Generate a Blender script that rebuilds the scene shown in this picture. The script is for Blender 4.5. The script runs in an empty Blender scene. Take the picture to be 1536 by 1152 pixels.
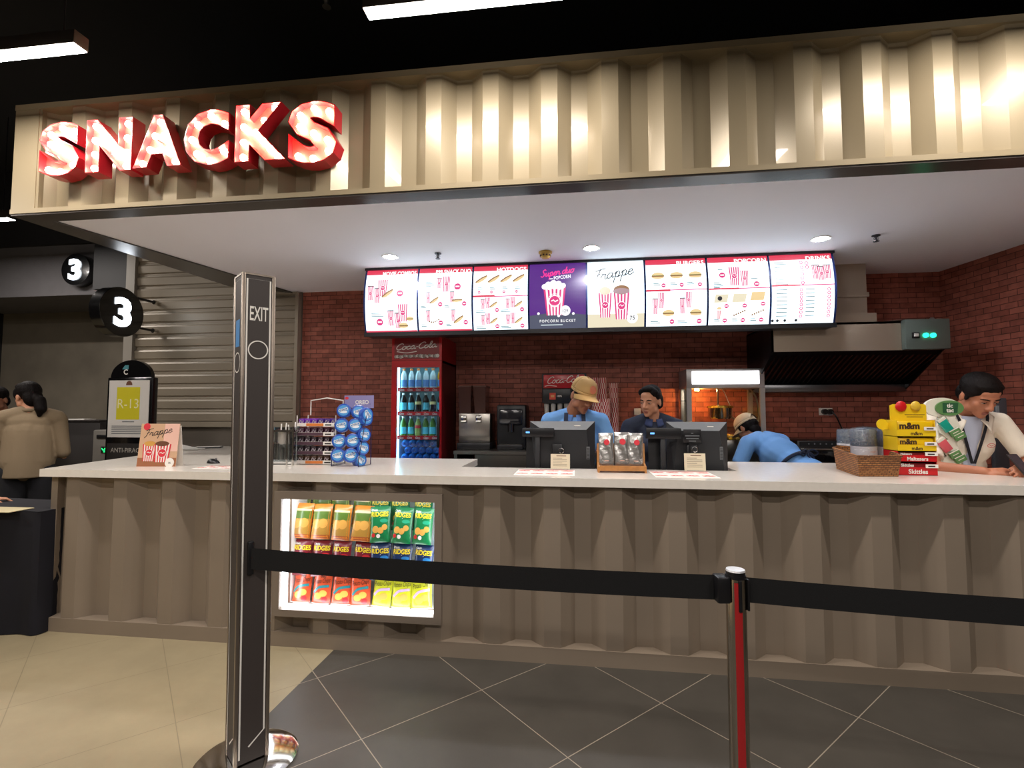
EXPOSURE = 1.4; TUBE_E = 55; DOWN_E = 330; MENU_E = .42; MENU_W = .95; BULB_E = 34; LED_E = 4.5; FRIDGE_E = 3; POP_E = 1.3
import bpy, bmesh, math, random
from mathutils import Matrix, Vector, Euler
random.seed(7)
SC = bpy.context.scene
COL = SC.collection
PI = math.pi
# ------------------------------------------------------------------ camera model (1536 x 1152)
F = 750.0; TH = math.radians(7.4); PT = math.atan(41/750.0); H = 1.5
S_, C_ = math.sin(TH), math.cos(TH)
FW = Vector((-S_*math.cos(PT), C_*math.cos(PT), math.sin(PT)))
RT = Vector((C_, S_, 0)); UP = RT.cross(FW)
def ray(x, y): return FW + RT*((x-768)/F) + UP*((576-y)/F)
def atZ(x, y, z): r = ray(x, y); t = (z-H)/r.z; return Vector((r.x*t, r.y*t, z))
def atY(x, y, Y): r = ray(x, y); t = Y/r.y; return Vector((r.x*t, Y, H+r.z*t))
def atX(x, y, X): r = ray(x, y); t = X/r.x; return Vector((X, r.y*t, H+r.z*t))
# ------------------------------------------------------------------ materials
def lin(c):
    if isinstance(c, str):
        c = c.lstrip('#'); c = [int(c[i:i+2], 16)/255 for i in (0, 2, 4)]
    return tuple(x/12.92 if x <= .04045 else ((x+.055)/1.055)**2.4 for x in c)
MATS = {}
def mat(name, col, rough=.5, metal=0, emit=0, coat=0, noise=0, nscale=8, bump=0, bscale=40, spec=.5, alpha=1, sample=True):
    if name in MATS: return MATS[name]
    m = bpy.data.materials.new(name); m.use_nodes = True
    nt = m.node_tree; b = nt.nodes['Principled BSDF']; c = lin(col)
    b.inputs['Base Color'].default_value = (*c, 1)
    b.inputs['Roughness'].default_value = rough; b.inputs['Metallic'].default_value = metal
    b.inputs['Coat Weight'].default_value = coat; b.inputs['Specular IOR Level'].default_value = spec
    if emit:
        b.inputs['Emission Color'].default_value = (*c, 1); b.inputs['Emission Strength'].default_value = emit
        b.inputs['Base Color'].default_value = (0, 0, 0, 1)
    if alpha < 1: b.inputs['Alpha'].default_value = alpha
    if noise or bump:
        tc = nt.nodes.new('ShaderNodeTexCoord')
    if noise:
        n = nt.nodes.new('ShaderNodeTexNoise'); n.inputs['Scale'].default_value = nscale; n.inputs['Detail'].default_value = 6
        r = nt.nodes.new('ShaderNodeValToRGB')
        r.color_ramp.elements[0].position = .3; r.color_ramp.elements[1].position = .7
        r.color_ramp.elements[0].color = (*[x*(1-noise) for x in c], 1); r.color_ramp.elements[1].color = (*[min(1, x*(1+noise)) for x in c], 1)
        nt.links.new(tc.outputs['Object'], n.inputs['Vector']); nt.links.new(n.outputs['Fac'], r.inputs['Fac'])
        nt.links.new(r.outputs['Color'], b.inputs['Base Color'])
    if bump:
        n2 = nt.nodes.new('ShaderNodeTexNoise'); n2.inputs['Scale'].default_value = bscale; n2.inputs['Detail'].default_value = 4
        bp = nt.nodes.new('ShaderNodeBump'); bp.inputs['Strength'].default_value = bump; bp.inputs['Distance'].default_value = .01
        nt.links.new(tc.outputs['Object'], n2.inputs['Vector']); nt.links.new(n2.outputs['Fac'], bp.inputs['Height'])
        nt.links.new(bp.outputs['Normal'], b.inputs['Normal'])
    if emit and not sample: m.cycles.emission_sampling = 'NONE'
    MATS[name] = m; return m
def glass_mat(name, tint='#ffffff', refl=.08):
    if name in MATS: return MATS[name]
    m = bpy.data.materials.new(name); m.use_nodes = True; nt = m.node_tree; nt.nodes.clear()
    o = nt.nodes.new('ShaderNodeOutputMaterial'); mx = nt.nodes.new('ShaderNodeMixShader')
    t = nt.nodes.new('ShaderNodeBsdfTransparent'); g = nt.nodes.new('ShaderNodeBsdfGlossy')
    t.inputs[0].default_value = (*lin(tint), 1); g.inputs['Roughness'].default_value = .05
    mx.inputs[0].default_value = refl
    nt.links.new(t.outputs[0], mx.inputs[1]); nt.links.new(g.outputs[0], mx.inputs[2]); nt.links.new(mx.outputs[0], o.inputs[0])
    MATS[name] = m; return m
# ------------------------------------------------------------------ mesh builder
_TXT = {}
def text_geo(s, shear=0, off=0, space=1.0):
    k = (s, shear, off, space)
    if k in _TXT: return _TXT[k]
    cu = bpy.data.curves.new('t', 'FONT'); cu.body = s; cu.size = 1; cu.shear = shear; cu.offset = off; cu.space_character = space
    cu.resolution_u = 3; cu.fill_mode = 'FRONT'
    ob = bpy.data.objects.new('t', cu); COL.objects.link(ob)
    dg = bpy.context.evaluated_depsgraph_get(); me = ob.evaluated_get(dg).to_mesh()
    v = [tuple(p.co)[:2] for p in me.vertices]; f = [tuple(p.vertices) for p in me.polygons]
    ob.evaluated_get(dg).to_mesh_clear(); bpy.data.objects.remove(ob); bpy.data.curves.remove(cu)
    if v:
        x0 = min(p[0] for p in v); x1 = max(p[0] for p in v)
        v = [(p[0]-x0, p[1]) for p in v]; w = x1-x0
    else: w = 0
    _TXT[k] = (v, f, w); return _TXT[k]
def crom(pts, n=6):
    if len(pts) < 3: return list(pts)
    out = []; P = [Vector(p) for p in pts]
    for i in range(len(P)-1):
        a = P[max(i-1, 0)]; b = P[i]; c = P[i+1]; d = P[min(i+2, len(P)-1)]
        for k in range(n):
            t = k/n
            out.append(.5*((2*b)+(c-a)*t+(2*a-5*b+4*c-d)*t*t+(3*b-a-3*c+d)*t**3))
    out.append(P[-1]); return out
class MB:
    def __init__(s): s.v = []; s.f = []; s.mi = []; s.sm = []; s.mats = []
    def idx(s, m):
        if m not in s.mats: s.mats.append(m)
        return s.mats.index(m)
    def add(s, vs, fs, m, smooth=False, M=None):
        o = len(s.v); i = s.idx(m)
        s.v += [tuple(M @ Vector(p)) if M else tuple(p) for p in vs]
        for f in fs: s.f.append(tuple(o+k for k in f)); s.mi.append(i); s.sm.append(smooth)
    def box(s, x0, x1, y0, y1, z0, z1, m, M=None):
        v = [(x, y, z) for x in (x0, x1) for y in (y0, y1) for z in (z0, z1)]
        s.add(v, [(0, 1, 3, 2), (4, 6, 7, 5), (0, 4, 5, 1), (2, 3, 7, 6), (0, 2, 6, 4), (1, 5, 7, 3)], m, False, M); return s
    def rbox(s, x0, x1, y0, y1, z0, z1, m, r=.01, seg=2, M=None, smooth=True):
        bm = bmesh.new(); bmesh.ops.create_cube(bm, size=1)
        for v in bm.verts:
            v.co = Vector(((x0+x1)/2+v.co.x*(x1-x0), (y0+y1)/2+v.co.y*(y1-y0), (z0+z1)/2+v.co.z*(z1-z0)))
        bmesh.ops.bevel(bm, geom=bm.edges[:], offset=r, segments=seg, affect='EDGES', profile=.5)
        bm.verts.index_update()
        s.add([v.co.copy() for v in bm.verts], [[v.index for v in f.verts] for f in bm.faces], m, smooth, M); bm.free(); return s
    def cyl(s, p0, p1, r0, r1=None, n=16, m=None, caps=True, smooth=True, M=None):
        r1 = r0 if r1 is None else r1; p0 = Vector(p0); p1 = Vector(p1); d = (p1-p0).normalized()
        a = d.orthogonal().normalized(); b = d.cross(a)
        vs = []
        for p, r in ((p0, r0), (p1, r1)):
            for k in range(n): t = 2*PI*k/n; vs.append(p+(a*math.cos(t)+b*math.sin(t))*r)
        s.add(vs, [(k, (k+1) % n, n+(k+1) % n, n+k) for k in range(n)], m, smooth, M)
        if caps:
            s.add(vs[:n], [tuple(range(n-1, -1, -1))], m, False, M); s.add(vs[n:], [tuple(range(n))], m, False, M)
        return s
    def tube(s, pts, r, n=8, m=None, closed=False, M=None, flat=None):
        P = [Vector(p) for p in pts]; L = len(P); vs = []
        prev = None
        for i, p in enumerate(P):
            d = (P[(i+1) % L]-P[i-1]) if closed else (P[min(i+1, L-1)]-P[max(i-1, 0)])
            d.normalize()
            a = d.orthogonal() if prev is None else prev-d*prev.dot(d)
            a.normalize(); prev = a; b = d.cross(a)
            rr = r[i] if isinstance(r, (list, tuple)) else r
            for k in range(n): t = 2*PI*k/n; vs.append(p+(a*math.cos(t)+b*math.sin(t))*rr)
        fs = []
        for i in range(L if closed else L-1):
            j = (i+1) % L
            for k in range(n): fs.append((i*n+k, i*n+(k+1) % n, j*n+(k+1) % n, j*n+k))
        if not closed: fs += [tuple(range(n-1, -1, -1)), tuple((L-1)*n+k for k in range(n))]
        s.add(vs, fs, m, True, M); return s
    def lathe(s, prof, n=24, m=None, c=(0, 0, 0), M=None, smooth=True):
        c = Vector(c); vs = []
        for r, z in prof:
            for k in range(n): t = 2*PI*k/n; vs.append(c+Vector((r*math.cos(t), r*math.sin(t), z)))
        fs = []
        for i in range(len(prof)-1):
            for k in range(n): fs.append((i*n+k, i*n+(k+1) % n, (i+1)*n+(k+1) % n, (i+1)*n+k))
        if prof[0][0] > 1e-4: fs.append(tuple(range(n-1, -1, -1)))
        if prof[-1][0] > 1e-4: fs.append(tuple((len(prof)-1)*n+k for k in range(n)))
        s.add(vs, fs, m, smooth, M); return s
    def prism(s, poly, z0, z1, m, M=None, side=None):
        n = len(poly); vs = [(p[0], p[1], z0) for p in poly]+[(p[0], p[1], z1) for p in poly]
        s.add(vs, [tuple(range(n-1, -1, -1)), tuple(range(n, 2*n))], m, False, M)
        s.add(vs, [(k, (k+1) % n, n+(k+1) % n, n+k) for k in range(n)], side or m, False, M); return s
    def ell(s, c, r, m, nu=16, nv=10, M=None):
        c = Vector(c); r = (r, r, r) if not hasattr(r, '__len__') else r
        vs = [c+Vector((0, 0, -r[2]))]
        for i in range(1, nv):
            a = -PI/2+PI*i/nv
            for k in range(nu): t = 2*PI*k/nu; vs.append(c+Vector((r[0]*math.cos(a)*math.cos(t), r[1]*math.cos(a)*math.sin(t), r[2]*math.sin(a))))
        vs.append(c+Vector((0, 0, r[2]))); fs = []
        for k in range(nu): fs.append((0, 1+(k+1) % nu, 1+k)); e = 1+(nv-2)*nu; fs.append((len(vs)-1, e+k, e+(k+1) % nu))
        for i in range(nv-2):
            for k in range(nu): a = 1+i*nu; fs.append((a+k, a+(k+1) % nu, a+nu+(k+1) % nu, a+nu+k))
        s.add(vs, fs, m, True, M); return s
    def sheet(s, fn, nu, nv, m, smooth=True, M=None):
        vs = [fn(i/nu, j/nv) for j in range(nv+1) for i in range(nu+1)]
        s.add(vs, [(j*(nu+1)+i, j*(nu+1)+i+1, (j+1)*(nu+1)+i+1, (j+1)*(nu+1)+i) for j in range(nv) for i in range(nu)], m, smooth, M); return s
    def build(s, name, parent=None, world=False, bevel=0, recalc=True):
        me = bpy.data.meshes.new(name)
        vs = s.v
        if parent is not None and world:
            inv = parent.matrix_basis.inverted(); vs = [tuple(inv @ Vector(p)) for p in vs]
        me.from_pydata(vs, [], s.f)
        for m in s.mats: me.materials.append(m)
        me.polygons.foreach_set('material_index', s.mi); me.polygons.foreach_set('use_smooth', s.sm)
        if recalc:
            bm = bmesh.new(); bm.from_mesh(me); bmesh.ops.recalc_face_normals(bm, faces=bm.faces); bm.to_mesh(me); bm.free()
        me.update()
        if any(s.sm): me.set_sharp_from_angle(angle=math.radians(42))
        o = bpy.data.objects.new(name, me); COL.objects.link(o)
        if parent is not None: o.parent = parent
        if bevel:
            b = o.modifiers.new('b', 'BEVEL'); b.width = bevel; b.segments = 2; b.limit_method = 'ANGLE'
        return o
# ------------------------------------------------------------------ scene graph helpers
def tag(o, label, cat, group=None):
    o['label'] = label; o['category'] = cat
    if group: o['group'] = group
    return o
def thing(name, label, cat, loc=(0, 0, 0), rz=0, group=None):
    o = bpy.data.objects.new(name, None); COL.objects.link(o); o.empty_display_size = .05
    o.location = loc; o.rotation_euler = (0, 0, rz)
    o.matrix_basis = Matrix.Translation(Vector(loc)) @ Matrix.Rotation(rz, 4, 'Z')
    return tag(o, label, cat, group)
def struct(name, mb, **k):
    o = mb.build(name, **k); o['kind'] = 'structure'; return o
def dup(root, loc, rot=None, label=None, group=None):
    r = root.copy(); COL.objects.link(r)
    if loc is not None: r.location = loc
    if rot is not None: r.rotation_euler = rot if hasattr(rot, '__len__') else (0, 0, rot)
    if label: r['label'] = label
    if group: r['group'] = group
    for ch in list(root.children):
        c = ch.copy(); COL.objects.link(c); c.parent = r
        for g in list(ch.children):
            d = g.copy(); COL.objects.link(d); d.parent = c
    return r
# ------------------------------------------------------------------ flat artwork on a surface: fn(u, v, lift) -> point, in metres on the face
GLY = {
 'a': (1.0, [[(.75,.85),(.4,1),(.08,.6),(.12,.12),(.4,.02),(.72,.5),(.78,.95),(.74,.3),(.85,.02),(1.05,.25)]]),
 'c': (.8, [[(.7,.8),(.45,1),(.1,.65),(.1,.2),(.4,0),(.85,.3)]]),
 'o': (.85, [[(.4,1),(.08,.6),(.12,.1),(.42,0),(.72,.4),(.65,.9),(.4,1),(.6,.85),(.95,.9)]]),
 'l': (.55, [[(0,.2),(.35,1),(.5,1.9),(.3,2),(.15,1.2),(.15,.2),(.35,0),(.6,.25)]]),
 'r': (.85, [[(0,.3),(.2,1.05),(.3,.85),(.6,.9),(.55,.3),(.7,0),(.95,.3)]]),
 'p': (.95, [[(.05,.6),(.3,1),(.2,.2),(.05,-1)],[(.2,.3),(.35,.9),(.65,1),(.75,.5),(.5,.02),(.25,.15)],[(.5,.02),(.75,.08),(1,.3)]]),
 'e': (.8, [[(.1,.45),(.6,.65),(.6,.95),(.35,1),(.1,.5),(.2,.05),(.5,0),(.9,.35)]]),
 'u': (1.0, [[(0,.5),(.15,1),(.12,.3),(.3,0),(.6,.4),(.75,1),(.72,.2),(.85,0),(1.05,.25)]]),
 'd': (1.0, [[(.75,.85),(.4,1),(.08,.6),(.12,.12),(.4,.02),(.75,.6),(.95,1.9)],[(.9,1.7),(.76,.4),(.9,.02),(1.05,.25)]]),
 'C': (1.15, [[(1.3,1.6),(1,1.95),(.5,1.7),(.1,.9),(.2,.2),(.6,0),(1.2,.35)]]),
 'F': (1.05, [[(.1,1.7),(.6,1.9),(1.5,2)],[(.8,1.9),(.6,1),(.35,.1),(.05,-.1)],[(.4,1),(.65,1.02),(.9,1.1)]]),
 'S': (1.1, [[(1.1,1.7),(.8,2),(.4,1.6),(.7,1),(.8,.4),(.4,0),(0,.3)]]),
 '-': (.5, [[(.05,.6),(.2,.62),(.4,.6)]]), ' ': (.5, [])}
class Art:
    def __init__(s, mb, fn, cuts=None): s.mb = mb; s.fn = fn; s.k = 0; s.cuts = cuts; s.soft = False
    def _n(s): s.k += 1; return .0006+s.k*.00004
    def poly(s, pts, m, l=None):
        l = l or s._n()
        if s.cuts:      # follow the facets of a curved face: split at its grid lines
            ys = [p[1] for p in pts]
            for a, c in zip(s.cuts, s.cuts[1:]):
                if c <= min(ys)+1e-9 or a >= max(ys)-1e-9: continue
                q = list(pts)
                for lim, sg in ((a, 1), (c, -1)):
                    r = []
                    for i in range(len(q)):
                        p0, p1 = q[i-1], q[i]; d0, d1 = (p0[1]-lim)*sg, (p1[1]-lim)*sg
                        if (d0 >= 0) != (d1 >= 0): t = d0/(d0-d1); r.append((p0[0]+(p1[0]-p0[0])*t, lim))
                        if d1 >= 0: r.append((p1[0], p1[1]))
                    q = r
                    if not q: break
                if len(q) > 2: s.mb.add([s.fn(p[0], min(max(p[1], a+1e-6), c-1e-6), l) for p in q], [tuple(range(len(q)))], m)
            return
        s.mb.add([s.fn(p[0], p[1], l) for p in pts], [tuple(range(len(pts)))], m)
    def rect(s, x0, y0, x1, y1, m, n=1):
        if s.cuts: return s.poly([(x0, y0), (x1, y0), (x1, y1), (x0, y1)], m)
        l = s._n(); vs = []; fs = []
        for j in range(n+1): y = y0+(y1-y0)*j/n; vs += [s.fn(x0, y, l), s.fn(x1, y, l)]
        for j in range(n): fs.append((2*j, 2*j+1, 2*j+3, 2*j+2))
        s.mb.add(vs, fs, m)
    def disc(s, x, y, r, m, n=16, ry=None, rot=0):
        ry = ry or r; pts = []
        if s.soft:      # follow a bulging face
            l = s._n(); vs = [s.fn(x, y, l)]
            for q in (.35, .7, 1):
                for k in range(n): vs.append(s.fn(x+q*r*math.cos(2*PI*k/n), y+q*ry*math.sin(2*PI*k/n), l))
            fs = [(0, 1+k, 1+(k+1) % n) for k in range(n)]+[(1+j*n+k, 1+j*n+(k+1) % n, 1+(j+1)*n+(k+1) % n, 1+(j+1)*n+k) for j in range(2) for k in range(n)]
            s.mb.add(vs, fs, m, True); return
        for k in range(n):
            a = 2*PI*k/n; px, py = r*math.cos(a), ry*math.sin(a)
            pts.append((x+px*math.cos(rot)-py*math.sin(rot), y+px*math.sin(rot)+py*math.cos(rot)))
        s.poly(pts, m)
    def line(s, pts, w, m, close=False, sm=0):
        P = [Vector(p) for p in (crom(pts, sm) if sm else pts)]
        if close: P = P+[P[0]]
        l = s._n(); vs = []; L = len(P)
        for i, p in enumerate(P):
            if close and i in (0, L-1): d = P[1]-P[L-2]
            else: d = P[min(i+1, L-1)]-P[max(i-1, 0)]
            if d.length < 1e-9: d = Vector((1, 0))
            d.normalize(); q = Vector((-d.y, d.x))*w/2
            vs += [(p.x+q.x, p.y+q.y), (p.x-q.x, p.y-q.y)]
        if s.cuts:
            for i in range(L-1): s.poly([vs[2*i], vs[2*i+1], vs[2*i+3], vs[2*i+2]], m, l)
            return
        vs = [s.fn(p[0], p[1], l) for p in vs]
        s.mb.add(vs, [(2*i, 2*i+1, 2*i+3, 2*i+2) for i in range(L-1)], m)
    def ring(s, x, y, r, w, m, n=40, ry=None):
        ry = ry or r
        s.line([(x+r*math.cos(2*PI*k/n), y+ry*math.sin(2*PI*k/n)) for k in range(n)], w, m, True)
    def frame(s, x0, y0, x1, y1, w, m):
        s.rect(x0, y0, x1, y0+w, m); s.rect(x0, y1-w, x1, y1, m, 1); s.rect(x0, y0, x0+w, y1, m, 4); s.rect(x1-w, y0, x1, y1, m, 4)
    def text(s, t, x, y, h, m, align='L', shear=0, off=0, wmax=None, rot=0, space=1.0):
        v, f, w = text_geo(t, shear, off, space); k = h/.72; kx = k
        if wmax and w*k > wmax: kx = wmax/w
        dx = {'L': 0, 'C': -w*kx/2, 'R': -w*kx}[align]; l = s._n()+(.0012 if s.cuts else 0)
        c, n = math.cos(rot), math.sin(rot)
        out = []
        for p in v:
            px, py = dx+p[0]*kx, p[1]*k
            out.append(s.fn(x+px*c-py*n, y+px*n+py*c, l))
        s.mb.add(out, f, m)
    def script(s, t, x, y, h, w, m, shear=.3, rot=0, width=None):
        # cursive lettering, h = x-height
        tot = sum(GLY[c][0] for c in t); kx = (width/tot) if width else h*.85; cx = 0
        c, n = math.cos(rot), math.sin(rot)
        for ch in t:
            adv, st = GLY[ch]
            for pl in st:
                q = []
                for p in crom([(a, b) for a, b in pl], 5):
                    px = (cx+p[0])*kx+p[1]*h*shear; py = p[1]*h; q.append((x+px*c-py*n, y+px*n+py*c))
                s.line(q, w, m)
            cx += adv
    def cup(s, x, y, w, h, mw, mr, stripes=4, logo=True, base=.78):
        # striped tapered paper bucket, bottom centre at x, y
        wt, wb = w/2, w/2*base
        def e(t, q): return x+(-1+2*t)*(wb+(wt-wb)*q)
        s.poly([(e(0, 0), y), (e(1, 0), y), (e(1, 1), y+h), (e(0, 1), y+h)], mw)
        n = stripes*2+1
        for k in range(0, n, 2):
            a, b = k/n, (k+1)/n
            s.poly([(e(a, 0), y), (e(b, 0), y), (e(b, 1), y+h), (e(a, 1), y+h)], mr)
        if logo:
            s.disc(x, y+h*.5, w*.27, mw, 14); s.disc(x, y+h*.5, w*.235, mr, 14)
            s.line([(x-w*.15, y+h*.5), (x-w*.05, y+h*.54), (x+w*.02, y+h*.48), (x+w*.15, y+h*.53)], w*.05, mw)
def plane_fn(o, ux, uy, nrm):
    o, ux, uy, nrm = Vector(o), Vector(ux), Vector(uy), Vector(nrm)
    return lambda x, y, l: o+ux*x+uy*y+nrm*l
# ------------------------------------------------------------------ camera, world, view
cam = bpy.data.cameras.new('camera'); cam.lens = 36*F/1536; cam.sensor_width = 36; cam.clip_start = .05
co = bpy.data.objects.new('camera', cam); COL.objects.link(co)
R3 = Matrix((RT, UP, -FW)).transposed(); co.matrix_world = Matrix.Translation((0, 0, H)) @ R3.to_4x4()
SC.camera = co
SC.view_settings.view_transform = 'Standard'; SC.view_settings.look = 'None'; SC.view_settings.gamma = 1
SC.view_settings.exposure = EXPOSURE
w = bpy.data.worlds.new('world'); SC.world = w; w.use_nodes = True
w.node_tree.nodes['Background'].inputs[0].default_value = (*lin('#8a8580'), 1); w.node_tree.nodes['Background'].inputs[1].default_value = .05
# ------------------------------------------------------------------ key dimensions
ZC = 2.877            # underside of the kiosk canopy
HY = 2.95             # front of the container header
BY = 5.38             # back brick wall
CY = 3.07             # front of the counter's corrugated ridges
ZT = 1.101            # counter top
# ------------------------------------------------------------------ special materials
def brick_mat(name, axis):
    m = bpy.data.materials.new(name); m.use_nodes = True; nt = m.node_tree; b = nt.nodes['Principled BSDF']
    g = nt.nodes.new('ShaderNodeNewGeometry'); sx = nt.nodes.new('ShaderNodeSeparateXYZ'); cx = nt.nodes.new('ShaderNodeCombineXYZ')
    nt.links.new(g.outputs['Position'], sx.inputs[0]); nt.links.new(sx.outputs[axis], cx.inputs[0]); nt.links.new(sx.outputs['Z'], cx.inputs[1])
    br = nt.nodes.new('ShaderNodeTexBrick'); br.inputs['Scale'].default_value = 1
    br.inputs['Brick Width'].default_value = .152; br.inputs['Row Height'].default_value = .0515
    br.inputs['Mortar Size'].default_value = .0028; br.inputs['Mortar Smooth'].default_value = .2; br.inputs['Bias'].default_value = -.1
    br.inputs['Color1'].default_value = (*lin('#a8604e'), 1); br.inputs['Color2'].default_value = (*lin('#844637'), 1); br.inputs['Mortar'].default_value = (*lin('#4c231c'), 1)
    nt.links.new(cx.outputs[0], br.inputs['Vector'])
    n = nt.nodes.new('ShaderNodeTexNoise'); n.inputs['Scale'].default_value = 14; n.inputs['Detail'].default_value = 8
    nt.links.new(cx.outputs[0], n.inputs['Vector'])
    mx = nt.nodes.new('ShaderNodeMixRGB'); mx.blend_type = 'OVERLAY'; mx.inputs[0].default_value = .55
    nt.links.new(br.outputs['Color'], mx.inputs[1]); nt.links.new(n.outputs['Fac'], mx.inputs[2]); nt.links.new(mx.outputs[0], b.inputs['Base Color'])
    bp = nt.nodes.new('ShaderNodeBump'); bp.inputs['Strength'].default_value = .7; bp.inputs['Distance'].default_value = .006; bp.invert = True
    ad = nt.nodes.new('ShaderNodeMath'); ad.operation = 'MULTIPLY_ADD'; ad.inputs[1].default_value = -.35
    nt.links.new(n.outputs['Fac'], ad.inputs[0]); nt.links.new(br.outputs['Fac'], ad.inputs[2])
    nt.links.new(ad.outputs[0], bp.inputs['Height']); nt.links.new(bp.outputs['Normal'], b.inputs['Normal'])
    b.inputs['Roughness'].default_value = .6
    return m
def tile_mat(name, base, grout, gw, rough, var=.12):
    m = bpy.data.materials.new(name); m.use_nodes = True; nt = m.node_tree; b = nt.nodes['Principled BSDF']; N = nt.nodes.new; L = nt.links.new
    g = N('ShaderNodeNewGeometry'); sx = N('ShaderNodeSeparateXYZ'); L(g.outputs['Position'], sx.inputs[0])
    def math_(op, a, bb=None, c=None):
        k = N('ShaderNodeMath'); k.operation = op
        for i, q in enumerate((a, bb, c)):
            if q is None: continue
            if isinstance(q, (int, float)): k.inputs[i].default_value = q
            else: L(q, k.inputs[i])
        return k.outputs[0]
    P = .94
    def dist(expr, off):
        t = math_('DIVIDE', math_('SUBTRACT', expr, off), P)
        fr = math_('FRACT', math_('ADD', t, 100.5)); return math_('ABSOLUTE', math_('SUBTRACT', fr, .5))
    u = math_('ADD', sx.outputs['X'], sx.outputs['Y']); v = math_('SUBTRACT', sx.outputs['Y'], sx.outputs['X'])
    d = math_('MINIMUM', dist(u, 1.277), dist(v, 1.378)); fac = math_('LESS_THAN', d, gw/P)
    n = N('ShaderNodeTexNoise'); n.inputs['Scale'].default_value = 3.0; n.inputs['Detail'].default_value = 9; n.inputs['Roughness'].default_value = .65
    L(g.outputs['Position'], n.inputs['Vector'])
    r = N('ShaderNodeValToRGB'); c = lin(base); r.color_ramp.elements[0].position = .3; r.color_ramp.elements[1].position = .72
    r.color_ramp.elements[0].color = (*[x*(1-var) for x in c], 1); r.color_ramp.elements[1].color = (*[x*(1+var) for x in c], 1)
    L(n.outputs['Fac'], r.inputs['Fac'])
    mx = N('ShaderNodeMixRGB'); L(fac, mx.inputs[0]); L(r.outputs['Color'], mx.inputs[1]); mx.inputs[2].default_value = (*lin(grout), 1)
    L(mx.outputs[0], b.inputs['Base Color']); b.inputs['Roughness'].default_value = rough
    bp = N('ShaderNodeBump'); bp.inputs['Strength'].default_value = .15; bp.inputs['Distance'].default_value = .004
    L(n.outputs['Fac'], bp.inputs['Height']); L(bp.outputs['Normal'], b.inputs['Normal'])
    return m
BRICK = brick_mat('red_brick', 'X'); BRICKY = brick_mat('red_brick_side', 'Y')
T_DARK = tile_mat('dark_floor_tile', '#46423c', '#968b7b', .0032, .45, .16)
T_BEIGE = tile_mat('beige_floor_tile', '#9a8d70', '#84785f', .003, .5, .1)
PAINT = mat('champagne_paint', '#9b8d72', rough=.3, metal=.15, coat=.25, spec=.5)
PAINT2 = mat('taupe_paint', '#8a7c6c', rough=.5, noise=.04, nscale=3)
PAINT3 = mat('taupe_frame', '#84776a', rough=.5)
BEAM = mat('dark_glossy_beam', '#55504c', rough=.22, metal=.3)
WHITEC = mat('white_soffit', '#f0eef5', rough=.7)
QUARTZ = mat('white_quartz', '#efe8dd', rough=.22, noise=.03, nscale=30, coat=.3)
BLACKC = mat('black_ceiling_paint', '#141316', rough=.9)
CONC = mat('dark_concrete', '#6d665a', rough=.8, noise=.25, nscale=1.6)
CONC2 = mat('grey_bulkhead', '#5c5a5c', rough=.8, noise=.06)
DARK = mat('near_black', '#0e0d10', rough=.6)
STEEL = mat('stainless_steel', '#a8a39c', rough=.28, metal=1, bump=.05, bscale=30)
CHROME = mat('chrome', '#d8d6d2', rough=.1, metal=1)
SHUT = mat('shutter_paint', '#978c7b', rough=.42, metal=.1)
WHITE = mat('white_plastic', '#e9e7e2', rough=.4)
BLACK = mat('black_plastic', '#131316', rough=.35)
BLACKM = mat('black_matt', '#0c0c0e', rough=.8)
# ------------------------------------------------------------------ floor, ceilings, walls
b = MB(); XB = -1.53
b.add([(-9, -4, 0), (XB, -4, 0), (XB, 7, 0), (-9, 7, 0)], [(0, 1, 2, 3)], T_BEIGE)
b.add([(XB, -4, 0), (6, -4, 0), (6, 7, 0), (XB, 7, 0)], [(0, 1, 2, 3)], T_DARK)
struct('floor', b)
b = MB(); b.box(-9, 6, -4, 7, 4.75, 4.85, BLACKC); struct('ceiling', b)
b = MB(); b.box(-9.1, -9, -4, 7, 0, 4.85, BLACKC); struct('wall_left', b)
b = MB(); b.box(6, 6.1, -4, 7, 0, 4.85, BLACKC); struct('wall_right', b)
b = MB(); b.box(-9, 6, -4.1, -4, 0, 4.85, mat('lobby_wall', '#4a4540', rough=.8)); struct('wall_rear', b)
# brick walls of the kiosk
brx = atY(453, 520, BY).x; bR = atZ(1411, 407, ZC); bR2 = atZ(1536, 366, ZC)
k = (bR2.x-bR.x)/(bR2.y-bR.y); rx = lambda y, ks=k: bR.x+ks*(y-bR.y)
b = MB(); b.box(brx, rx(BY)+.1, BY, BY+.12, 0, ZC+.02, BRICK); struct('wall_back', b)
b = MB(); b.prism([(rx(BY), BY), (rx(3.0), 3.0), (rx(3.0)+.12, 3.0), (rx(BY)+.12, BY)], 0, ZC+.02, BRICKY); struct('wall_kiosk_right', b)
# white soffit and the dark beam round it
iL = atZ(80, 330, ZC); iB = atZ(452, 443, ZC); oL = atZ(22, 320, ZC)
b = MB(); b.prism([(iL.x, iL.y), (rx(3.0)+.15, iL.y), (rx(BY)+.1, BY+.05), (iB.x-.02, BY+.05)], ZC+.001, ZC+.06, WHITEC); struct('ceiling_kiosk', b)
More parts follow.
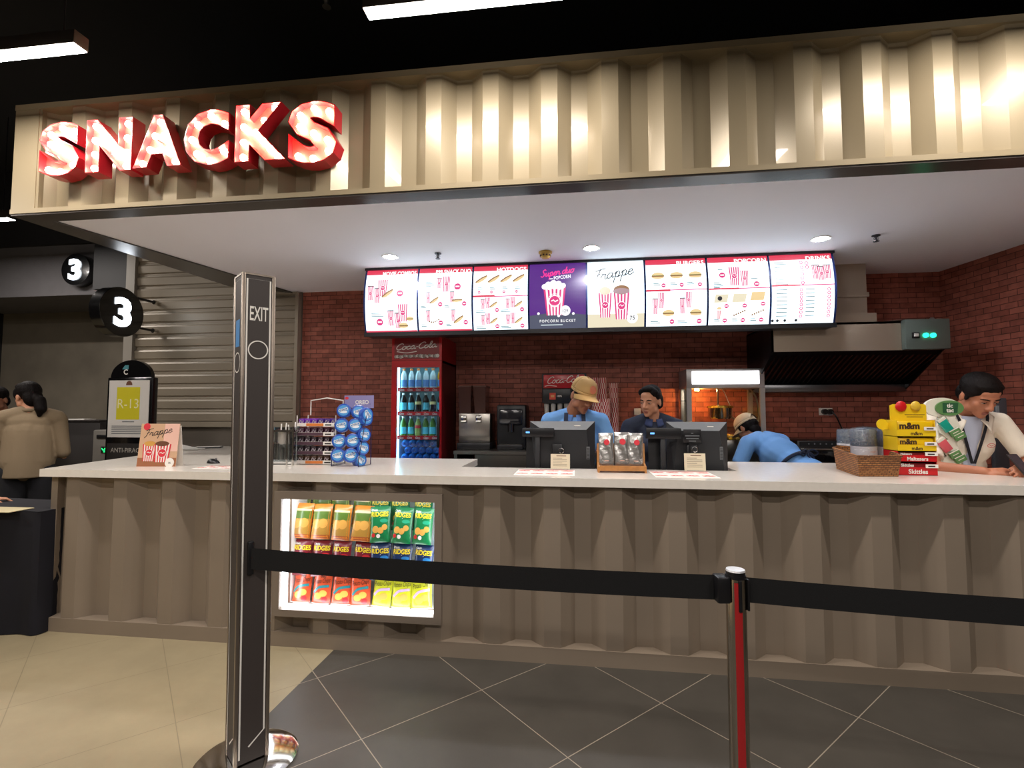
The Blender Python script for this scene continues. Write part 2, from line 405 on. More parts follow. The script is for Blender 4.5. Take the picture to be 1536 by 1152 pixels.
# back of the lobby: dark wall over the canopy, concrete wall and bulkhead left
b = MB(); b.box(-4.1, 6, BY+.14, BY+.3, 0, 4.75, BLACKC); struct('wall_upper_back', b)
px = atY(187, 600, 5.34).x
b = MB(); b.box(-9, -4.0, 6.75, 6.9, 0, 4.75, CONC); struct('wall_back_left', b)
YB = 5.75; zb = atY(100, 443, YB).z; zt = atY(60, 372, YB).z; xr = atY(168, 400, YB).x
b = MB(); b.box(-9, xr, YB, 6.75, zb, zt+.02, CONC2)
struct('wall_bulkhead', b)
b = MB(); b.box(-9, xr, YB-.05, 6.75, zt+.02, 4.75, BLACKC); struct('wall_over_bulkhead', b)
b = MB(); b.box(xr, px+.02, 5.5, 6.75, zb, 4.75, DARK); b.box(xr+.1, px+.02, 6.0, 6.75, 0, zb, CONC); struct('trim_1', b)
# ------------------------------------------------------------------ corrugated sheet
def corr_pts(x0, x1, c0, P, yr, yv, fl=.05):
    sl = (P-4*fl)/2
    def y(x):
        t = ((x-c0+P/2) % P)-P/2; t = abs(t)
        return yr if t < fl else (yv if t > fl+sl else yr+(yv-yr)*(t-fl)/sl)
    xs = {x0, x1}; kk = math.floor((x0-c0)/P)-1
    while c0+kk*P < x1+P:
        for d in (-fl-sl, -fl, fl, fl+sl):
            x = c0+kk*P+d
            if x0 < x < x1: xs.add(x)
        kk += 1
    return [(x, y(x)) for x in sorted(xs)]
def corr(mb, x0, x1, z0, z1, c0, P, yr, yv, m):
    p = corr_pts(x0, x1, c0, P, yr, yv)
    for (xa, ya), (xb, yb) in zip(p, p[1:]):
        mb.add([(xa, ya, z0), (xb, yb, z0), (xb, yb, z1), (xa, ya, z1)], [(0, 1, 2, 3)], m)
# ------------------------------------------------------------------ container header
hx0 = atY(20, 240, HY).x; hx1 = 4.6; hz1 = 3.663
t = thing('container_header', 'champagne corrugated container fascia above the counter carrying the lit SNACKS letters', 'fascia', (0, HY, ZC))
b = MB(); corr(b, hx0+.1, hx1, ZC+.03, hz1-.04, .209, .364, HY+.012, HY+.085, PAINT); b.build('corrugated_panel', t, world=True, recalc=False)
b = MB(); b.box(hx0, hx1, HY-.005, HY+.12, hz1-.04, hz1, PAINT); b.build('top_rail', t, world=True)
b = MB(); b.box(hx0, hx1, HY-.006, HY+.12, ZC, ZC+.032, PAINT); b.build('bottom_rail', t, world=True)
b = MB(); b.box(hx0, hx0+.19, HY, HY+.1, ZC+.032, hz1-.04, PAINT); b.box(hx0+.19, hx0+.21, HY+.006, HY+.1, ZC+.032, hz1-.04, PAINT)
b.build('end_post', t, world=True)
b = MB(); b.prism([(hx0, HY+.1), (hx0+.1, HY+.1), (iB.x-.35, BY-.03), (iB.x-.45, BY-.03)], ZC, hz1, PAINT); b.build('side_panel', t, world=True)
b = MB()
b.prism([(hx0+.004, HY), (hx1, HY), (hx1, iL.y), (iL.x, iL.y)], ZC-.012, ZC-.0005, BEAM)
b.prism([(hx0+.004, HY), (iL.x, iL.y), (iB.x, BY-.02), (atZ(344, 428, ZC).x, atZ(344, 428, ZC).y), ], ZC-.012, ZC-.0005, BEAM)
b.build('canopy_beam', t, world=True)
# ------------------------------------------------------------------ counter
cx0 = atY(68, 830, CY).x; cx1 = 3.5
fx0 = atY(413, 830, CY).x; fx1 = atY(664, 830, CY).x; fz1 = atY(540, 739, CY-.02).z; fz0 = atY(540, 930.5, CY-.02).z
ox0 = atY(423.5, 830, CY).x; ox1 = atY(653, 830, CY).x; oz1 = atY(540, 750, CY).z; oz0 = atY(540, 918, CY).z
t = thing('snack_counter', 'long taupe corrugated container counter base on a flat plinth', 'counter', (0, CY, 0))
b = MB(); CP = .367; CC = .212
corr(b, cx0, fx0, .085, 1.05, CC, CP, CY, CY+.08, PAINT2); corr(b, fx1, cx1, .085, 1.05, CC, CP, CY, CY+.08, PAINT2)
corr(b, fx0, fx1, .085, fz0+.02, CC, CP, CY, CY+.08, PAINT2); corr(b, fx0, fx1, fz1-.02, 1.05, CC, CP, CY, CY+.08, PAINT2)
b.build('corrugated_panel', t, world=True, recalc=False)
px0 = atY(53, 930, CY).x
b = MB(); b.box(px0, cx1, CY-.006, CY+.2, 0, .092, PAINT2); b.build('plinth', t, world=True)
lb = [(cx0, CY+.02), (cx0+.05, CY+.02), (-4.0, 5.25), (-4.05, 5.25)]
b = MB(); b.prism(lb, 0, 1.05, PAINT2); b.build('end_panel', t, world=True)
# solid bodies of the two wings behind the front sheet
b = MB(); b.box(-2.6, -.86, 3.62, 4.12, 0, 1.05, PAINT3); b.build('cabinet_body', t, world=True)
b = MB(); b.box(1.09, 2.35, 3.62, 4.12, 0, 1.05, PAINT3); b.build('cabinet_body', t, world=True)
b = MB(); b.box(-3.6, -2.8, 3.7, 5.25, 0, 1.05, PAINT3); b.build('cabinet_body', t, world=True)
b = MB(); b.box(-.84, 1.06, 3.30, 3.88, .955, .985, STEEL); b.build('lower_worktop', t, world=True)
# countertop, one continuous slab
A = atZ(50, 704.6, ZT); sY = 3.036; L2 = atZ(200, 684.3, ZT)
sl = (L2.x-A.x)/(L2.y-A.y)
poly = [(A.x, sY), (cx1+.02, sY), (cx1, 3.93), (2.36, 3.93), (2.36, 4.19), (1.06, 4.19), (1.06, 3.545), (-.83, 3.545), (-.83, 4.15), (-2.6, 4.15), (-2.55, 5.28), (A.x+sl*(5.28-sY), 5.28)]
b = MB(); b.prism(poly, ZT-.051, ZT, QUARTZ)
o = b.build('countertop', bevel=.004); tag(o, 'white quartz countertop running the whole length of the snack counter', 'countertop')
# ------------------------------------------------------------------ roller shutter on the left
t = thing('roller_shutter', 'closed grey-beige roller shutter of wide slats left of the brick wall', 'shutter', (-4, 5.33, 0))
s0 = atY(200, 600, 5.34).x; s1 = atY(443, 600, 5.34).x; zs = atY(380, 634, 5.34).z
pit = .148; zz = zs; b = MB()
while zz < 3.5:
    pr = [(0, 5.352), (.012, 5.352), (.02, 5.33), (.1, 5.322), (.118, 5.33), (.126, 5.348), (.136, 5.348), (.148, 5.352)]
    for (a, ya), (c, yc) in zip(pr, pr[1:]):
        b.add([(s0, ya, zz+a), (s1, ya, zz+a), (s1, yc, zz+c), (s0, yc, zz+c)], [(0, 1, 2, 3)], SHUT)
    zz += pit
b.build('slat_curtain', t, world=True, recalc=False)
b = MB(); b.box(s0-.02, s1+.02, 5.30, 5.36, zs-.05, zs+.01, SHUT); b.build('bottom_bar', t, world=True)
b = MB(); b.box(px, s0, 5.29, 5.36, 0, 3.5, mat('post_grey', '#9a948a', rough=.5)); b.build('guide_rail', t, world=True)
b = MB(); b.box(s1, brx-.005, 5.29, 5.36, 0, 2.86, SHUT); b.build('guide_rail', t, world=True)
b = MB(); b.box(px, brx, 5.365, 5.42, 0, 3.6, mat('shutter_sill', '#6a6258', rough=.6)); struct('trim_2', b)
# ------------------------------------------------------------------ tube lights
LY = 2.42
TUBE = mat('tube_light', '#fff6ee', emit=TUBE_E)
def tube_light(x0, x1, y, z, label, group='linear tube lights hung under the black ceiling'):
    t = thing('linear_light', label, 'ceiling light', ((x0+x1)/2, y, z), group=group)
    b = MB(); b.rbox(x0, x1, y-.045, y+.045, z+.003, z+.085, mat('tube_housing', '#35302e', rough=.4), .008); b.build('housing', t, world=True)
    b = MB(); b.add([(x0+.006, y-.04, z+.002), (x0+.006, y+.04, z+.002), (x1-.006, y+.04, z+.002), (x1-.006, y-.04, z+.002)], [(0, 1, 2, 3)], TUBE); b.build('diffuser', t, world=True, recalc=False)
    for x in (x0+.12, x1-.12):
        b = MB(); b.cyl((x, y, z+.085), (x, y, 4.75), .004, n=6, m=BLACK); b.cyl((x, y, z+.08), (x, y, z+.11), .015, n=10, m=CHROME)
        b.build('suspension_cable', t, world=True)
    return t
p1 = atY(122, 72, LY); p2 = atY(548, 22, LY); zl = (p1.z+p2.z)/2
tube_light(p1.x-1.2, p1.x, LY, p1.z, 'lit white tube light at the top left corner above the SNACKS letters')
tube_light(p2.x, p2.x+1.22, LY, p2.z, 'lit white tube light at the top centre above the corrugated fascia')
tube_light(p2.x+2.75, p2.x+3.97, LY, zl, 'lit tube light beyond the top right of the fascia')
p3 = atY(18, 329, 4.6)
tube_light(p3.x-1.2, p3.x, 4.6, p3.z, 'distant lit tube light at the left edge below the fascia')
for i, x in enumerate((p1.x-1.2, p2.x, p2.x+2.75)):  # row of unseen tubes added behind the camera for frontal fill
    tube_light(x, x+1.2, -.3, zl, 'unseen tube light added behind the viewer as frontal fill', 'added fill tube lights out of view')
# unseen tubes added to brighten the left and front, then downlights
tube_light(-7.4, -6.2, 1.0, zl, 'unseen tube light added to brighten the left of the lobby', 'added fill tube lights out of view')
tube_light(-6.6, -5.4, LY, zl, 'unseen tube light added left of the picture to brighten the left wall', 'added fill tube lights out of view')
for x in (-4.0, -.6, 2.2): tube_light(x, x+1.2, -2.3, zl, 'unseen tube light added behind the viewer as frontal fill', 'added fill tube lights out of view')  # second added rear row, lights the pylon and counter front
DL = mat('downlight_lens', '#f4f6ff', emit=DOWN_E)
for (x, y, lb) in ((585, 385, 'leftmost recessed downlight, above the MOVIE COMBOS screen'), (887, 372, 'middle recessed downlight, above the Frappe screen'), (1231, 358, 'right recessed downlight, above the DRINKS screen')):
    p = atZ(x, y, ZC); t = thing('downlight', lb+' in the white soffit', 'downlight', p, group='recessed downlights in the soffit')
    b = MB(); b.lathe([(.052, -.002), (.07, -.006), (.074, 0)], 24, WHITE); b.build('trim_ring', t)
    b = MB(); b.lathe([(.0001, -.003), (.053, -.003)], 24, DL); b.build('lens', t)
for x in (-2.6, 2.9):   # further ones out of the picture's sight line
    pass
for (x, y, lb) in ((657, 383, 'small pendent sprinkler head above the P99 SNACK DUO screen'), (1314, 356, 'small pendent sprinkler head right of the menu screens')):
    p = atZ(x, y-3, ZC); t = thing('sprinkler_head', lb, 'sprinkler', p, group='soffit sprinkler heads')
    b = MB(); b.lathe([(.03, 0), (.03, -.006), (.012, -.012)], 16, mat('sprinkler_metal', '#55565c', rough=.4, metal=.7)); b.build('escutcheon', t)
    b = MB(); b.cyl((0, 0, -.01), (0, 0, -.045), .008, n=8, m=MATS['sprinkler_metal']); b.lathe([(.001, -.045), (.022, -.047), (.022, -.05), (.001, -.052)], 12, MATS['sprinkler_metal'])
    b.tube([(.012, 0, -.012), (.018, 0, -.03), (.004, 0, -.045)], .002, 6, MATS['sprinkler_metal']); b.tube([(-.012, 0, -.012), (-.018, 0, -.03), (-.004, 0, -.045)], .002, 6, MATS['sprinkler_metal'])
    b.build('deflector', t)
p = atZ(818, 378, ZC); t = thing('smoke_detector', 'yellowed round smoke detector on the soffit above the purple screen', 'smoke detector', p)
yl = mat('yellowed_plastic', '#c9a24a', rough=.5)
b = MB(); b.lathe([(.058, 0), (.058, -.012), (.05, -.018)], 24, yl); b.build('base', t)
b = MB(); b.lathe([(.046, -.018), (.044, -.04), (.03, -.055), (.001, -.057)], 24, yl)
for k in range(10): a = 2*PI*k/10; b.box(.0435, .0475, -.008, .008, -.042, -.028, mat('dark_slot', '#4a2d10', rough=.7), Matrix.Rotation(a, 4, 'Z'))
b.build('sensor_head', t)
p = atZ(490, 8, 4.3); t = thing('sprinkler_head', 'tiny pale sprinkler head hanging in the dark above the SNACKS letters', 'sprinkler', p)
b = MB(); b.cyl((0, 0, .45), (0, 0, .03), .012, n=8, m=BLACK); b.build('drop_pipe', t)
b = MB(); b.lathe([(.001, .03), (.02, .03), (.014, .0), (.03, -.012), (.001, -.014)], 12, mat('dull_nickel', '#8d8a86', rough=.3, metal=.8)); b.build('deflector', t)
# ------------------------------------------------------------------ SNACKS marquee letters
RED = mat('sign_red', '#c3222e', rough=.35, coat=.3)
REDIN = mat('sign_red_inside', '#da4a4a', rough=.5)
BULB = mat('marquee_bulb', '#ffdcae', emit=BULB_E)
def marquee(ch, xl, xr, yt, yb, bulbs, word):
    # xl..xr, yt, yb measured on the letter's front rim at its middle
    Yf = HY-.1; cxp = (xl+xr)/2
    x0 = atY(xl, yb, Yf).x; x1 = atY(xr, yb, Yf).x; z1 = atY(cxp, yt, Yf).z; z0 = atY(cxp, yb, Yf).z
    v, f, w = text_geo(ch, 0, .07)
    ys = [p[1] for p in v]; ya, yb_ = min(ys), max(ys); xs = [p[0] for p in v]; xa, xb = min(xs), max(xs)
    fx = lambda p: x0+(p[0]-xa)/(xb-xa)*(x1-x0); fz = lambda p: z0+(p[1]-ya)/(yb_-ya)*(z1-z0)
    t = thing('marquee_letter', 'red channel letter %s %s of the bulb-lit SNACKS sign' % (ch, word), 'sign letter', ((x0+x1)/2, HY, z0), group='SNACKS marquee letters')
    # back plate and rim walls from the outline edges
    cnt = {}
    for fc in f:
        for a, c in zip(fc, fc[1:]+fc[:1]): cnt[(min(a, c), max(a, c))] = cnt.get((min(a, c), max(a, c)), 0)+1
    edges = [(a, c) for fc in f for a, c in zip(fc, fc[1:]+fc[:1]) if cnt[(min(a, c), max(a, c))] == 1]
    D = .045
    b = MB(); b.add([(fx(p), Yf+D, fz(p)) for p in v], f, REDIN); b.build('face_plate', t, world=True)
    b = MB(); vs = [(fx(p), Yf, fz(p)) for p in v]+[(fx(p), HY-.002, fz(p)) for p in v]; n = len(v)
    b.add(vs, [(a, c, c+n, a+n) for a, c in edges], RED)
    o = b.build('rim', t, world=True); md = o.modifiers.new('s', 'SOLIDIFY'); md.thickness = .006
    tri = [[((v[i][0]-xa)/(xb-xa), (v[i][1]-ya)/(yb_-ya)) for i in fc] for fc in f]
    def inside(u, q):
        return any(all(((c[0]-a_[0])*(q-a_[1])-(c[1]-a_[1])*(u-a_[0]))*sgn >= 0 for a_, c in zip(tr, tr[1:]+tr[:1])) for tr in tri for sgn in (1, -1))
    ok = lambda u, q, g=.045: all(inside(u+g*math.cos(k*PI/4), q+g*math.sin(k*PI/4)) for k in range(8))
    for (u, q) in bulbs:
        best = None
        for g, i, j in [(g, i, j) for g in (.06, .045, .03, .015) for i in range(-8, 9) for j in range(-8, 9)]:
                if best and g < best[3]: break
                uu, qq = u+i*.02, q+j*.02
                if ok(uu, qq, g) and (best is None or i*i+j*j < best[0]): best = (i*i+j*j, uu, qq, g)
        if best: u, q = best[1:3]
        bx = x0+u*(x1-x0); bz = z0+q*(z1-z0)
        b = MB(); b.ell((bx, Yf+.022, bz), 0.022, BULB, 10, 6); b.cyl((bx, Yf+.03, bz), (bx, Yf+D, bz), .012, n=8, m=WHITE); b.build('bulb', t, world=True)
SB = [(.8, .83), (.5, .9), (.22, .8), (.22, .62), (.5, .5), (.78, .38), (.8, .2), (.5, .1), (.2, .15)]
NB = [(.15, .9), (.15, .63), (.15, .36), (.15, .1), (.85, .9), (.85, .63), (.85, .36), (.85, .1), (.38, .64), (.6, .36)]
AB = [(.5, .88), (.4, .62), (.6, .62), (.3, .36), (.7, .36), (.5, .3), (.16, .1), (.84, .1)]
CB = [(.85, .74), (.55, .9), (.26, .76), (.14, .5), (.26, .24), (.55, .1), (.85, .26)]
KB = [(.14, .9), (.14, .63), (.14, .36), (.14, .1), (.8, .9), (.58, .7), (.38, .52), (.55, .4), (.7, .25), (.86, .1)]
for a in (('S', 56, 117, 183, 264, SB, 'at the left end'), ('N', 127, 196, 178, 257, NB, 'second from the left'), ('A', 199, 271, 172, 250, AB, 'left of the C'),
          ('C', 274, 342, 164, 248, CB, 'in the middle right'), ('K', 351, 428, 155, 241, KB, 'left of the last S'), ('S', 430, 505, 151, 245, SB, 'at the right end')): marquee(*a)
# ------------------------------------------------------------------ round cinema-number signs
NUM = mat('lit_number', '#eef6ff', emit=3.0)
SIGNB = mat('gloss_black', '#0b0b0c', rough=.18, coat=.5)
X0 = atY(237, 455, 5.33).x; pc = atX(184, 468, X0+.06)
rad = (atX(184, 431, X0+.06).z-atX(184, 505, X0+.06).z)/2
t = thing('blade_sign', 'round black blade sign with a lit 3 on two chrome-tipped arms by the shutter', 'sign', (X0, pc.y, pc.z))
M = Matrix.Translation((X0, pc.y, pc.z)) @ Matrix(((0, 0, 1, 0), (1, 0, 0, 0), (0, 1, 0, 0), (0, 0, 0, 1)))   # local x->Y, y->Z, z->X
b = MB(); b.lathe([(.0001, -.07), (rad-.004, -.07), (rad, -.066), (rad, .056), (rad-.004, .06), (.0001, .06)], 48, SIGNB, M=M); b.build('drum', t, world=True)
def num3(mb, M, h, z, dx=0):
    v, f, w = text_geo('3', 0, .035); k = h/.72
    cnt = {}
    for fc in f:
        for a, c in zip(fc, fc[1:]+fc[:1]): cnt[(min(a, c), max(a, c))] = cnt.get((min(a, c), max(a, c)), 0)+1
    ed = [(a, c) for fc in f for a, c in zip(fc, fc[1:]+fc[:1]) if cnt[(min(a, c), max(a, c))] == 1]
    P = [(dx+(p[0]-w/2)*k*1.12, (p[1]-.35)*k) for p in v]; n = len(P)
    mb.add([(p[0], p[1], z+.012) for p in P], f, NUM, M=M)
    mb.add([(p[0], p[1], z+.012) for p in P]+[(p[0], p[1], z) for p in P], [(a, c, c+n, a+n) for a, c in ed], NUM, M=M)
b = MB(); num3(b, M, rad*1.12, .06); b.build('numeral', t, world=True)
for py in (455, 497):
    q = atY(237, py, 5.33); b = MB(); b.cyl((X0, pc.y+rad*.75, q.z), (X0, 5.335, q.z), .014, n=10, m=BLACK); b.build('arm', t, world=True)
    b = MB(); b.cyl((X0, 5.27, q.z), (X0, 5.335, q.z), .026, n=14, m=CHROME); b.build('flange', t, world=True)
pf = atY(113, 404, YB-.12); r2 = (atY(113, 381, YB-.12).z-atY(113, 428, YB-.12).z)/2
t = thing('number_sign', 'smaller round black sign with a lit 3 flush on the grey bulkhead', 'sign', (pf.x, YB, pf.z))
M = Matrix.Translation((pf.x, YB, pf.z)) @ Matrix.Rotation(PI/2, 4, 'X')
b = MB(); b.lathe([(r2, 0), (r2, .12), (.0001, .125)], 40, SIGNB, M=M); b.build('drum', t, world=True)
b = MB(); num3(b, M, r2*1.25, .126); b.build('numeral', t, world=True)
# ------------------------------------------------------------------ EXIT tower on a round base
pb = atZ(370, 1140, 0); ang = math.atan2(.764, .645)     # front turned to the right
TW = .131; zt_ = 2.105
t = thing('exit_pylon', 'tall dark square EXIT pylon with white outline on a round chrome base', 'pylon', (pb.x, pb.y, 0), ang)
PY = mat('pylon_panel', '#3b3431', rough=.55); ALU = mat('brushed_aluminium', '#8e8378', rough=.35, metal=.9); PWH = mat('print_white', '#e8e4dc', rough=.6)
b = MB(); b.lathe([(.205, 0), (.205, .008), (.19, .016), (.1, .024), (.0001, .026)], 64, CHROME); b.build('base', t)
h = TW/2
b = MB()
for sx in (-1, 1):
    for sy in (-1, 1): b.rbox(sx*h-.012 if sx > 0 else -h-.004, h+.004 if sx > 0 else -h+.012, sy*h-.012 if sy > 0 else -h-.004, h+.004 if sy > 0 else -h+.012, .02, zt_, ALU, .004)
b.build('corner_profile', t)
b = MB(); b.box(-h-.002, h+.002, -h-.002, h+.002, zt_-.004, zt_+.004, ALU); b.build('top_cap', t)
def pylon_face(mb, fn, blue):
    a = Art(mb, fn); i = .012; w = TW-.012; lw = .0068
    top = zt_-.022; bot = .1
    a.line([(-w/2+i, bot+.04), (-w/2+i, top), (w/2-i, top), (w/2-i, bot+.04), (w/2-i-.06, bot-.01)], lw, PWH)
    a.line([(-w/2+i, bot+.04), (-w/2+i, .05)], lw, PWH)
    if not blue:
        a.text('EXIT', -w/2+i+.012, zt_-.205, .064, PWH, off=.012, wmax=w-2*i-.02)
        a.ring(0, zt_-.335, .039, .005, PWH)
    else:
        a.rect(-.03, zt_-.32, .03, zt_-.2, mat('sign_blue', '#4a8fd0', rough=.5)); a.ring(0, zt_-.39, .043, .005, PWH)
for k, nm in enumerate(('front_panel', 'left_panel', 'back_panel', 'right_panel')):
    Rk = Matrix.Rotation(-k*PI/2, 4, 'Z'); b = MB()
    b.box(-h+.004, h-.004, -h, -h+.01, .03, zt_-.004, PY, Rk)
    pylon_face(b, (lambda Rk: lambda x, y, l: Rk @ Vector((x, -h-l, y)))(Rk), k != 0)
    b.build(nm, t, recalc=False)
zb0 = atZ(378, 837, 0); q = None
bd = None
# ------------------------------------------------------------------ stanchions and belts
def stanchion(loc, label, rz=0):
    t = thing('stanchion_post', label, 'stanchion', loc, rz, 'retractable belt posts')
    r = .0345
    b = MB(); b.lathe([(.17, 0), (.17, .012), (.15, .022), (.05, .03), (.0001, .03)], 48, CHROME); b.build('base', t)
    b = MB(); b.cyl((0, 0, .02), (0, 0, .90), r, n=32, m=mat('dull_chrome', '#b5ab9c', rough=.16, metal=1)); b.build('pole', t)
    b = MB(); b.sheet(lambda u, v: Vector(((r+.0012)*math.sin(-.55+.75*u), -(r+.0012)*math.cos(-.55+.75*u), .03+v*.86)), 8, 1, mat('red_stripe', '#a81f22', rough=.35)); b.build('red_stripe', t)
    b = MB(); b.cyl((0, 0, .90), (0, 0, .912), r+.001, n=32, m=BLACK); b.cyl((0, 0, .905), (0, 0, .926), r-.002, n=32, m=BLACK)
    b.lathe([(r-.001, .924), (r-.003, .93), (.0001, .931)], 32, mat('polished_cap', '#f4f6fa', rough=.3, metal=.6)); b.build('cap', t)
    b = MB(); b.rbox(-r-.042, -r+.006, -.03, .03, .815, .908, BLACK, .008); b.build('belt_latch', t)
    b = MB(); b.rbox(-.006, .006, -r-.006, -r+.006, .79, .90, BLACK, .003); b.build('belt_slot', t)
    b = MB(); b.rbox(r-.004, r+.004, -.028, .028, .79, .90, BLACK, .003); b.build('belt_cassette', t)
    return t
dS = 238.0; ds = .57*F/dS; ps = ray(1103, 853); ps = Vector((ps.x, ps.y, 0))*((.931-H)/ps.z)
stanchion((ps.x, ps.y, 0), 'chrome belt post with a red stripe standing before the counter', .12)
ps2 = Vector((ps.x+1.75, ps.y-.13, 0))
stanchion(ps2, 'chrome belt post beyond the right edge holding the belt end', .0)
BELT = mat('black_webbing', '#08080a', rough=.85, bump=.2, bscale=300)
def belt(p, q, hh, label):
    p, q = Vector(p), Vector(q); n = 16
    b = MB(); d = (q-p).normalized(); nn = Vector((-d.y, d.x, 0))*.001
    for s in (1, -1): b.sheet(lambda u, v: p.lerp(q, u)+Vector((0, 0, (v-.5)*hh-.012*4*u*(1-u)))+nn*s, n, 1, BELT)
    o = b.build('barrier_belt'); tag(o, label, 'barrier belt')
Rt = Matrix.Translation((pb.x, pb.y, 0)) @ Matrix.Rotation(ang, 4, 'Z')
r_ = ray(379, 837); nf = Rt.to_3x3() @ Vector((0, -1, 0)); cf = Rt @ Vector((0, -h-.004, 0))
tt = (cf.x*nf.x+cf.y*nf.y)/(r_.x*nf.x+r_.y*nf.y); hit = Vector((r_.x*tt, r_.y*tt, H+r_.z*tt))
b = MB(); lx = (Rt.inverted() @ hit)
b.rbox(lx.x-.012, lx.x+.012, -h-.014, -h+.002, hit.z-.07, hit.z+.07, BLACK, .004); b.build('belt_receiver', t)
pl = Vector((ps.x-.0345-.03, ps.y, .862))
t.matrix_basis = Matrix.Translation((pb.x, pb.y, 0)) @ Matrix.Rotation(-.012, 4, 'Y') @ Matrix.Rotation(ang, 4, 'Z')
hit.x -= .0104
belt(hit+nf*.012, pl, .088, 'black barrier belt stretched from the EXIT pylon to the chrome post')
belt((ps.x+.034, ps.y, .858), (ps2.x-.06, ps2.y, .858), .088, 'black barrier belt running right from the red-striped post')
# ------------------------------------------------------------------ menu screens
MWW = mat('screen_white', (.88, .96, 1.0), emit=MENU_W); 
def em(n, c, k=1.0): return mat('screen_'+n, c, emit=MENU_E*k, sample=False)
MR = em('red', '#e8415c', .9); MP = em('pink', '#e23a82', .95); MW2 = em('pure', '#ffffff', 1.1); MG = em('grey', '#6f8f98', .8); MT = em('tan', '#eccf98', 1.0); MBR = em('brown', '#a87a50', .8)
MPU = mat('screen_purple', '#7038a4', emit=MENU_E*.62); MPU2 = em('deep_purple', '#4a3a90', .5); MBL = em('slate', '#5b5f74', .8); MGR = em('green', '#8fb070', .9); MGY = em('dark', '#3f4048', .5); MHP = em('hot_pink', '#ff3d9a', 1.0); MLG = em('pale', '#d8e6ea', 1.0)
MSAND = em('sand', '#e6dcc0', 1.0)
MY = 4.55; SAG = .05; NSEG = 16
ml = atY(548, 450, MY-.02).x; mr = atY(1252, 430, MY-.02).x
mz1 = (atY(552, 406, MY).z+atY(1250, 380, MY).z)/2; mz0 = (atY(552, 497, MY).z+atY(1250, 488, MY).z)/2
cuts = [548, 627, 709, 793, 880, 967.5, 1061, 1155, 1252]
cx = [atY(c, 440, MY-.03).x for c in cuts]
t = thing('menu_board_housing', 'long black housing carrying the row of eight menu screens', 'menu board', (0, MY, mz0))
b = MB(); b.box(ml, mr, MY+.012, MY+.16, mz0-.03, ZC-.001, BLACK); b.build('casing', t, world=True)
b = MB(); b.box(ml-.01, mr+.01, MY-.02, MY+.012, mz1-.002, ZC-.001, BLACK); b.build('top_valance', t, world=True)
b = MB(); b.box(ml-.01, mr+.01, MY-.015, MY+.012, mz0-.035, mz0+.004, BLACK); b.build('bottom_rail', t, world=True)
for k in range(9):
    b = MB(); x = cx[k]; b.sheet(lambda u, v: Vector((x+(u-.5)*.016, MY-.003-SAG*(1-(2*v-1)**2), mz0+(mz1-mz0)*v)), 1, 10, mat('blue_black_trim', '#1b2a5a', rough=.3)); b.box(x-.008, x+.008, MY, MY+.02, mz0, mz1, MATS['blue_black_trim']); b.build('divider', t, world=True)
def screen(k, label):
    x0, x1 = cx[k]+.009, cx[k+1]-.009; W_ = x1-x0; H_ = mz1-mz0
    t = thing('menu_screen', label, 'menu screen', ((x0+x1)/2, MY, mz0), group='backlit menu screens')
    sg = lambda v: SAG*(1-(2*v-1)**2)
    def fn(x, y, l):
        v = max(0, min(1, y/H_))*NSEG; i = min(NSEG-1, int(v)); f = v-i
        return Vector((x0+x, MY-l-(sg(i/NSEG)*(1-f)+sg((i+1)/NSEG)*f)-.001, mz0+y))
    return t, MB(), fn, W_, H_
def header(a, W_, H_, title):
    a.rect(0, H_*.915, W_, H_, MR, 2); a.text(title, W_*.975, H_*.9, H_*.066, MW2, 'R', off=.035, wmax=W_*.66, space=1.02)
def price(a, x, y, r): a.disc(x, y, r, MP, 14); a.rect(x-r*.6, y-r*.2, x+r*.6, y+r*.25, MW2)
def lines(a, x, y, w, n, m=None, g=.014):
    for i in range(n): a.rect(x, y-i*g, x+w*(.65+.35*((i*7) % 3)/2), y-i*g+.0075, m or MG)
def hotdog(a, x, y, L, ang):
    a.disc(x, y, L/2, MT, 16, L*.15, ang); c, s = math.cos(ang), math.sin(ang)
    a.line([(x-c*L*.5-s*L*.05, y-s*L*.5+c*L*.05), (x-s*L*.1, y+c*L*.1), (x+c*L*.5-s*L*.05, y+s*L*.5+c*L*.05)], L*.1, MBR, sm=3)
def burger(a, x, y, w):
    a.disc(x, y-w*.12, w*.48, MT, 16, w*.13); a.rect(x-w*.5, y-w*.07, x+w*.5, y+w*.03, MBR); a.rect(x-w*.5, y+w*.03, x+w*.5, y+w*.065, MGR)
    a.poly([(x+w*.48*math.cos(PI*i/10), y+w*.06+w*.24*math.sin(PI*i/10)) for i in range(11)], MT)
def scup(a, x, y, w, h): a.cup(x, y, w, h, MW2, MP, 4); a.rect(x-w*.5, y+h, x+w*.5, y+h*1.06, MGY)
def combo(a, x, y, s):
    scup(a, x-.04*s, y, .05*s, .11*s); scup(a, x+.015*s, y-.02*s, .05*s, .11*s); a.cup(x+.055*s, y+.03*s, .075*s, .13*s, MW2, MP, 4)
def base(b, fn, W_, H_, m): b.sheet(lambda u, v: fn(u*W_, v*H_, 0), 1, NSEG, m, False)
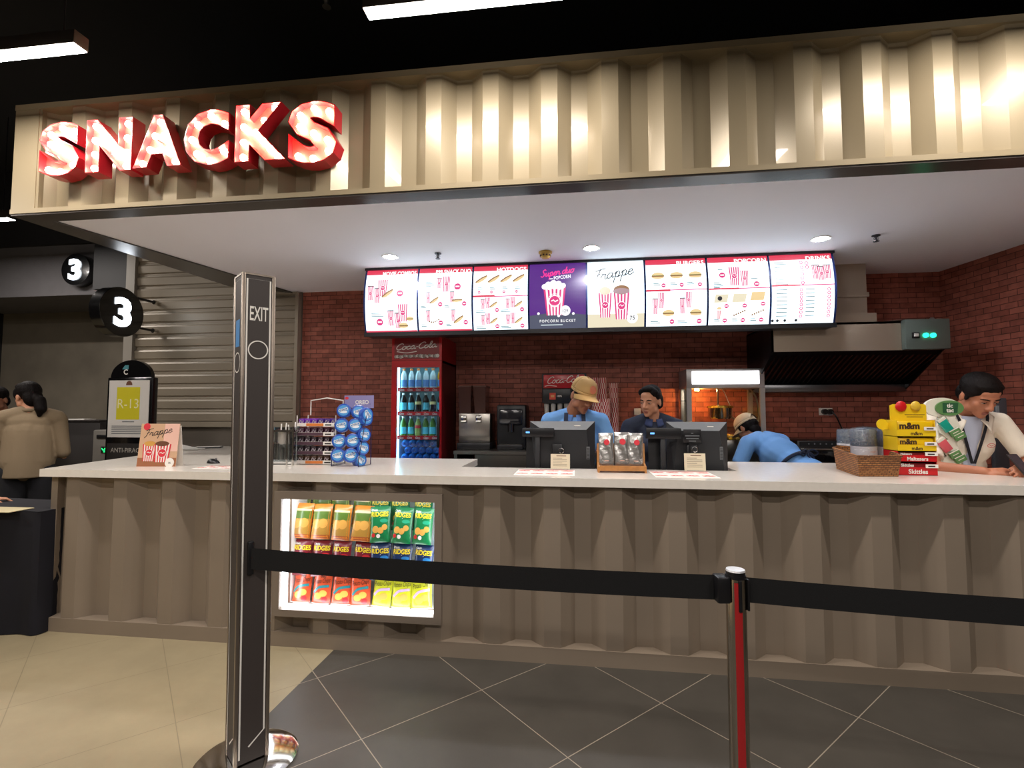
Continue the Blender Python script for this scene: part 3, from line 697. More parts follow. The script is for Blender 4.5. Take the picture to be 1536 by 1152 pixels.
# 1 movie combos
t, b, fn, W_, H_ = screen(0, 'leftmost menu screen, headed MOVIE COMBOS'); base(b, fn, W_, H_, MWW); a = Art(b, fn, [H_*i/NSEG for i in range(NSEG+1)]); header(a, W_, H_, 'MOVIE COMBOS')
combo(a, W_*.2, H_*.5, 1.25); hotdog(a, W_*.44, H_*.6, .13, .6); lines(a, W_*.62, H_*.76, W_*.34, 3); price(a, W_*.68, H_*.6, .032)
combo(a, W_*.6, H_*.1, 1.25); burger(a, W_*.87, H_*.2, .07); burger(a, W_*.74, H_*.1, .09); lines(a, W_*.12, H_*.29, W_*.24, 3); price(a, W_*.28, H_*.16, .033)
a.rect(0, 0, W_, H_*.03, MR); b.build('display', t, world=True)
# 2 snack duo
t, b, fn, W_, H_ = screen(1, 'menu screen headed P99 SNACK DUO, second from left'); base(b, fn, W_, H_, MWW); a = Art(b, fn, [H_*i/NSEG for i in range(NSEG+1)]); header(a, W_, H_, 'P99 SNACK DUO')
scup(a, W_*.39, H_*.66, .05, .1); a.cup(W_*.53, H_*.6, .07, .155, MW2, MP, 4); price(a, W_*.74, H_*.68, .032); lines(a, W_*.13, H_*.76, W_*.17, 4)
for (u, v) in ((.19, .38), (.64, .38), (.19, .1), (.66, .1)): scup(a, W_*u, H_*(v+.05), .042, .1); price(a, W_*(u+.23), H_*(v+.03), .022); lines(a, W_*(u-.14), H_*(v), W_*.12, 2)
hotdog(a, W_*.31, H_*.47, .1, .6); hotdog(a, W_*.74, H_*.46, .1, .05); hotdog(a, W_*.76, H_*.17, .11, .6)
for i in range(6): a.disc(W_*(.21+.035*i), H_*(.15-.01*i+.003*i*i), .008, MBR, 8)
a.rect(0, 0, W_, H_*.03, MR); b.build('display', t, world=True)
# 3 hotdogs
t, b, fn, W_, H_ = screen(2, 'menu screen headed HOTDOGS, left of the purple screen'); base(b, fn, W_, H_, MWW); a = Art(b, fn, [H_*i/NSEG for i in range(NSEG+1)]); header(a, W_, H_, 'HOTDOGS')
for i in range(4): hotdog(a, W_*(.15+.23*i), H_*.78, .125, .55); lines(a, W_*(.08+.23*i), H_*.64, W_*.12, 2); price(a, W_*(.11+.23*i), H_*.575, .014)
a.rect(0, H_*.5, W_*.4, H_*.53, MR); a.rect(W_*.4, H_*.5, W_, H_*.515, MP)
for (u, v) in ((.2, .3), (.66, .3), (.2, .06), (.66, .06)):
    scup(a, W_*(u-.02), H_*(v+.02), .04, .085); a.cup(W_*(u+.07), H_*(v+.03), .045, .1, MW2, MP, 3); hotdog(a, W_*(u+.18), H_*(v+.08), .085, .6); price(a, W_*(u+.24), H_*v, .02); lines(a, W_*(u-.15), H_*(v-.01), W_*.22, 2)
b.build('display', t, world=True)
# 4 popcorn bucket poster
t, b, fn, W_, H_ = screen(3, 'purple screen with a striped popcorn bucket and price 129'); base(b, fn, W_, H_, MPU); a = Art(b, fn, [H_*i/NSEG for i in range(NSEG+1)])
a.poly([(0, 0), (W_, 0), (W_, H_*.2), (W_*.5, H_*.25), (0, H_*.2)], MBL)
a.script('Super duo', W_*.2, H_*.78, .034, .009, MHP, .3, .14, W_*.6); a.text('POPCORN', W_*.44, H_*.735, .034, MW2, off=.02, wmax=W_*.3, rot=.1); a.rect(W_*.36, H_*.745, W_*.42, H_*.76, MW2)
a.cup(W_*.45, H_*.2, W_*.4, H_*.42, MW2, MP, 5, base=.72)
for (u, v, r) in ((.27, .63, .026), (.34, .66, .03), (.43, .68, .032), (.52, .67, .03), (.6, .64, .026), (.45, .64, .035), (.36, .62, .026), (.54, .62, .026)): a.disc(W_*u, H_*v, r, MW2, 12)
a.line([(W_*(.45+.11*math.cos(x*.3)), H_*(.43+.09*math.sin(x*.3))) for x in range(22)], .004, MW2); a.disc(W_*.64, H_*.265, W_*.09, MW2, 20); a.text('129', W_*.64, H_*.24, .028, MBL, 'C', off=.01)
for (u, v) in ((.16, .23), (.52, .19), (.78, .22)): a.disc(W_*u, H_*v, .012, MW2, 8)
a.text('POPCORN BUCKET', W_*.5, H_*.1, .024, MW2, 'C', off=.006, wmax=W_*.64, space=1.3); lines(a, W_*.2, H_*.055, W_*.6, 1, MLG)
b.build('display', t, world=True)
# 5 frappe poster
t, b, fn, W_, H_ = screen(4, 'menu screen showing two striped Frappe cups and price 75'); base(b, fn, W_, H_, MWW); a = Art(b, fn, [H_*i/NSEG for i in range(NSEG+1)])
a.rect(0, 0, W_, H_*.2, MSAND); a.script('Frappe', W_*.1, H_*.69, .05, .009, MGY, .35, .17, W_*.72)
a.cup(W_*.31, H_*.15, W_*.24, H_*.36, MW2, MP, 4, base=.72); a.disc(W_*.31, H_*.54, W_*.1, MSAND, 16, H_*.06)
a.cup(W_*.6, H_*.12, W_*.28, H_*.39, MW2, MP, 4, base=.72); a.disc(W_*.6, H_*.55, W_*.14, MBR, 18, H_*.07); a.disc(W_*.6, H_*.53, W_*.15, em('mocha', '#b89aa0', .9), 18, H_*.045)
a.disc(W_*.79, H_*.14, W_*.1, MW2, 18); a.text('75', W_*.79, H_*.11, .036, MGY, 'C', off=.01); b.build('display', t, world=True)
# 6 burgers
t, b, fn, W_, H_ = screen(5, 'menu screen headed BURGERS, right of the Frappe screen'); base(b, fn, W_, H_, MWW); a = Art(b, fn, [H_*i/NSEG for i in range(NSEG+1)]); header(a, W_, H_, 'BURGERS')
for i in range(3): burger(a, W_*(.2+.31*i), H_*.74, .11); lines(a, W_*(.12+.28*i), H_*.62, W_*.14, 2); price(a, W_*(.29+.3*i), H_*.595, .019)
a.rect(0, H_*.505, W_*.4, H_*.535, MR); a.rect(W_*.4, H_*.515, W_, H_*.53, MP)
for u in (.15, .6): scup(a, W_*u, H_*.18, .048, .13); a.cup(W_*(u+.1), H_*.26, .05, .14, MW2, MP, 3); burger(a, W_*(u+.22), H_*.19, .1); price(a, W_*(u+.28), H_*.07, .021); lines(a, W_*(u-.08), H_*.07, W_*.2, 2)
b.build('display', t, world=True)
# 7 popcorn
t, b, fn, W_, H_ = screen(6, 'menu screen headed POPCORN, second from right'); base(b, fn, W_, H_, MWW); a = Art(b, fn, [H_*i/NSEG for i in range(NSEG+1)]); header(a, W_, H_, 'POPCORN')
a.cup(W_*.43, H_*.56, .085, .17, MW2, MP, 4); a.cup(W_*.6, H_*.55, .068, .14, MW2, MP, 4); lines(a, W_*.16, H_*.8, W_*.13, 1); price(a, W_*.23, H_*.72, .026); lines(a, W_*.7, H_*.65, W_*.17, 1); price(a, W_*.79, H_*.575, .024); lines(a, W_*.08, H_*.6, W_*.16, 4)
a.rect(0, H_*.505, W_*.5, H_*.53, MR); a.rect(W_*.5, H_*.51, W_, H_*.525, MP)
for (u, v) in ((.2, .38), (.5, .38), (.8, .4)): a.poly([(W_*(u-.12), H_*(v-.06)), (W_*(u+.1), H_*(v-.06)), (W_*(u+.13), H_*(v+.06)), (W_*(u-.09), H_*(v+.06))], MT if v > .39 else MSAND); price(a, W_*(u+.09), H_*(v-.11), .019)
a.disc(W_*.18, H_*.38, .02, MGY, 10); a.cup(W_*.17, H_*.09, .035, .075, MR, MW2, 3, False); a.disc(W_*.17, H_*.24, .02, MT, 10, .012)
for u in (.42, .72):
    for i in range(6): a.disc(W_*(u+.035*i), H_*(.14+.012*i), .008, MBR, 8)
for u in (.27, .57, .87): price(a, W_*u, H_*.07, .019); lines(a, W_*(u-.18), H_*.08, W_*.12, 2)
b.build('display', t, world=True)
# 8 drinks
t, b, fn, W_, H_ = screen(7, 'rightmost menu screen, headed DRINKS'); base(b, fn, W_, H_, MWW); a = Art(b, fn, [H_*i/NSEG for i in range(NSEG+1)]); header(a, W_, H_, 'DRINKS')
for v in (.87, .8, .74, .7, .64, .57): lines(a, W_*.06, H_*v, W_*.25, 2); a.ring(W_*.5, H_*v, .012, .008, MP, 12)
for v in (.86, .8): a.ring(W_*.59, H_*v, .013, .008, MP, 12)
for i, u in enumerate((.72, .81, .9)): scup(a, W_*u, H_*(.62-.02*(i == 1)), .06, .12)
a.rect(0, H_*.525, W_*.46, H_*.55, MR); a.rect(W_*.46, H_*.53, W_, H_*.545, MP)
for i in range(8):
    v = .47-.052*i; lines(a, W_*.07, H_*v, W_*.27, 1); a.ring(W_*.47, H_*v, .011, .007, MP, 12); lines(a, W_*.54, H_*v, W_*.22, 1); a.ring(W_*.91, H_*v, .011, .007, MP, 12)
for u in (.02, .1, .22, .4): a.disc(W_*u, H_*.05, .012, MGY, 10)
b.build('display', t, world=True)
# ------------------------------------------------------------------ lit snack window in the counter front
t = thing('snack_display_case', 'brightly lit snack display window set into the counter front', 'display case', (.5*(fx0+fx1), CY, fz0))
WI = mat('case_white', '#f2f2f0', rough=.6); YBK = 3.44
b = MB(); yf = CY-.028
for (x0, x1, z0, z1) in ((fx0, ox0, fz0, fz1), (ox1, fx1, fz0, fz1), (ox0, ox1, oz1, fz1), (ox0, ox1, fz0, oz0)): b.box(x0, x1, yf, CY+.1, z0, z1, PAINT3)
b.build('frame', t, world=True)
b = MB(); b.box(ox0, ox1, YBK, YBK+.02, oz0, oz1, WI); b.build('back_panel', t, world=True)
b = MB(); b.box(ox0-.012, ox0, CY+.1, YBK+.02, oz0, oz1, WI); b.build('side_panel', t, world=True)
b = MB(); b.box(ox1, ox1+.012, CY+.1, YBK+.02, oz0, oz1, WI); b.build('side_panel', t, world=True)
b = MB(); b.box(ox0, ox1, CY+.1, YBK+.02, oz0-.012, oz0, WI); b.build('bottom_panel', t, world=True)
b = MB(); b.box(ox0, ox1, CY+.1, YBK+.02, oz1, oz1+.012, WI); b.build('top_panel', t, world=True)
LED = mat('led_strip', '#f2f7ff', emit=LED_E)
b = MB(); b.box(ox0+.001, ox0+.012, CY+.0, CY+.05, oz0+.01, oz1-.01, LED); b.build('led_strip', t, world=True)
b = MB(); b.box(ox1-.012, ox1-.001, CY+.05, CY+.09, oz0+.01, oz1-.01, LED); b.build('led_strip', t, world=True)
b = MB(); b.box(ox0+.02, ox1-.02, CY+.0, CY+.05, oz0+.001, oz0+.012, LED); b.build('led_strip', t, world=True)
b = MB(); b.box(ox0+.02, ox1-.02, CY+.05, CY+.09, oz1-.012, oz1-.001, LED); b.build('led_strip', t, world=True)
for z in (.36, .53, .72):
    b = MB(); zz = oz0+(oz1-oz0)*(z-.36)/(.72-.36)*.62+.16; b.box(ox0+.002, ox1-.002, 3.26, YBK, zz-.008, zz, glass_mat('clear_acrylic', '#f4fbff', .06)); b.build('shelf', t, world=True)
# chip bags
def bagmat(n, c): return mat('bag_'+n, c, rough=.3, coat=.3, spec=.6)
def chip_bag(kind, w=.137, hh=.232, dep=.05):
    b = MB()
    def sh(u, v): e = (max(0, 1-(2*u-1)**2))**.5*(max(0, 1-(2*v-1)**4))**.6; return e
    def pt(u, v, s): return Vector(((u-.5)*w*(1+.05*math.cos((v-.5)*PI)*-1), s*dep*.5*sh(u, v)+.002*math.sin(u*40)*(abs(2*v-1) > .86), v*hh))
    C = {'orange': '#e0882a', 'green': '#127a44', 'maroon': '#7c1c2a', 'navy': '#17305c', 'red': '#d0502c', 'lime': '#c3c62c', 'pale': '#b9c66a'}
    bm_ = bagmat(kind, C[kind])
    b.sheet(lambda u, v: pt(u, v, 1), 10, 14, bm_); b.sheet(lambda u, v: pt(u, v, -1), 10, 14, bm_)
    fn = lambda x, y, l: pt(x/w, y/hh, -1)+Vector((0, -l*1.6, 0)); a = Art(b, fn); a.soft = True
    def grid(x0, y0, x1, y1, m, n=6):
        l = a._n(); vs = [fn(x0+(x1-x0)*i/6, y0+(y1-y0)*j/n, l) for j in range(n+1) for i in range(7)]
        b.add(vs, [(j*7+i, j*7+i+1, (j+1)*7+i+1, (j+1)*7+i) for j in range(n) for i in range(6)], m, True)
    Y = bagmat('yellow_print', '#f2d62c'); Wt = bagmat('white_print', '#f4f0e8'); CH = bagmat('chip_print', '#e2a850'); RD = bagmat('red_print', '#cc2a30'); G2 = bagmat('olive_print', '#5c7a2c'); TL = bagmat('teal_print', '#2f7f86'); DKP = bagmat('dark_print', '#2a2620'); VI = bagmat('violet_print', '#c3a6c8')
    if kind in ('green', 'maroon', 'navy'):
        a.text('Oishi', w*.08, hh*.865, .014, Wt, off=.02); a.text('RIDGES', w*.07, hh*.72, .03, Y, off=.035, wmax=w*.86); a.rect(w*.08, hh*.68, w*.55, hh*.69, Wt)
        a.disc(w*.72, hh*.6, w*.2, bagmat('leaf_print', '#2aa37a') if kind == 'green' else (bagmat('sky_print', '#2f7fc0') if kind == 'navy' else RD), 16, hh*.055)
        for (u, v, r) in ((.3, .36, .17), (.56, .33, .15), (.76, .42, .14)): a.disc(w*u, hh*v, w*r, CH, 14)
        a.disc(w*.2, hh*.2, w*.1, RD, 12); a.disc(w*.45, hh*.18, w*.1, Wt, 12)
    elif kind in ('orange', 'pale'):
        grid(w*.04, hh*.52, w*.96, hh*.78, G2); grid(w*.04, hh*.12, w*.96, hh*.56, bagmat('ochre_print', '#b98a3a'))
        for (u, v) in ((.3, .42), (.66, .44)): a.disc(w*u, hh*v, w*.23, CH, 16)
        grid(w*.06, hh*.78, w*.94, hh*.84, bagmat('cream_print', '#efe0a8'), 2); grid(w*.03, hh*.02, w*.97, hh*.12, bagmat('rust_print', '#b0521e'), 2)
    else:
        a.text('Oishi', w*.42, hh*.82, .014, RD if kind == 'lime' else DKP, off=.02); a.text('Potato Chips', w*.1, hh*.64, .03, DKP, shear=.3, wmax=w*.86, rot=.12)
        a.line([(w*.12, hh*.4), (w*.4, hh*.55), (w*.92, hh*.6)], .016, TL if kind == 'red' else VI, sm=6)
        for (u, v) in ((.4, .33), (.66, .4)): a.disc(w*u, hh*v, w*.2, CH, 16, hh*.09)
        a.disc(w*.75, hh*.24, w*.14, RD if kind == 'red' else Y, 12); grid(w*.03, hh*.03, w*.97, hh*.14, Wt, 2)
    return b.build('chip_bag')
ROWN = {'pale': 'pale olive', 'orange': 'orange and olive', 'green': 'green ridged chips', 'maroon': 'maroon ridged chips', 'navy': 'navy ridged chips', 'red': 'orange red potato chips', 'lime': 'lime yellow potato chips'}
ORD = ['leftmost', 'second', 'third', 'fourth']; ORD3 = ['left', 'middle', 'right']
protos = {}
colX = [450, 480, 510, 540, 570, 600.5, 632]
def put_bags(rowname, yb, Y, tilt, kinds):
    for i, x in enumerate(colX):
        kd = kinds[0] if i < 4 else kinds[1]
        p = atY(x, yb+(i-3)*1.6, Y)
        lab = '%s %s bag, %s' % (ORD[i] if i < 4 else ORD3[i-4], ROWN[kd], rowname)
        if kd not in protos: o = protos[kd] = chip_bag(kd)
        else: o = protos[kd].copy(); COL.objects.link(o)
        o.location = p; o.rotation_euler = (tilt+.03*math.sin(i*3.1+yb), .045*math.sin(i*2.3+yb), .12*math.sin(i*1.7+yb))
        o.scale = (1, 1, 1); tag(o, lab, 'chips', 'chip bags in the lit window')
put_bags('half hidden back row at the top of the lit window', 792, 3.36, -.1, ('pale', 'green'))
put_bags('upper full row of the lit window', 812, 3.22, -.22, ('orange', 'green'))
put_bags('lit window row just above the barrier belt', 868, 3.20, -.2, ('maroon', 'navy'))
put_bags('bottom row of the lit window', 915, 3.17, -.22, ('red', 'lime'))
# ------------------------------------------------------------------ things on the counter
def C(x, y): return atZ(x, y, ZT)
PAPER = mat('paper_white', '#eeeae2', rough=.7); PINKR = mat('print_red', '#d3303e', rough=.6); PALEP = mat('print_pink', '#e7b9a8', rough=.6)
CARD_T = mat('print_tan', '#cda583', rough=.6); BRN = mat('print_brown', '#6b4028', rough=.6); INK = mat('print_ink', '#2c2524', rough=.6); WOODP = mat('print_wood', '#9b6240', rough=.6)
# frappe standee
p = C(224, 700); x0 = C(202, 700).x; x1 = C(247, 702).x; ht = .31; wd = x1-x0
t = thing('tent_card', 'upright Frappe tent card with two striped cups on the left of the countertop', 'sign card', (x0, p.y, ZT), .12)
b = MB(); Mx = Matrix.Rotation(-.12, 4, 'X')
b.box(0, wd, 0, .003, 0, ht, CARD_T, Mx); fn = lambda x, y, l: Mx @ Vector((x, -l, y)); a = Art(b, fn); W_, H_ = wd, ht
a.rect(0, 0, W_, H_*.2, WOODP); a.rect(W_*.62, H_*.35, W_, H_, PALEP); a.disc(W_*.15, H_*.93, W_*.09, PINKR, 16)
a.script('Frappe', W_*.1, H_*.68, .026, .0045, INK, .4, .18, W_*.72)
a.cup(W_*.28, H_*.12, W_*.36, H_*.4, PWH, PINKR, 5); a.disc(W_*.28, H_*.53, W_*.15, mat('print_ochre', '#cf9a48', rough=.6), 16, H_*.06)
a.cup(W_*.62, H_*.1, W_*.44, H_*.42, PWH, PINKR, 5); a.disc(W_*.6, H_*.53, W_*.18, BRN, 16, H_*.06)
a.disc(W_*.84, H_*.09, W_*.12, PWH, 18); a.text('75', W_*.84, H_*.06, .014, INK, 'C', off=.02); b.build('printed_panel', t)
b = MB(); b.box(.0, wd, .0, .002, 0, ht*.95, PAPER, Matrix.Translation((0, .085, 0)) @ Matrix.Rotation(.12, 4, 'X')); b.build('back_flap', t)
# papers and clipboard on the left return
p = C(277, 675); t = thing('paper_stack', 'loose stack of white papers on the left end of the countertop', 'papers', (p.x, p.y, ZT), .3)
b = MB()
for i in range(6): b.box(-.15+.01*i, .15, -.1, .11, .002*i, .002*i+.0015, PAPER, Matrix.Rotation(.09*math.sin(i*2.1), 4, 'Z'))
b.build('sheets', t)
b = MB(); b.sheet(lambda u, v: Vector((-.1+.2*u, -.09+.16*v, .014+.05*(1-u)*v*v)), 6, 6, PAPER); b.build('curled_sheet', t)
p = C(312, 672); b = MB(); b.rbox(-.17, .13, -.06, .09, 0, .012, BLACK, .004); b.box(-.12, .12, -.05, .08, .0122, .015, PAPER); o = b.build('clipboard'); o.location = (p.x, p.y, ZT); o.rotation_euler = (0, 0, .5)
tag(o, 'black clipboard with a sheet lying beside the loose papers', 'clipboard')
p = C(320, 695); t = thing('computer_mouse', 'black computer mouse on the countertop left of the pylon', 'mouse', (p.x, p.y, ZT), -.3)
b = MB(); b.sheet(lambda u, v: Vector((.06*math.cos(2*PI*u)*math.sin(PI*.5*v), .034*math.sin(2*PI*u)*math.sin(PI*.5*v), .001+.034*math.cos(PI*.5*v)*(1-.25*math.cos(2*PI*u)*math.sin(PI*.5*v)))), 20, 8, BLACK); b.build('shell', t)
b = MB(); b.cyl((.03, -.004, .033), (.03, .004, .033), .008, n=12, m=mat('grey_rubber', '#555559', rough=.7)); b.build('wheel', t)
# promo leaflet strips
def leaflet(xa, xb, y0, y1, n, label):
    A_ = C(xa, y1); B_ = C(xb, y1); D_ = C((xa+xb)/2, y0); w_ = B_.x-A_.x; d_ = D_.y-A_.y
    b = MB(); b.box(0, w_, 0, d_, 0, .0015, PAPER); a = Art(b, lambda x, y, l: Vector((x, y, .0015+l)))
    for i in range(n):
        for j in range(2):
            q = w_*(i+.5)/n; r = d_*(j+.5)/2; a.rect(q-w_/n*.42, r-d_*.06, q+w_/n*.38, r+d_*.1, PALEP); a.line([(q-w_/n*.3, r-d_*.02), (q-w_/n*.05, r+d_*.1), (q+w_/n*.05, r), (q+w_/n*.32, r+d_*.06)], .012, PINKR, sm=4)
    a.rect(w_*.01, d_*.94, w_*.99, d_*.99, PINKR)
    o = b.build('promo_leaflet'); o.location = (A_.x, A_.y, ZT); tag(o, label, 'leaflet', 'red printed promo strips taped on the countertop')
leaflet(770, 862, 705, 712.5, 4, 'red printed promo strip in front of the left register')
leaflet(984, 1078, 708, 716, 4, 'red printed promo strip in front of the right register')
leaflet(287, 345, 699, 703, 3, 'red printed promo strip beside the computer mouse')
# chrome cutlery dispenser
p = C(424, 698); t = thing('straw_dispenser', 'clear acrylic and chrome straw dispenser beside the EXIT pylon', 'dispenser', (p.x, p.y, ZT), .1)
ACR = glass_mat('acrylic_box', '#e9eef0', .16)
b = MB(); b.box(-.06, .06, 0, .08, 0, .02, WHITE); b.box(-.055, .05, -.001, .0, .004, .008, INK); b.box(-.055, .03, -.001, 0, .011, .014, INK); b.build('base', t)
b = MB()
for x in (-.06, .06): b.box(x-.003, x+.003, 0, .08, .02, .215, ACR)
b.box(-.06, .06, .077, .08, .02, .215, ACR); b.box(-.06, .06, 0, .003, .02, .12, ACR); b.build('acrylic_case', t)
b = MB()
for x in (-.06, .025, .06): b.box(x-.005, x+.005, -.004, .006, .0, .22, CHROME)
b.box(-.065, .065, -.005, .085, .19, .2, CHROME); b.build('chrome_frame', t)
b = MB(); b.cyl((-.0165, .04, .03), (-.0165, .04, .2), .034, n=20, m=mat('brushed_liner', '#b8b2aa', rough=.35, metal=.5)); b.sheet(lambda u, v: Vector((-.055+.075*u, .005+.004*math.sin(u*20), .03+.1*v*(1-.5*u*u))), 14, 4, STEEL); b.build('chrome_liner', t)
for k, (x, y, l) in enumerate(((-.04, .03, .235), (-.02, .05, .24), (.0, .035, .23), (.04, .04, .245))):
    b = MB(); b.cyl((x, y, .03), (x+.01, y+.005, l), .004, n=8, m=PAPER); b.build('straw', t)
t.scale = (1.25, 1.25, 1.3)
p = C(438, 692); b = MB(); b.prism([(-.09, 0), (.07, 0), (.07, .2), (.05, .215), (-.09, .17)], 0, .12, BLACK, Matrix.Rotation(PI/2, 4, 'X')); o = b.build('card_terminal', bevel=.006); o.location = (p.x, p.y+.2, ZT); tag(o, 'black wedge shaped machine between the straw dispenser and the candy rack', 'terminal')
# white wire candy rack
xl, xr = C(447, 696).x, C(503, 697).x; p = C(475, 697); W_ = xr-xl; zt2 = atY(475, 603, p.y+.05).z
WIRE = mat('white_wire', '#ddd8d0', rough=.4)
t = thing('candy_rack', 'white wire candy rack with five shelves on the left of the countertop', 'rack', (xl, p.y, ZT), .04)
hz = atY(475, 623, p.y).z-ZT; D_ = .17
b = MB()
for x in (0, W_):
    for y in (0, D_): b.tube([(x, y, 0), (x, y, hz)], .004, 6, WIRE)
    b.build('upright_frame', t); b = MB()
sh = [.008+hz*.19*i for i in range(5)]
for i, z in enumerate(sh):
    b = MB(); b.tube([(0, 0, z), (W_, 0, z), (W_, D_, z), (0, D_, z)], .0035, 6, WIRE, True); b.tube([(0, 0, z+.02), (W_, 0, z+.02)], .003, 6, WIRE)
    for k in range(1, 7): b.tube([(W_*k/7, 0, z), (W_*k/7, D_, z)], .002, 5, WIRE)
    b.build('wire_shelf', t)
    b = MB(); b.box(W_*.02, W_*.96, -.005, -.003, z-.002, z+.022, mat('shelf_label', '#d6cec8', rough=.6) if i in (0, 4) else PAPER if i == 0 else mat('shelf_label_dark', '#4a2e3c', rough=.6))
    if i in (0, 4): b.box(W_*.25, W_*.72, -.0065, -.005, z, z+.02, mat('orange_label', '#d2762e', rough=.6))
    b.build('shelf_strip', t)
    b = MB(); b.box(W_*.7, W_*.97, -.009, -.007, z-.004, z+.024, PAPER); b.box(W_*.74, W_*.9, -.0095, -.009, z+.004, z+.014, INK); b.build('price_tag', t)
b = MB(); b.tube([(0.02, D_, hz), (.02, D_, hz+.115), (W_*.5, D_, hz+.135), (W_-.02, D_, hz+.115), (W_-.02, D_, hz)], .005, 8, WIRE); b.build('header_frame', t)
PURP = [mat('bar_purple', '#6a2aa0', rough=.3, coat=.3), mat('bar_violet', '#43257c', rough=.3, coat=.3), mat('bar_maroon', '#4e2038', rough=.3, coat=.3), mat('bar_dark', '#33222c', rough=.3, coat=.3), mat('bar_brown', '#5a4030', rough=.3, coat=.3)]
SILV = mat('bar_silver', '#c9bfca', rough=.3, metal=.4)
def bar_proto(m):
    b = MB(); w = W_/6*.86; b.rbox(-w/2, w/2, .0, .1, 0, .052, m, .008); a = Art(b, lambda x, y, l: Vector((x, -l, y)))
    a.line([(-w*.35, .018), (-w*.1, .038), (w*.15, .02), (w*.38, .036)], .006, SILV, sm=4); a.rect(-w*.4, .008, w*.3, .012, SILV); return b.build('candy_bar')
RW = ['bottom', 'second lowest', 'middle', 'second highest', 'top']; RM = [4, 3, 3, 2, 0]; rackM = t.matrix_basis.copy()
for i, z in enumerate(sh):
    pr = None
    for k in range(6):
        if pr is None: o = pr = bar_proto(PURP[RM[i]])
        else: o = pr.copy(); COL.objects.link(o)
        if i == 4 and k >= 3:
            if k == 3: o.data = pr.data.copy(); o.data.materials[0] = PURP[1]; pr2 = o
            else: o.data = pr2.data
        o.location = rackM @ Vector((W_*(k+.5)/6, .015, z+.0042)); o.rotation_euler = (0, 0, .04)
        tag(o, '%s wrapped candy bar on the %s shelf of the white wire rack' % (['brown', 'dark', 'dark', 'maroon', 'bright purple' if k < 3 else 'violet'][i], RW[i]), 'candy', 'candy bars on the %s rack shelf%s' % (RW[i], ', right half' if i == 4 and k > 2 else ''))
# round blue cookie packs on a wire display
xl, xr = C(500, 699).x, C(541, 700).x; p = C(521, 700)
t = thing('cookie_display', 'dark blue wire display with a header card holding round blue cookie packs', 'display rack', (xl, p.y, ZT), -.12)
BW = mat('blue_wire', '#1d2450', rough=.4, metal=.3); W_ = xr-xl; OB = mat('cookie_blue', '#2350b0', rough=.3, coat=.4); OL = mat('cookie_sky', '#4f9bd8', rough=.3, coat=.4); ON = mat('cookie_navy', '#22246e', rough=.3, coat=.4)
H2 = atY(545, 640, p.y+.15).z-ZT+.17
for x in (0, W_):
    b = MB(); b.tube([(x, .0, .045), (x, 0, .004), (x, .17, .004), (x, .17, H2), (x, .15, H2)], .0035, 6, BW); b.tube([(x, 0, .045), (x, .12, H2*.93), (x, .17, H2*.93)], .003, 6, BW); b.build('side_wire', t)
for z in (.1, .2, .3):
    b = MB(); y = .12*z/(H2*.93); b.tube([(0, y, z), (W_, y, z)], .003, 6, BW); b.build('cross_wire', t)
b = MB(); b.box(-.0, W_+.03, .15, .153, H2-.03, H2+.065, mat('header_lilac', '#8d86b4', rough=.5)); a = Art(b, lambda x, y, l: Vector((x, .15-l, y)))
a.disc(.02, H2+.045, .016, PINKR, 14, .011); a.text('OREO', W_*.95, H2+.0, .03, PWH, 'R', off=.03, wmax=W_*.55); a.text('OREO', W_*.7, H2-.022, .018, PWH, 'R', off=.03, wmax=W_*.5); b.build('header_card', t)
def cookie_pack():
    r = .053; b = MB(); b.lathe([(.0001, .012), (r*.8, .012), (r*.97, .008), (r, 0), (r*.97, -.03), (r*.8, -.034), (.0001, -.034)], 24, OB)
    a = Art(b, lambda x, y, l: Vector((x, y, .0122+l)))
    a.disc(0, 0, r*.74, OL, 24); a.disc(0, -r*.2, r*.5, mat('cookie_white', '#e4e9f0', rough=.4), 16, r*.2); a.text('OREO', 0, -.004, .021, PWH, 'C', off=.04, wmax=r*1.3, rot=.3); a.text('OREO', 0, -.004, .017, ON, 'C', off=.0, wmax=r*1.1, rot=.3)
    return b.build('cookie_pack')
M0 = t.matrix_basis.copy(); pr = None
names = [('left', 0), ('right', 1)]
PXY = [[(525, 616), (549, 618)], [(520, 640), (541, 640)], [(513, 660), (533, 661)], [(507, 684), (527, 684)]]
PXY = [[(516, 616), (538, 618)], [(513, 638), (533, 638)], [(509, 662), (529, 661)], [(507, 683), (526, 683)]]
for i, row in enumerate(PXY):
    for j, (x, y) in enumerate(row):
        if pr is None: o = pr = cookie_pack()
        else: o = pr.copy(); COL.objects.link(o)
        o.location = atY(x, y, p.y+.015+.02*(3-i)); o.rotation_euler = (PI/2-.12, 0, .25 if j == 0 else .55)
        tag(o, 'round blue cookie pack, %s one in the %s row of the wire display' % (names[j][0], ['top', 'second', 'third', 'bottom'][i]), 'cookies', 'round cookie packs at the front')
for i, (x, y) in enumerate(((549, 628), (546, 652), (544, 672), (540, 690), (550, 622))):
    o = pr.copy(); COL.objects.link(o); o.location = atY(x, y, p.y+.09); o.rotation_euler = (PI/2-.1, .3*i, .95)
    tag(o, 'blue cookie pack tucked behind the front packs of the wire display', 'cookies', 'cookie packs tucked behind')
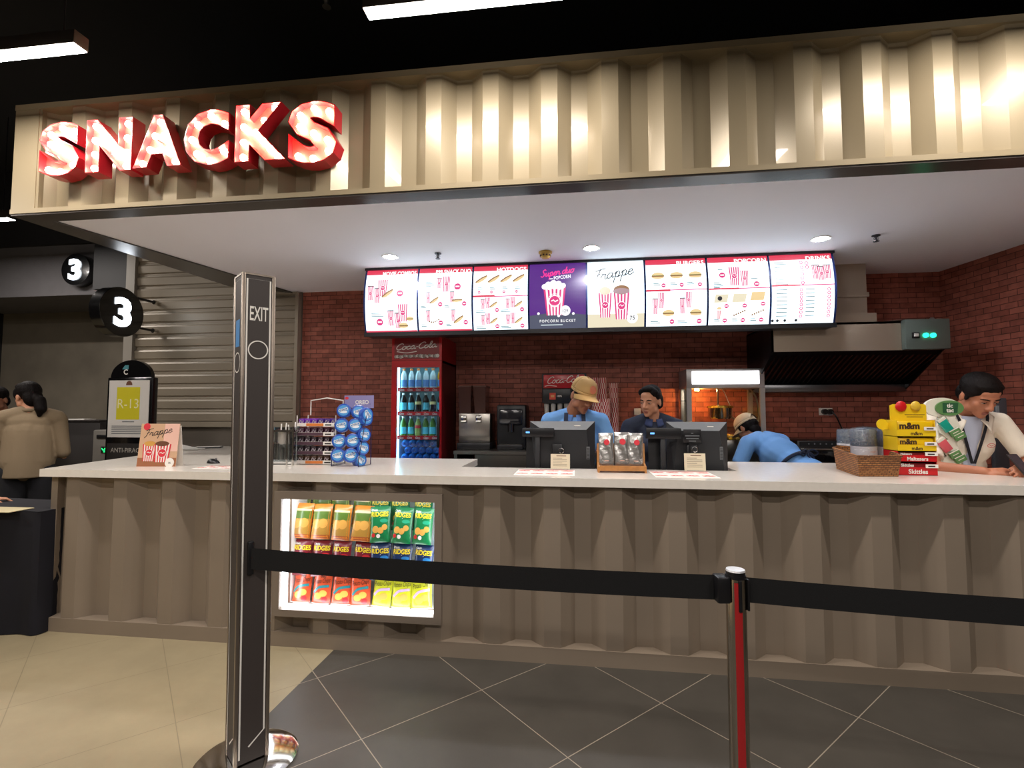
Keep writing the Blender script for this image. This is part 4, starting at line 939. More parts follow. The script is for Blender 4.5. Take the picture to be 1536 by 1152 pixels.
# ------------------------------------------------------------------ registers
GREYB = mat('register_grey', '#26272a', rough=.42); GREYB2 = mat('register_bezel', '#6c6f72', rough=.4)
def register(x0, x1, y0, y1, Y, tw, label):
    a0 = atY(x0, y0, Y); a1 = atY(x1, y0, Y); W_ = a1.x-a0.x; zt = a0.z; zb = atY(x0, y1, Y).z; Hh = zt-zb
    t = thing('cash_register', label, 'register', ((a0.x+a1.x)/2, Y, .985), tw)
    b = MB(); h = W_/2; z1 = zt-.985; z0 = z1-Hh-.03; tl = Matrix.Translation((0, 0, 0)) @ Matrix.Rotation(.0, 4, 'X')
    b.add([(-h, .06, z0), (h, .06, z0), (h, .06, z1), (-h, .06, z1), (-h, .03, z0), (h, .03, z0), (h, .03, z1), (-h, .03, z1), (-h*.78, -.02, z0+.01), (h*.86, -.02, z0+.01), (h*.72, -.02, z1-.06), (-h*.62, -.02, z1-.06)],
          [(0, 3, 2, 1), (0, 1, 5, 4), (2, 3, 7, 6), (0, 4, 7, 3), (1, 2, 6, 5), (4, 5, 9, 8), (5, 6, 10, 9), (7, 4, 8, 11), (8, 9, 10, 11)], GREYB)
    b.add([(h, .0295, z1), (-h, .0295, z1), (-h*.62, -.0205, z1-.06), (h*.72, -.0205, z1-.06)], [(0, 1, 2, 3)], GREYB2); b.box(h*.35, h*.55, .0, .002, z1-.034, z1-.028, PAPER)
    b.build('screen_housing', t)
    b = MB(); b.box(h*.72, h*.82, -.023, -.02, z0+.1, z0+.19, GREYB2)
    for k in range(8): b.box(h*.73, h*.81, -.024, -.023, z0+.105+.01*k, z0+.109+.01*k, BLACK)
    b.build('side_vent', t)
    b = MB(); b.rbox(-.075, .0, -.06, -.02, .02, z1-.16, BLACK, .008); b.rbox(-.15, .12, -.07, .1, 0, .02, BLACK, .006); b.build('stand', t); return t
register(795, 893, 632, 702, 3.68, .05, 'black cash register seen from behind in front of the capped cashier')
register(1000, 1090, 633, 703, 3.68, -.12, 'black cash register seen from behind in front of the dark haired woman')
def cust_display(xa, xb, y0, y1, ym, xp, label):
    Y = 3.6; A_ = atY(xa, y0, Y); B_ = atY(xb, y0, Y); W_ = B_.x-A_.x; z1 = A_.z-.985; z0 = atY(xa, y1, Y).z-.985; xm = atY(xp, y1, Y).x-A_.x
    t = thing('customer_display', label, 'display', (A_.x, Y, .985))
    b = MB(); b.rbox(0, W_, 0, .05, z0, z1, BLACK, .005); b.box(W_*.12, W_*.24, -.001, 0, (z0+z1)/2-.006, (z0+z1)/2+.006, mat('blue_lcd', '#5fa0f0', emit=.8)); b.build('display_head', t)
    b = MB(); b.rbox(xm-.018, xm+.018, .01, .04, .02, z0, GREYB, .005); b.build('pole', t)
    b = MB(); b.rbox(xm-.06, xm+.06, -.02, .1, 0, .02, BLACK, .005); b.build('base', t)
    b = MB(); b.sheet(lambda u, v: Vector((W_*.1+W_*.5*u, .06+.03*v, .05+(z0-.06)*(v)+.04*math.sin(u*PI))), 8, 8, BLACK); b.build('cable_cover', t)
cust_display(783, 831, 642, 655, 0, 806, 'low black customer display on a pole left of the capped cashier')
cust_display(969, 1022, 642, 658, 0, 995, 'low black customer display on a pole left of the right register')
p = atY(1025, 644, 3.62); q = atY(1052, 664, 3.62)
t = thing('notice_plate', 'black notice plate with pale lettering on the back of the right register', 'sign', (p.x, 3.62, .985))
b = MB(); W_ = q.x-p.x; b.rbox(0, W_, 0, .006, q.z-.985, p.z-.985, BLACK, .002); a = Art(b, lambda x, y, l: Vector((x, -l, y)))
for i, w_ in enumerate((.12, .8, .7, .4)): a.rect(W_*(.5-w_/2), p.z-.985-.03-i*.018, W_*(.5+w_/2), p.z-.985-.024-i*.018, GREYB2)
b.build('plate', t)
b = MB(); b.box(W_*.3, W_*.7, .006, .012, 0, q.z-.985+.01, BLACK); b.build('bracket', t)
# ring topped card holders
def card_holder(x0, x1, yt, yb, yr, label):
    A_ = C(x0, yb); B_ = C(x1, yb); W_ = B_.x-A_.x; Hh = atY(x0, yt, A_.y).z-ZT; rz_ = atY(x0, yr, A_.y).z-ZT
    t = thing('card_holder', label, 'card stand', (A_.x, A_.y, ZT)); CR = mat('cream_card', '#d9cfb4', rough=.6)
    b = MB(); b.box(0, W_, 0, .003, .002, Hh, CR, Matrix.Rotation(-.1, 4, 'X')); fn = lambda x, y, l: Matrix.Rotation(-.1, 4, 'X') @ Vector((x, -l, y)); a = Art(b, fn)
    a.rect(W_*.3, Hh*.86, W_*.8, Hh*.9, BRN)
    for i in range(6): a.rect(W_*.12, Hh*(.72-.1*i), W_*(.85 if i % 3 else .6), Hh*(.745-.1*i), mat('print_grey', '#8d8472', rough=.7))
    b.build('card', t)
    b = MB(); b.box(W_*.1, W_*.9, .0, .05, 0, .006, CHROME); b.tube([(W_*.55, .02, 0), (W_*.55, .035, rz_-.03)], .003, 6, CHROME); b.build('stem', t)
    b = MB(); b.tube([(W_*.55+.017*math.cos(2*PI*k/16), .03, rz_-.012+.017*math.sin(2*PI*k/16)) for k in range(16)], .003, 6, CHROME, True); b.build('ring_clip', t)
card_holder(826, 855, 681, 704, 674, 'cream card in a ring topped stand before the left register')
card_holder(1027, 1058, 680, 706.5, 672, 'cream card in a ring topped stand before the right register')
# wooden stand with silver pouches
A_ = C(897, 709); B_ = C(968, 708); W_ = B_.x-A_.x; WOOD = mat('light_wood', '#b07840', rough=.5, noise=.15, nscale=30)
t = thing('wooden_stand', 'small wooden stand holding three silver pouches between the registers', 'stand', (A_.x, A_.y, ZT), .02)
for x in (0, W_-.012):
    b = MB(); b.prism([(0, 0), (.11, 0), (.11, .03), (.1, .185), (.088, .185), (.07, .06), (.0, .04)], x, x+.012, WOOD, Matrix(((0, 0, 1, 0), (1, 0, 0, 0), (0, 1, 0, 0), (0, 0, 0, 1)))); b.build('side_bracket', t)
b = MB(); b.box(.012, W_-.012, .0, .012, .012, .045, WOOD); b.build('front_rail', t)
b = MB(); b.box(.012, W_-.012, .012, .1, .012, .02, WOOD); b.build('shelf_board', t)
b = MB(); b.box(.012, W_-.012, .088, .1, .02, .185, WOOD); b.build('back_board', t)
SIL = mat('silver_foil', '#c9c7c4', rough=.22, metal=.85, bump=.5, bscale=35); Ms = t.matrix_basis.copy()
def pouch(w, h, k):
    h *= 1.2; w *= 1.12
    b = MB()
    def pt(u, v, s): e = max(0, 1-(2*u-1)**2)**.5*max(0, 1-(2*v-1)**4)**.5; return Vector(((u-.5)*w, s*.016*e+.004*math.sin(u*9+v*7+k)*(1-abs(2*v-1)), v*h))
    b.sheet(lambda u, v: pt(u, v, 1), 12, 16, SIL); b.sheet(lambda u, v: pt(u, v, -1), 12, 16, SIL)
    a = Art(b, lambda x, y, l: pt(x/w, y/h, -1)+Vector((0, -.002-l, 0))); a.soft = True; a.disc(w*.55, h*.73, w*.2, PINKR, 16); a.rect(w*.35, h*.2, w*.65, h*.225, PALEP)
    b.sheet(lambda u, v: Vector((-w/2+w*u, -.006+.002*math.sin(u*12), h*.9+.012*v)), 8, 2, SIL); return b.build('silver_pouch')
for k, (u, w_, h_, nm) in enumerate(((.2, .085, .195, 'left'), (.52, .09, .2, 'middle'), (.8, .085, .195, 'right'))):
    o = pouch(w_, h_, k); o.location = Ms @ Vector((W_*u, .055+.006*(k % 2), .022)); o.rotation_euler = (-.12, .03*(k-1), .05*(k-1))
    tag(o, 'shiny silver foil pouch with a red dot, %s of three in the wooden stand' % nm, 'pouch', 'silver pouches in the wooden stand')
# ------------------------------------------------------------------ basket of wrapped blankets
wk = bpy.data.materials.new('wicker'); wk.use_nodes = True; nt = wk.node_tree; bs = nt.nodes['Principled BSDF']
tc = nt.nodes.new('ShaderNodeTexCoord'); bk = nt.nodes.new('ShaderNodeTexBrick'); bk.inputs['Scale'].default_value = 1; bk.inputs['Brick Width'].default_value = .034; bk.inputs['Row Height'].default_value = .0115; bk.inputs['Mortar Size'].default_value = .002
bk.inputs['Color1'].default_value = (*lin('#b27a44'), 1); bk.inputs['Color2'].default_value = (*lin('#8a5629'), 1); bk.inputs['Mortar'].default_value = (*lin('#3a2010'), 1)
sx = nt.nodes.new('ShaderNodeSeparateXYZ'); ad = nt.nodes.new('ShaderNodeMath'); ad.operation = 'ADD'; cb = nt.nodes.new('ShaderNodeCombineXYZ')
nt.links.new(tc.outputs['Object'], sx.inputs[0]); nt.links.new(sx.outputs['X'], ad.inputs[0]); nt.links.new(sx.outputs['Y'], ad.inputs[1]); nt.links.new(ad.outputs[0], cb.inputs[0]); nt.links.new(sx.outputs['Z'], cb.inputs[1])
nt.links.new(cb.outputs[0], bk.inputs['Vector']); nt.links.new(bk.outputs['Color'], bs.inputs['Base Color']); bs.inputs['Roughness'].default_value = .6
bp = nt.nodes.new('ShaderNodeBump'); bp.invert = True; bp.inputs['Strength'].default_value = .8; bp.inputs['Distance'].default_value = .004; nt.links.new(bk.outputs['Fac'], bp.inputs['Height']); nt.links.new(bp.outputs['Normal'], bs.inputs['Normal'])
pts = [C(1252, 703), C(1288, 715.5), C(1352, 715.5)]
P0, P1, P2 = pts; P3 = P2+Vector((.06, .24, 0)); P4 = P0+Vector((.12, .2, 0)); ring = [P0, P1, P2, P3, P4]
cen = sum(ring, Vector())/5; bh = [.145, .125, .125, .145, .145]
t = thing('wicker_basket', 'brown wicker basket on the right of the countertop holding plastic wrapped blankets', 'basket', (cen.x, cen.y, ZT))
rb = [p-cen for p in ring]; b = MB(); n = 5
low = [Vector((p.x*.93, p.y*.93, 0)) for p in rb]; top = [Vector((p.x*1.03, p.y*1.03, bh[i])) for i, p in enumerate(rb)]
b.add(low+top, [(i, (i+1) % n, n+(i+1) % n, n+i) for i in range(n)]+[tuple(range(n))], wk); lo2 = [Vector((p.x*.95, p.y*.95, p.z)) for p in low]; 
o = b.build('woven_body', t); md = o.modifiers.new('s', 'SOLIDIFY'); md.thickness = .008
b = MB(); b.tube(top, .007, 8, wk, True); b.build('rim', t)
NAVY = mat('blanket_navy', '#32445a', rough=.85, bump=.3, bscale=120); WRAP = glass_mat('plastic_wrap', '#eef2f6', .22); BAND = mat('paper_band', '#ddd9dc', rough=.5)
wn = WRAP.node_tree; gl = [k for k in wn.nodes if k.type == 'BSDF_GLOSSY'][0]; gl.inputs['Roughness'].default_value = .15
tc = wn.nodes.new('ShaderNodeTexCoord'); nz = wn.nodes.new('ShaderNodeTexNoise'); nz.inputs['Scale'].default_value = 45; nz.inputs['Distortion'].default_value = 1.5; bp = wn.nodes.new('ShaderNodeBump'); bp.inputs['Strength'].default_value = 1; bp.inputs['Distance'].default_value = .02
wn.links.new(tc.outputs['Object'], nz.inputs['Vector']); wn.links.new(nz.outputs['Fac'], bp.inputs['Height']); wn.links.new(bp.outputs['Normal'], gl.inputs['Normal'])
def blanket(r=.074, h=.262):
    t = bpy.data.objects.new('rolled_blanket', None); COL.objects.link(t)
    b = MB(); b.lathe([(.0001, 0), (r*.92, 0), (r, .01), (r, h-.014), (r*.92, h-.002), (r*.7, h), (r*.66, h-.006), (r*.5, h), (r*.45, h-.006), (.0001, h)], 28, NAVY); b.build('roll', t)
    b = MB(); b.lathe([(r+.001, .085), (r+.001, .15)], 28, BAND); b.sheet(lambda u, v: Vector(((r+.0018)*math.sin(.5*u-.1), -(r+.0018)*math.cos(.5*u-.1), .112+.006*v)), 6, 1, PALEP); b.build('paper_band', t)
    b = MB(); b.lathe([(.0001, -.001), (r*.9, -.001), (r+.004, .012), (r+.003, h-.01), (r*.9, h+.006), (r*.4, h+.011), (.0001, h+.008)], 28, WRAP); b.build('plastic_wrap', t); return t
bp0 = None
for k, (x, yb, sc, lb) in enumerate(((1272, 690, .92, 'back left in the basket'), (1299, 686, .95, 'hidden at the back middle of the basket'), (1297, 700, 1.0, 'front centre in the basket'), (1334, 700.5, .98, 'front right in the basket'), (1322, 686, .92, 'at the back right of the basket'))):
    p = atZ(x, yb, ZT+.03)
    if bp0 is None: o = bp0 = blanket()
    else: o = dup(bp0, None)
    o.location = (p.x, p.y, ZT+.02); o.scale = (sc, sc, sc*1.0); o.rotation_euler = (.02, .03*math.sin(k*2), .2*k-.3)
    tag(o, 'plastic wrapped navy rolled blanket, '+lb, 'blanket', 'rolled blankets in the basket')
# ------------------------------------------------------------------ candy box tower
YEL = mat('candy_yellow', '#e9c41c', rough=.4); YEL2 = mat('candy_yellow_pack', '#e6bb14', rough=.3, coat=.4); CRED = mat('candy_red', '#c8181e', rough=.35, coat=.2); CMAR = mat('candy_maroon', '#7e1c1e', rough=.35, coat=.3); CBR = mat('candy_brown', '#3c2417', rough=.5)
A_ = C(1352, 713.5); B_ = C(1403, 713); W_ = B_.x-A_.x; yk = (A_.y+B_.y)/2
zs_ = [ZT]+[atY(1378, y, yk).z for y in (683.5, 659, 628)]; 
def candy_box(i, word, boxm, packm, txtm, packword, label, hfrac):
    z0 = [713.5, 689, 676, 656.5][i]; z0 = ZT if i == 0 else atY(1378, [0, 693, 677, 655][i], yk).z; z1 = atY(1378, [693, 677, 655, 630][i], yk).z; hh = z1-z0
    t = thing('candy_box', label, 'candy box', (A_.x, yk, z0), group='stacked candy boxes'); W2 = W_
    lip = hh*hfrac
    b = MB(); b.box(0, W2, 0, .004, 0, lip, boxm); b.box(0, W2, .16, .164, 0, hh-.001, boxm); b.box(0, .003, .004, .16, 0, hh-.001, boxm); b.box(W2-.003, W2, .004, .16, 0, hh-.001, boxm); b.box(0, W2, .0, .164, 0, .003, boxm)
    a = Art(b, lambda x, y, l: Vector((x, -l, y))); a.text(word, W2*.5, lip*.22, lip*.55, txtm, 'C', off=.03, wmax=W2*.6); b.build('tray', t)
    b = MB(); a = Art(b, lambda x, y, l: Vector((x, -.008-l, y))); b.box(W2*.68, W2*1.0, -.008, -.006, lip*.95, lip+.02, PAPER); a.rect(W2*.74, lip+.004, W2*.92, lip+.012, INK); b.build('price_tag', t)
    M = t.matrix_basis.copy()
    for k in range(3):
        b = MB(); hp = hh-.008; b.rbox(.006, W2-.006, .008+.05*k, .045+.05*k, .004, hp, packm, .012)
        a = Art(b, lambda x, y, l: Vector((x, .008+.05*k-l, y))); a.text(packword, W2*.08, lip+(hp-lip)*.14, (hp-lip)*.72, txtm if packm is not CRED else PWH, off=.05, wmax=W2*.62)
        o = b.build('candy_pack'); o.matrix_basis = M; o.location = M.translation+Vector((0, 0, .0))
        tag(o, '%s candy pack, %s in the %s' % (['dark red', 'maroon', 'yellow', 'bright yellow'][i], ['front one', 'middle one', 'rear one'][k], ['lowest red tray of the stack', 'second tray from the bottom of the stack', 'lower yellow tray of the stack', 'upper yellow tray of the stack'][i]), 'candy', 'candy packs in the stacked trays')
    return t
candy_box(0, 'Skittles', CRED, CMAR, PWH, 'Skittles', 'red candy tray at the bottom of the candy box stack', .6)
candy_box(1, 'Maltesers', CRED, CMAR, PWH, 'Maltesers', 'red tray second from the bottom of the candy box stack', .62)
candy_box(2, 'm&m', YEL, YEL2, CBR, 'm&m', 'yellow candy tray third from the bottom of the stack', .42)
candy_box(3, 'm&m', YEL, YEL2, CBR, 'm&m', 'yellow candy tray at the top of the stack', .4)
zt3 = atY(1378, 630, yk).z
p = atY(1336, 645, yk+.1); q = atY(1389, 606, yk+.1)
t = thing('display_header', 'yellow card header rising behind the top candy tray', 'display card', (p.x, yk+.1, zt3))
b = MB(); W2 = q.x-p.x; hh = q.z-zt3; b.prism([(0, -.03), (W2, -.03), (W2, hh*.9), (W2*.95, hh), (.02, hh), (0, hh*.9)], 0, .004, YEL, Matrix.Translation((0, .004, 0)) @ Matrix.Rotation(PI/2, 4, 'X'))
a = Art(b, lambda x, y, l: Vector((x, -l, y))); a.rect(W2*.4, hh*.3, W2*.95, hh*.34, CBR); a.rect(W2*.45, hh*.16, W2*.9, hh*.2, CBR)
b.build('card', t)
b = MB(); b.ell((W2*.3, -.004, hh*.85), (W2*.16, .012, W2*.16), CRED); b.build('red_round_badge', t)
b = MB(); b.ell((W2*.7, -.004, hh*.86), (W2*.14, .012, W2*.15), mat('badge_yellow', '#d9b43a', rough=.35)); b.build('yellow_round_badge', t)
b = MB(); pp = atY(1335, 637, yk); b.cyl((pp.x-p.x, -.02, pp.z-zt3), (pp.x-p.x, -.016, pp.z-zt3), .034, n=24, m=YEL); b.box(pp.x-p.x+.0, W2*.3, -.019, -.016, pp.z-zt3-.03, pp.z-zt3+.01, YEL); b.build('side_flap', t)
# ------------------------------------------------------------------ mint display
yk2 = C(1420, 705).y; TW_ = mat('mint_white', '#e3e0d0', rough=.4); TG = mat('mint_green', '#5d8a52', rough=.4); TG2 = mat('mint_dark_green', '#2c5a3a', rough=.4); TT = mat('mint_teal', '#22a08c', rough=.15, coat=.5); TR = mat('mint_coral', '#d8606a', rough=.15, coat=.5)
o0 = C(1418, 705); t = thing('mint_display', 'white zigzag mint display with a green oval sign on top', 'display rack', (o0.x, yk2, ZT))
def L2_(x, y): q = atY(x, y, yk2); return (q.x-o0.x, q.z-ZT)
def smooth(pts, n=4):
    return [tuple(p) for p in crom(pts, n)]
outl = [L2_(*q) for q in ((1412, 703), (1409, 690), (1421, 684), (1409, 672), (1424, 659), (1411, 650), (1408, 640), (1424, 632), (1415, 620), (1424, 612), (1436, 614), (1433, 628), (1441, 640), (1430, 650), (1444, 655), (1436, 664), (1438, 674), (1430, 682), (1446, 690), (1440, 698), (1437, 705))]
Mz = Matrix.Translation((0, .012, 0)) @ Matrix.Rotation(PI/2, 4, 'X')
b = MB(); b.prism(outl, 0, .012, TW_, Mz); o = b.build('zigzag_spine', t)
b = MB(); b.prism([L2_(*q) for q in ((1406, 704), (1411, 690), (1411, 625), (1436, 625), (1438, 690), (1440, 705))], -.03, -.012, TW_, Mz); b.build('back_stand', t)
e0 = L2_(1415, 611); e1 = L2_(1424, 612); rxx = (L2_(1444, 612)[0]-L2_(1402, 612)[0])/2; rz2 = (L2_(1424, 600)[1]-L2_(1424, 623)[1])/2
ov = lambda c, rx_, rz_, n=32: [(c[0]+rx_*math.cos(2*PI*k/n), c[1]+rz_*math.sin(2*PI*k/n)) for k in range(n)]
b = MB(); b.prism(ov(e0, rxx*1.3, rz2*1.25), -.02, .004, TW_, Mz); b.prism(ov(e1, rxx, rz2), .0, .017, TG, Mz)
a = Art(b, lambda x, y, l: Vector((x, -.005-l, y))); 
a.poly([(e1[0]-.045, e1[1]+.036), (e1[0]+.054, e1[1]+.036), (e1[0]+.045, e1[1]-.034), (e1[0]-.045, e1[1]-.034)], TG2)
a.text('tic', e1[0], e1[1]+.004, .027, PWH, 'C', off=.03); a.text('tac', e1[0], e1[1]-.028, .027, PWH, 'C', off=.03); b.build('oval_sign', t)
M = t.matrix_basis.copy()
for k, (x, y, m, an, nm) in enumerate(((1415, 637, TT, .6, 'teal mint box near the top left'), (1414, 667, TR, .6, 'coral mint box in the middle left'), (1430, 648, TG, -.5, 'green mint box upper right'), (1437, 654, TG, -.5, 'dark green mint box right of the upper green one'), (1430, 681, TG, -.5, 'green mint box lower right'), (1438, 688, TG, -.5, 'green mint box lowest on the right side'))):
    c = L2_(x, y); b = MB(); big = k < 2; w_, h_ = (.055, .1) if big else (.07, .045)
    b.rbox(-w_/2, w_/2, -.02, .0, -h_/2, h_/2, m, .004); b.rbox(-w_/2, w_/2, -.0205, .0005, h_/2-(.02 if big else .006), h_/2, TW_, .002)
    if not big: Art(b, lambda x, y, l: Vector((x, -.0205-l, y))).rect(-w_*.3, -.003, w_*.3, .002, TW_)
    o = b.build('mint_box'); o.location = M @ Vector((c[0], -.004, c[1])); o.rotation_euler = (0, an if not big else -an, 0)
    tag(o, nm+' of the zigzag display', 'mints', 'mint boxes on the zigzag display')
# ------------------------------------------------------------------ drinks fridge
FY = 4.76; fl = atY(587, 600, FY).x; fr = atY(662, 600, FY).x; fb = BY-.03; ftop = 2.245
FRED = mat('fridge_red', '#b3141c', rough=.3, coat=.3); FDK = mat('fridge_dark_red', '#5c1316', rough=.4); FIN = mat('fridge_liner', '#cfe6ec', rough=.5); FLED = mat('fridge_led', '#b4ecfa', emit=FRIDGE_E)
t = thing('drinks_fridge', 'red glass door drinks fridge with a white script header against the brick wall', 'fridge', ((fl+fr)/2, FY, 0))
zd1 = atY(625, 545, FY).z; zd0 = .14
b = MB(); th = .03
b.box(fl, fl+th, FY+.03, fb, .1, zd1+.03, FDK); b.box(fr-th, fr, FY+.03, fb, .1, zd1+.03, FDK); b.box(fl, fr, fb-.03, fb, .1, zd1+.03, FDK); b.box(fl, fr, FY+.03, fb, .1, .14, FDK); b.box(fl, fr, FY+.03, fb, zd1+.005, zd1+.03, FDK)
b.box(fl+.02, fr-.02, FY+.06, fb, 0, .1, BLACK); b.build('cabinet', t, world=True)
b = MB(); b.box(fl+th, fl+th+.004, FY+.05, fb-.03, .14, zd1, FIN); b.box(fr-th-.004, fr-th, FY+.05, fb-.03, .14, zd1, FIN); b.box(fl+th, fr-th, fb-.036, fb-.03, .14, zd1, FIN); b.box(fl+th, fr-th, FY+.05, fb-.03, zd1-.002, zd1+.004, FIN); b.build('liner', t, world=True)
b = MB(); b.box(fl, fr, FY, fb, zd1+.03, ftop, FRED); fn = lambda x, y, l: Vector((fl+x, FY-l, zd1+.03+y)); a = Art(b, fn); W_ = fr-fl; H_ = ftop-zd1-.03; zh1 = atY(625, 503, FY).z-zd1-.03
a.rect(W_*.05, H_*.05, W_*.95, zh1, mat('header_dark_red', '#7c1a1c', rough=.3, coat=.4), 1); FSC = mat('header_script', '#dcd6d0', rough=.5)
a.script('Coca-Cola', W_*.08, zh1*.42, .03, .0085, FSC, .3, .06, W_*.82); a.line([(W_*.1, zh1*.36), (W_*.3, zh1*.3), (W_*.5, zh1*.36)], .008, FSC, sm=4)
random.seed(3)
for k in range(26): a.disc(W_*(.08+.84*k/25), zh1*(.14+.05*random.random()), .012+.008*random.random(), mat('ice_print%d' % (k % 3), ['#9a948e', '#c8c2bb', '#6f6862'][k % 3], rough=.5), 7)
b.build('header', t, world=True)
b = MB(); d0, d1 = fl, fr; g0 = atY(594.5, 600, FY).x; g1 = atY(659, 600, FY).x; gz1 = atY(625, 551, FY).z
b.box(d0, g0, FY, FY+.028, zd0, zd1+.028, FRED); b.box(g1, d1, FY, FY+.028, zd0, zd1+.028, FRED); b.box(g0, g1, FY, FY+.028, gz1, zd1+.028, FRED); b.box(g0, g1, FY, FY+.028, zd0, zd0+.06, FRED)
dr = b.build('door', t, world=True)
b = MB(); b.box(g0, g1, FY+.012, FY+.016, zd0+.06, gz1, glass_mat('fridge_glass', '#f2fbff', .05)); b.build('glass_pane', dr, world=False) if False else None
gp = b.build('glass_pane'); me = gp.data
for v in me.vertices: v.co = t.matrix_basis.inverted() @ v.co
gp.parent = dr
b = MB(); b.rbox(fr-.035, fr-.012, FY-.03, FY, 1.15, 1.45, BLACK, .005); hb = b.build('handle')
for v in hb.data.vertices: v.co = t.matrix_basis.inverted() @ v.co
hb.parent = dr
b = MB(); b.box(fl+th+.005, fl+th+.009, FY+.035, FY+.12, .2, zd1-.02, FLED); b.build('led_strip', t, world=True)
b = MB(); b.box(fl+th+.03, fr-th-.01, FY+.06, FY+.08, zd1-.014, zd1-.004, FLED); b.build('led_strip', t, world=True)
shz = [atY(625, y, FY+.06).z for y in (582, 618, 654)]
for i, z in enumerate(shz):
    b = MB(); b.box(fl+th+.006, fr-th-.006, FY+.07, fb-.05, z-.006, z, WIRE); b.build('shelf', t, world=True)
    b = MB(); b.box(fl+th+.012, fr-th-.006, FY+.058, FY+.068, z-.034, z+.004, FRED); a = Art(b, lambda x, y, l: Vector((fl+th+x, FY+.058-l, z-.034+y)))
    for k in range(5): a.script('Coca', .03+.085*k, .01, .009, .003, PWH, .3, 0, .05)
    b.build('price_strip', t, world=True)
b = MB(); b.box(fl+th+.006, fr-th-.006, FY+.07, fb-.05, shz[2]-.5, shz[2]-.494, WIRE); b.build('shelf', t, world=True)
CAPS = {}
def bottle(r, h, body, cap, label, lz=(.3, .6), liquid=None):
    b = MB(); b.lathe([(.0001, 0), (r*.9, 0), (r, .01), (r, h*.3), (r*.93, h*.42), (r, h*.58), (r*.85, h*.7), (r*.42, h*.86), (r*.4, h*.9)], 14, body); 
    b.lathe([(r*1.02, h*lz[0]), (r*1.02, h*lz[1])], 14, label)
    t_ = bpy.data.objects.new('drink_bottle', None); COL.objects.link(t_); b.build('bottle_body', t_)
    b = MB(); b.lathe([(r*.48, h*.9), (r*.5, h), (.0001, h)], 12, cap); b.build('cap', t_); return t_
COLA = mat('cola_brown', '#120a08', rough=.12, coat=.5); CLR = mat('clear_pet', '#d8e4e8', rough=.15, coat=.5); GRN = mat('green_pet', '#4c7a2c', rough=.15, coat=.5); ORG = mat('orange_drink', '#e8a01c', rough=.2); BLU = mat('label_blue', '#6a98d8', rough=.4); TEAL = mat('label_cyan', '#5cc4dc', rough=.4); LRED = mat('label_red', '#c82830', rough=.4); LW = mat('label_white', '#dfe6ea', rough=.4); CW = mat('cap_white', '#e6e6e4', rough=.4); CO = mat('cap_orange', '#e07a3c', rough=.4); LY_ = mat('label_yellow', '#d8cc8a', rough=.4)
PR = {'clear': bottle(.032, .2, CLR, CO, BLU, (.08, .42)), 'orange': bottle(.034, .21, ORG, CO, BLU, (.08, .4)), 'cola': bottle(.032, .19, COLA, CW, TEAL, (.12, .5)), 'cola2': bottle(.032, .19, COLA, CW, LY_, (.4, .55)), 'green': bottle(.032, .195, GRN, CW, TEAL, (.1, .45)), 'pale': bottle(.03, .19, mat('pale_green_pet', '#9ab060', rough=.15), CW, LRED, (.4, .55))}
used_ = set(); ORD6 = ['leftmost', 'second', 'third', 'fourth', 'fifth', 'rightmost']
rows = [(['clear', 'clear', 'clear', 'clear', 'clear', 'orange'], 'top'), (['cola', 'cola', 'cola2', 'cola', 'cola2', 'cola'], 'middle'), (['green', 'green', 'pale', 'green', 'green', 'green'], 'lower')]
NM = {'clear': 'clear drink bottle with an orange cap', 'orange': 'orange drink bottle', 'cola': 'dark cola bottle with a pale blue label', 'cola2': 'dark cola bottle with a yellow band', 'green': 'green bottle with a white cap', 'pale': 'pale green bottle with a red band'}
for (ks, rn), z in zip(rows, shz):
    for i, kd in enumerate(ks):
        o = PR[kd] if kd not in used_ else dup(PR[kd], None); used_.add(kd)
        o.location = (fl+th+.055+i*.076, FY+.12+.01*(i % 2), z); o.rotation_euler = (0, 0, i)
        tag(o, NM[kd]+', %s on the %s fridge shelf' % (ORD6[i], rn), 'bottle', 'bottles on the %s fridge shelf' % rn)
WB = mat('water_blue', '#3f7fd0', rough=.2, coat=.5); WB2 = mat('water_cap', '#1c4a9a', rough=.3); wb0 = None
for j in range(4):
    for i in range(6):
        if wb0 is None:
            wb0 = o = bpy.data.objects.new('water_bottle', None); COL.objects.link(o)
            b = MB(); Mr = Matrix.Rotation(PI/2, 4, 'X'); b.lathe([(.0001, -.2), (.034, -.2), (.036, -.18), (.036, -.04), (.028, -.015), (.014, .0), (.014, .01)], 16, WB, M=Mr); b.build('bottle_body', o)
            b = MB(); b.lathe([(.016, .005), (.016, .022), (.0001, .024)], 12, WB2, M=Mr); b.build('cap', o)
        else: o = dup(wb0, None)
        o.location = (fl+th+.06+i*.074+(.03 if j % 2 else 0)-(.0 if i < 5 else .03*(j % 2)), FY+.12, shz[2]-.08-.068*j); o.rotation_euler = (0, 0, 0)
        tag(o, 'blue water bottle lying cap outwards, %s in the %s layer of the fridge pile' % (ORD6[i], ['top', 'second', 'third', 'bottom'][j]), 'bottle', 'water bottles piled in the fridge')
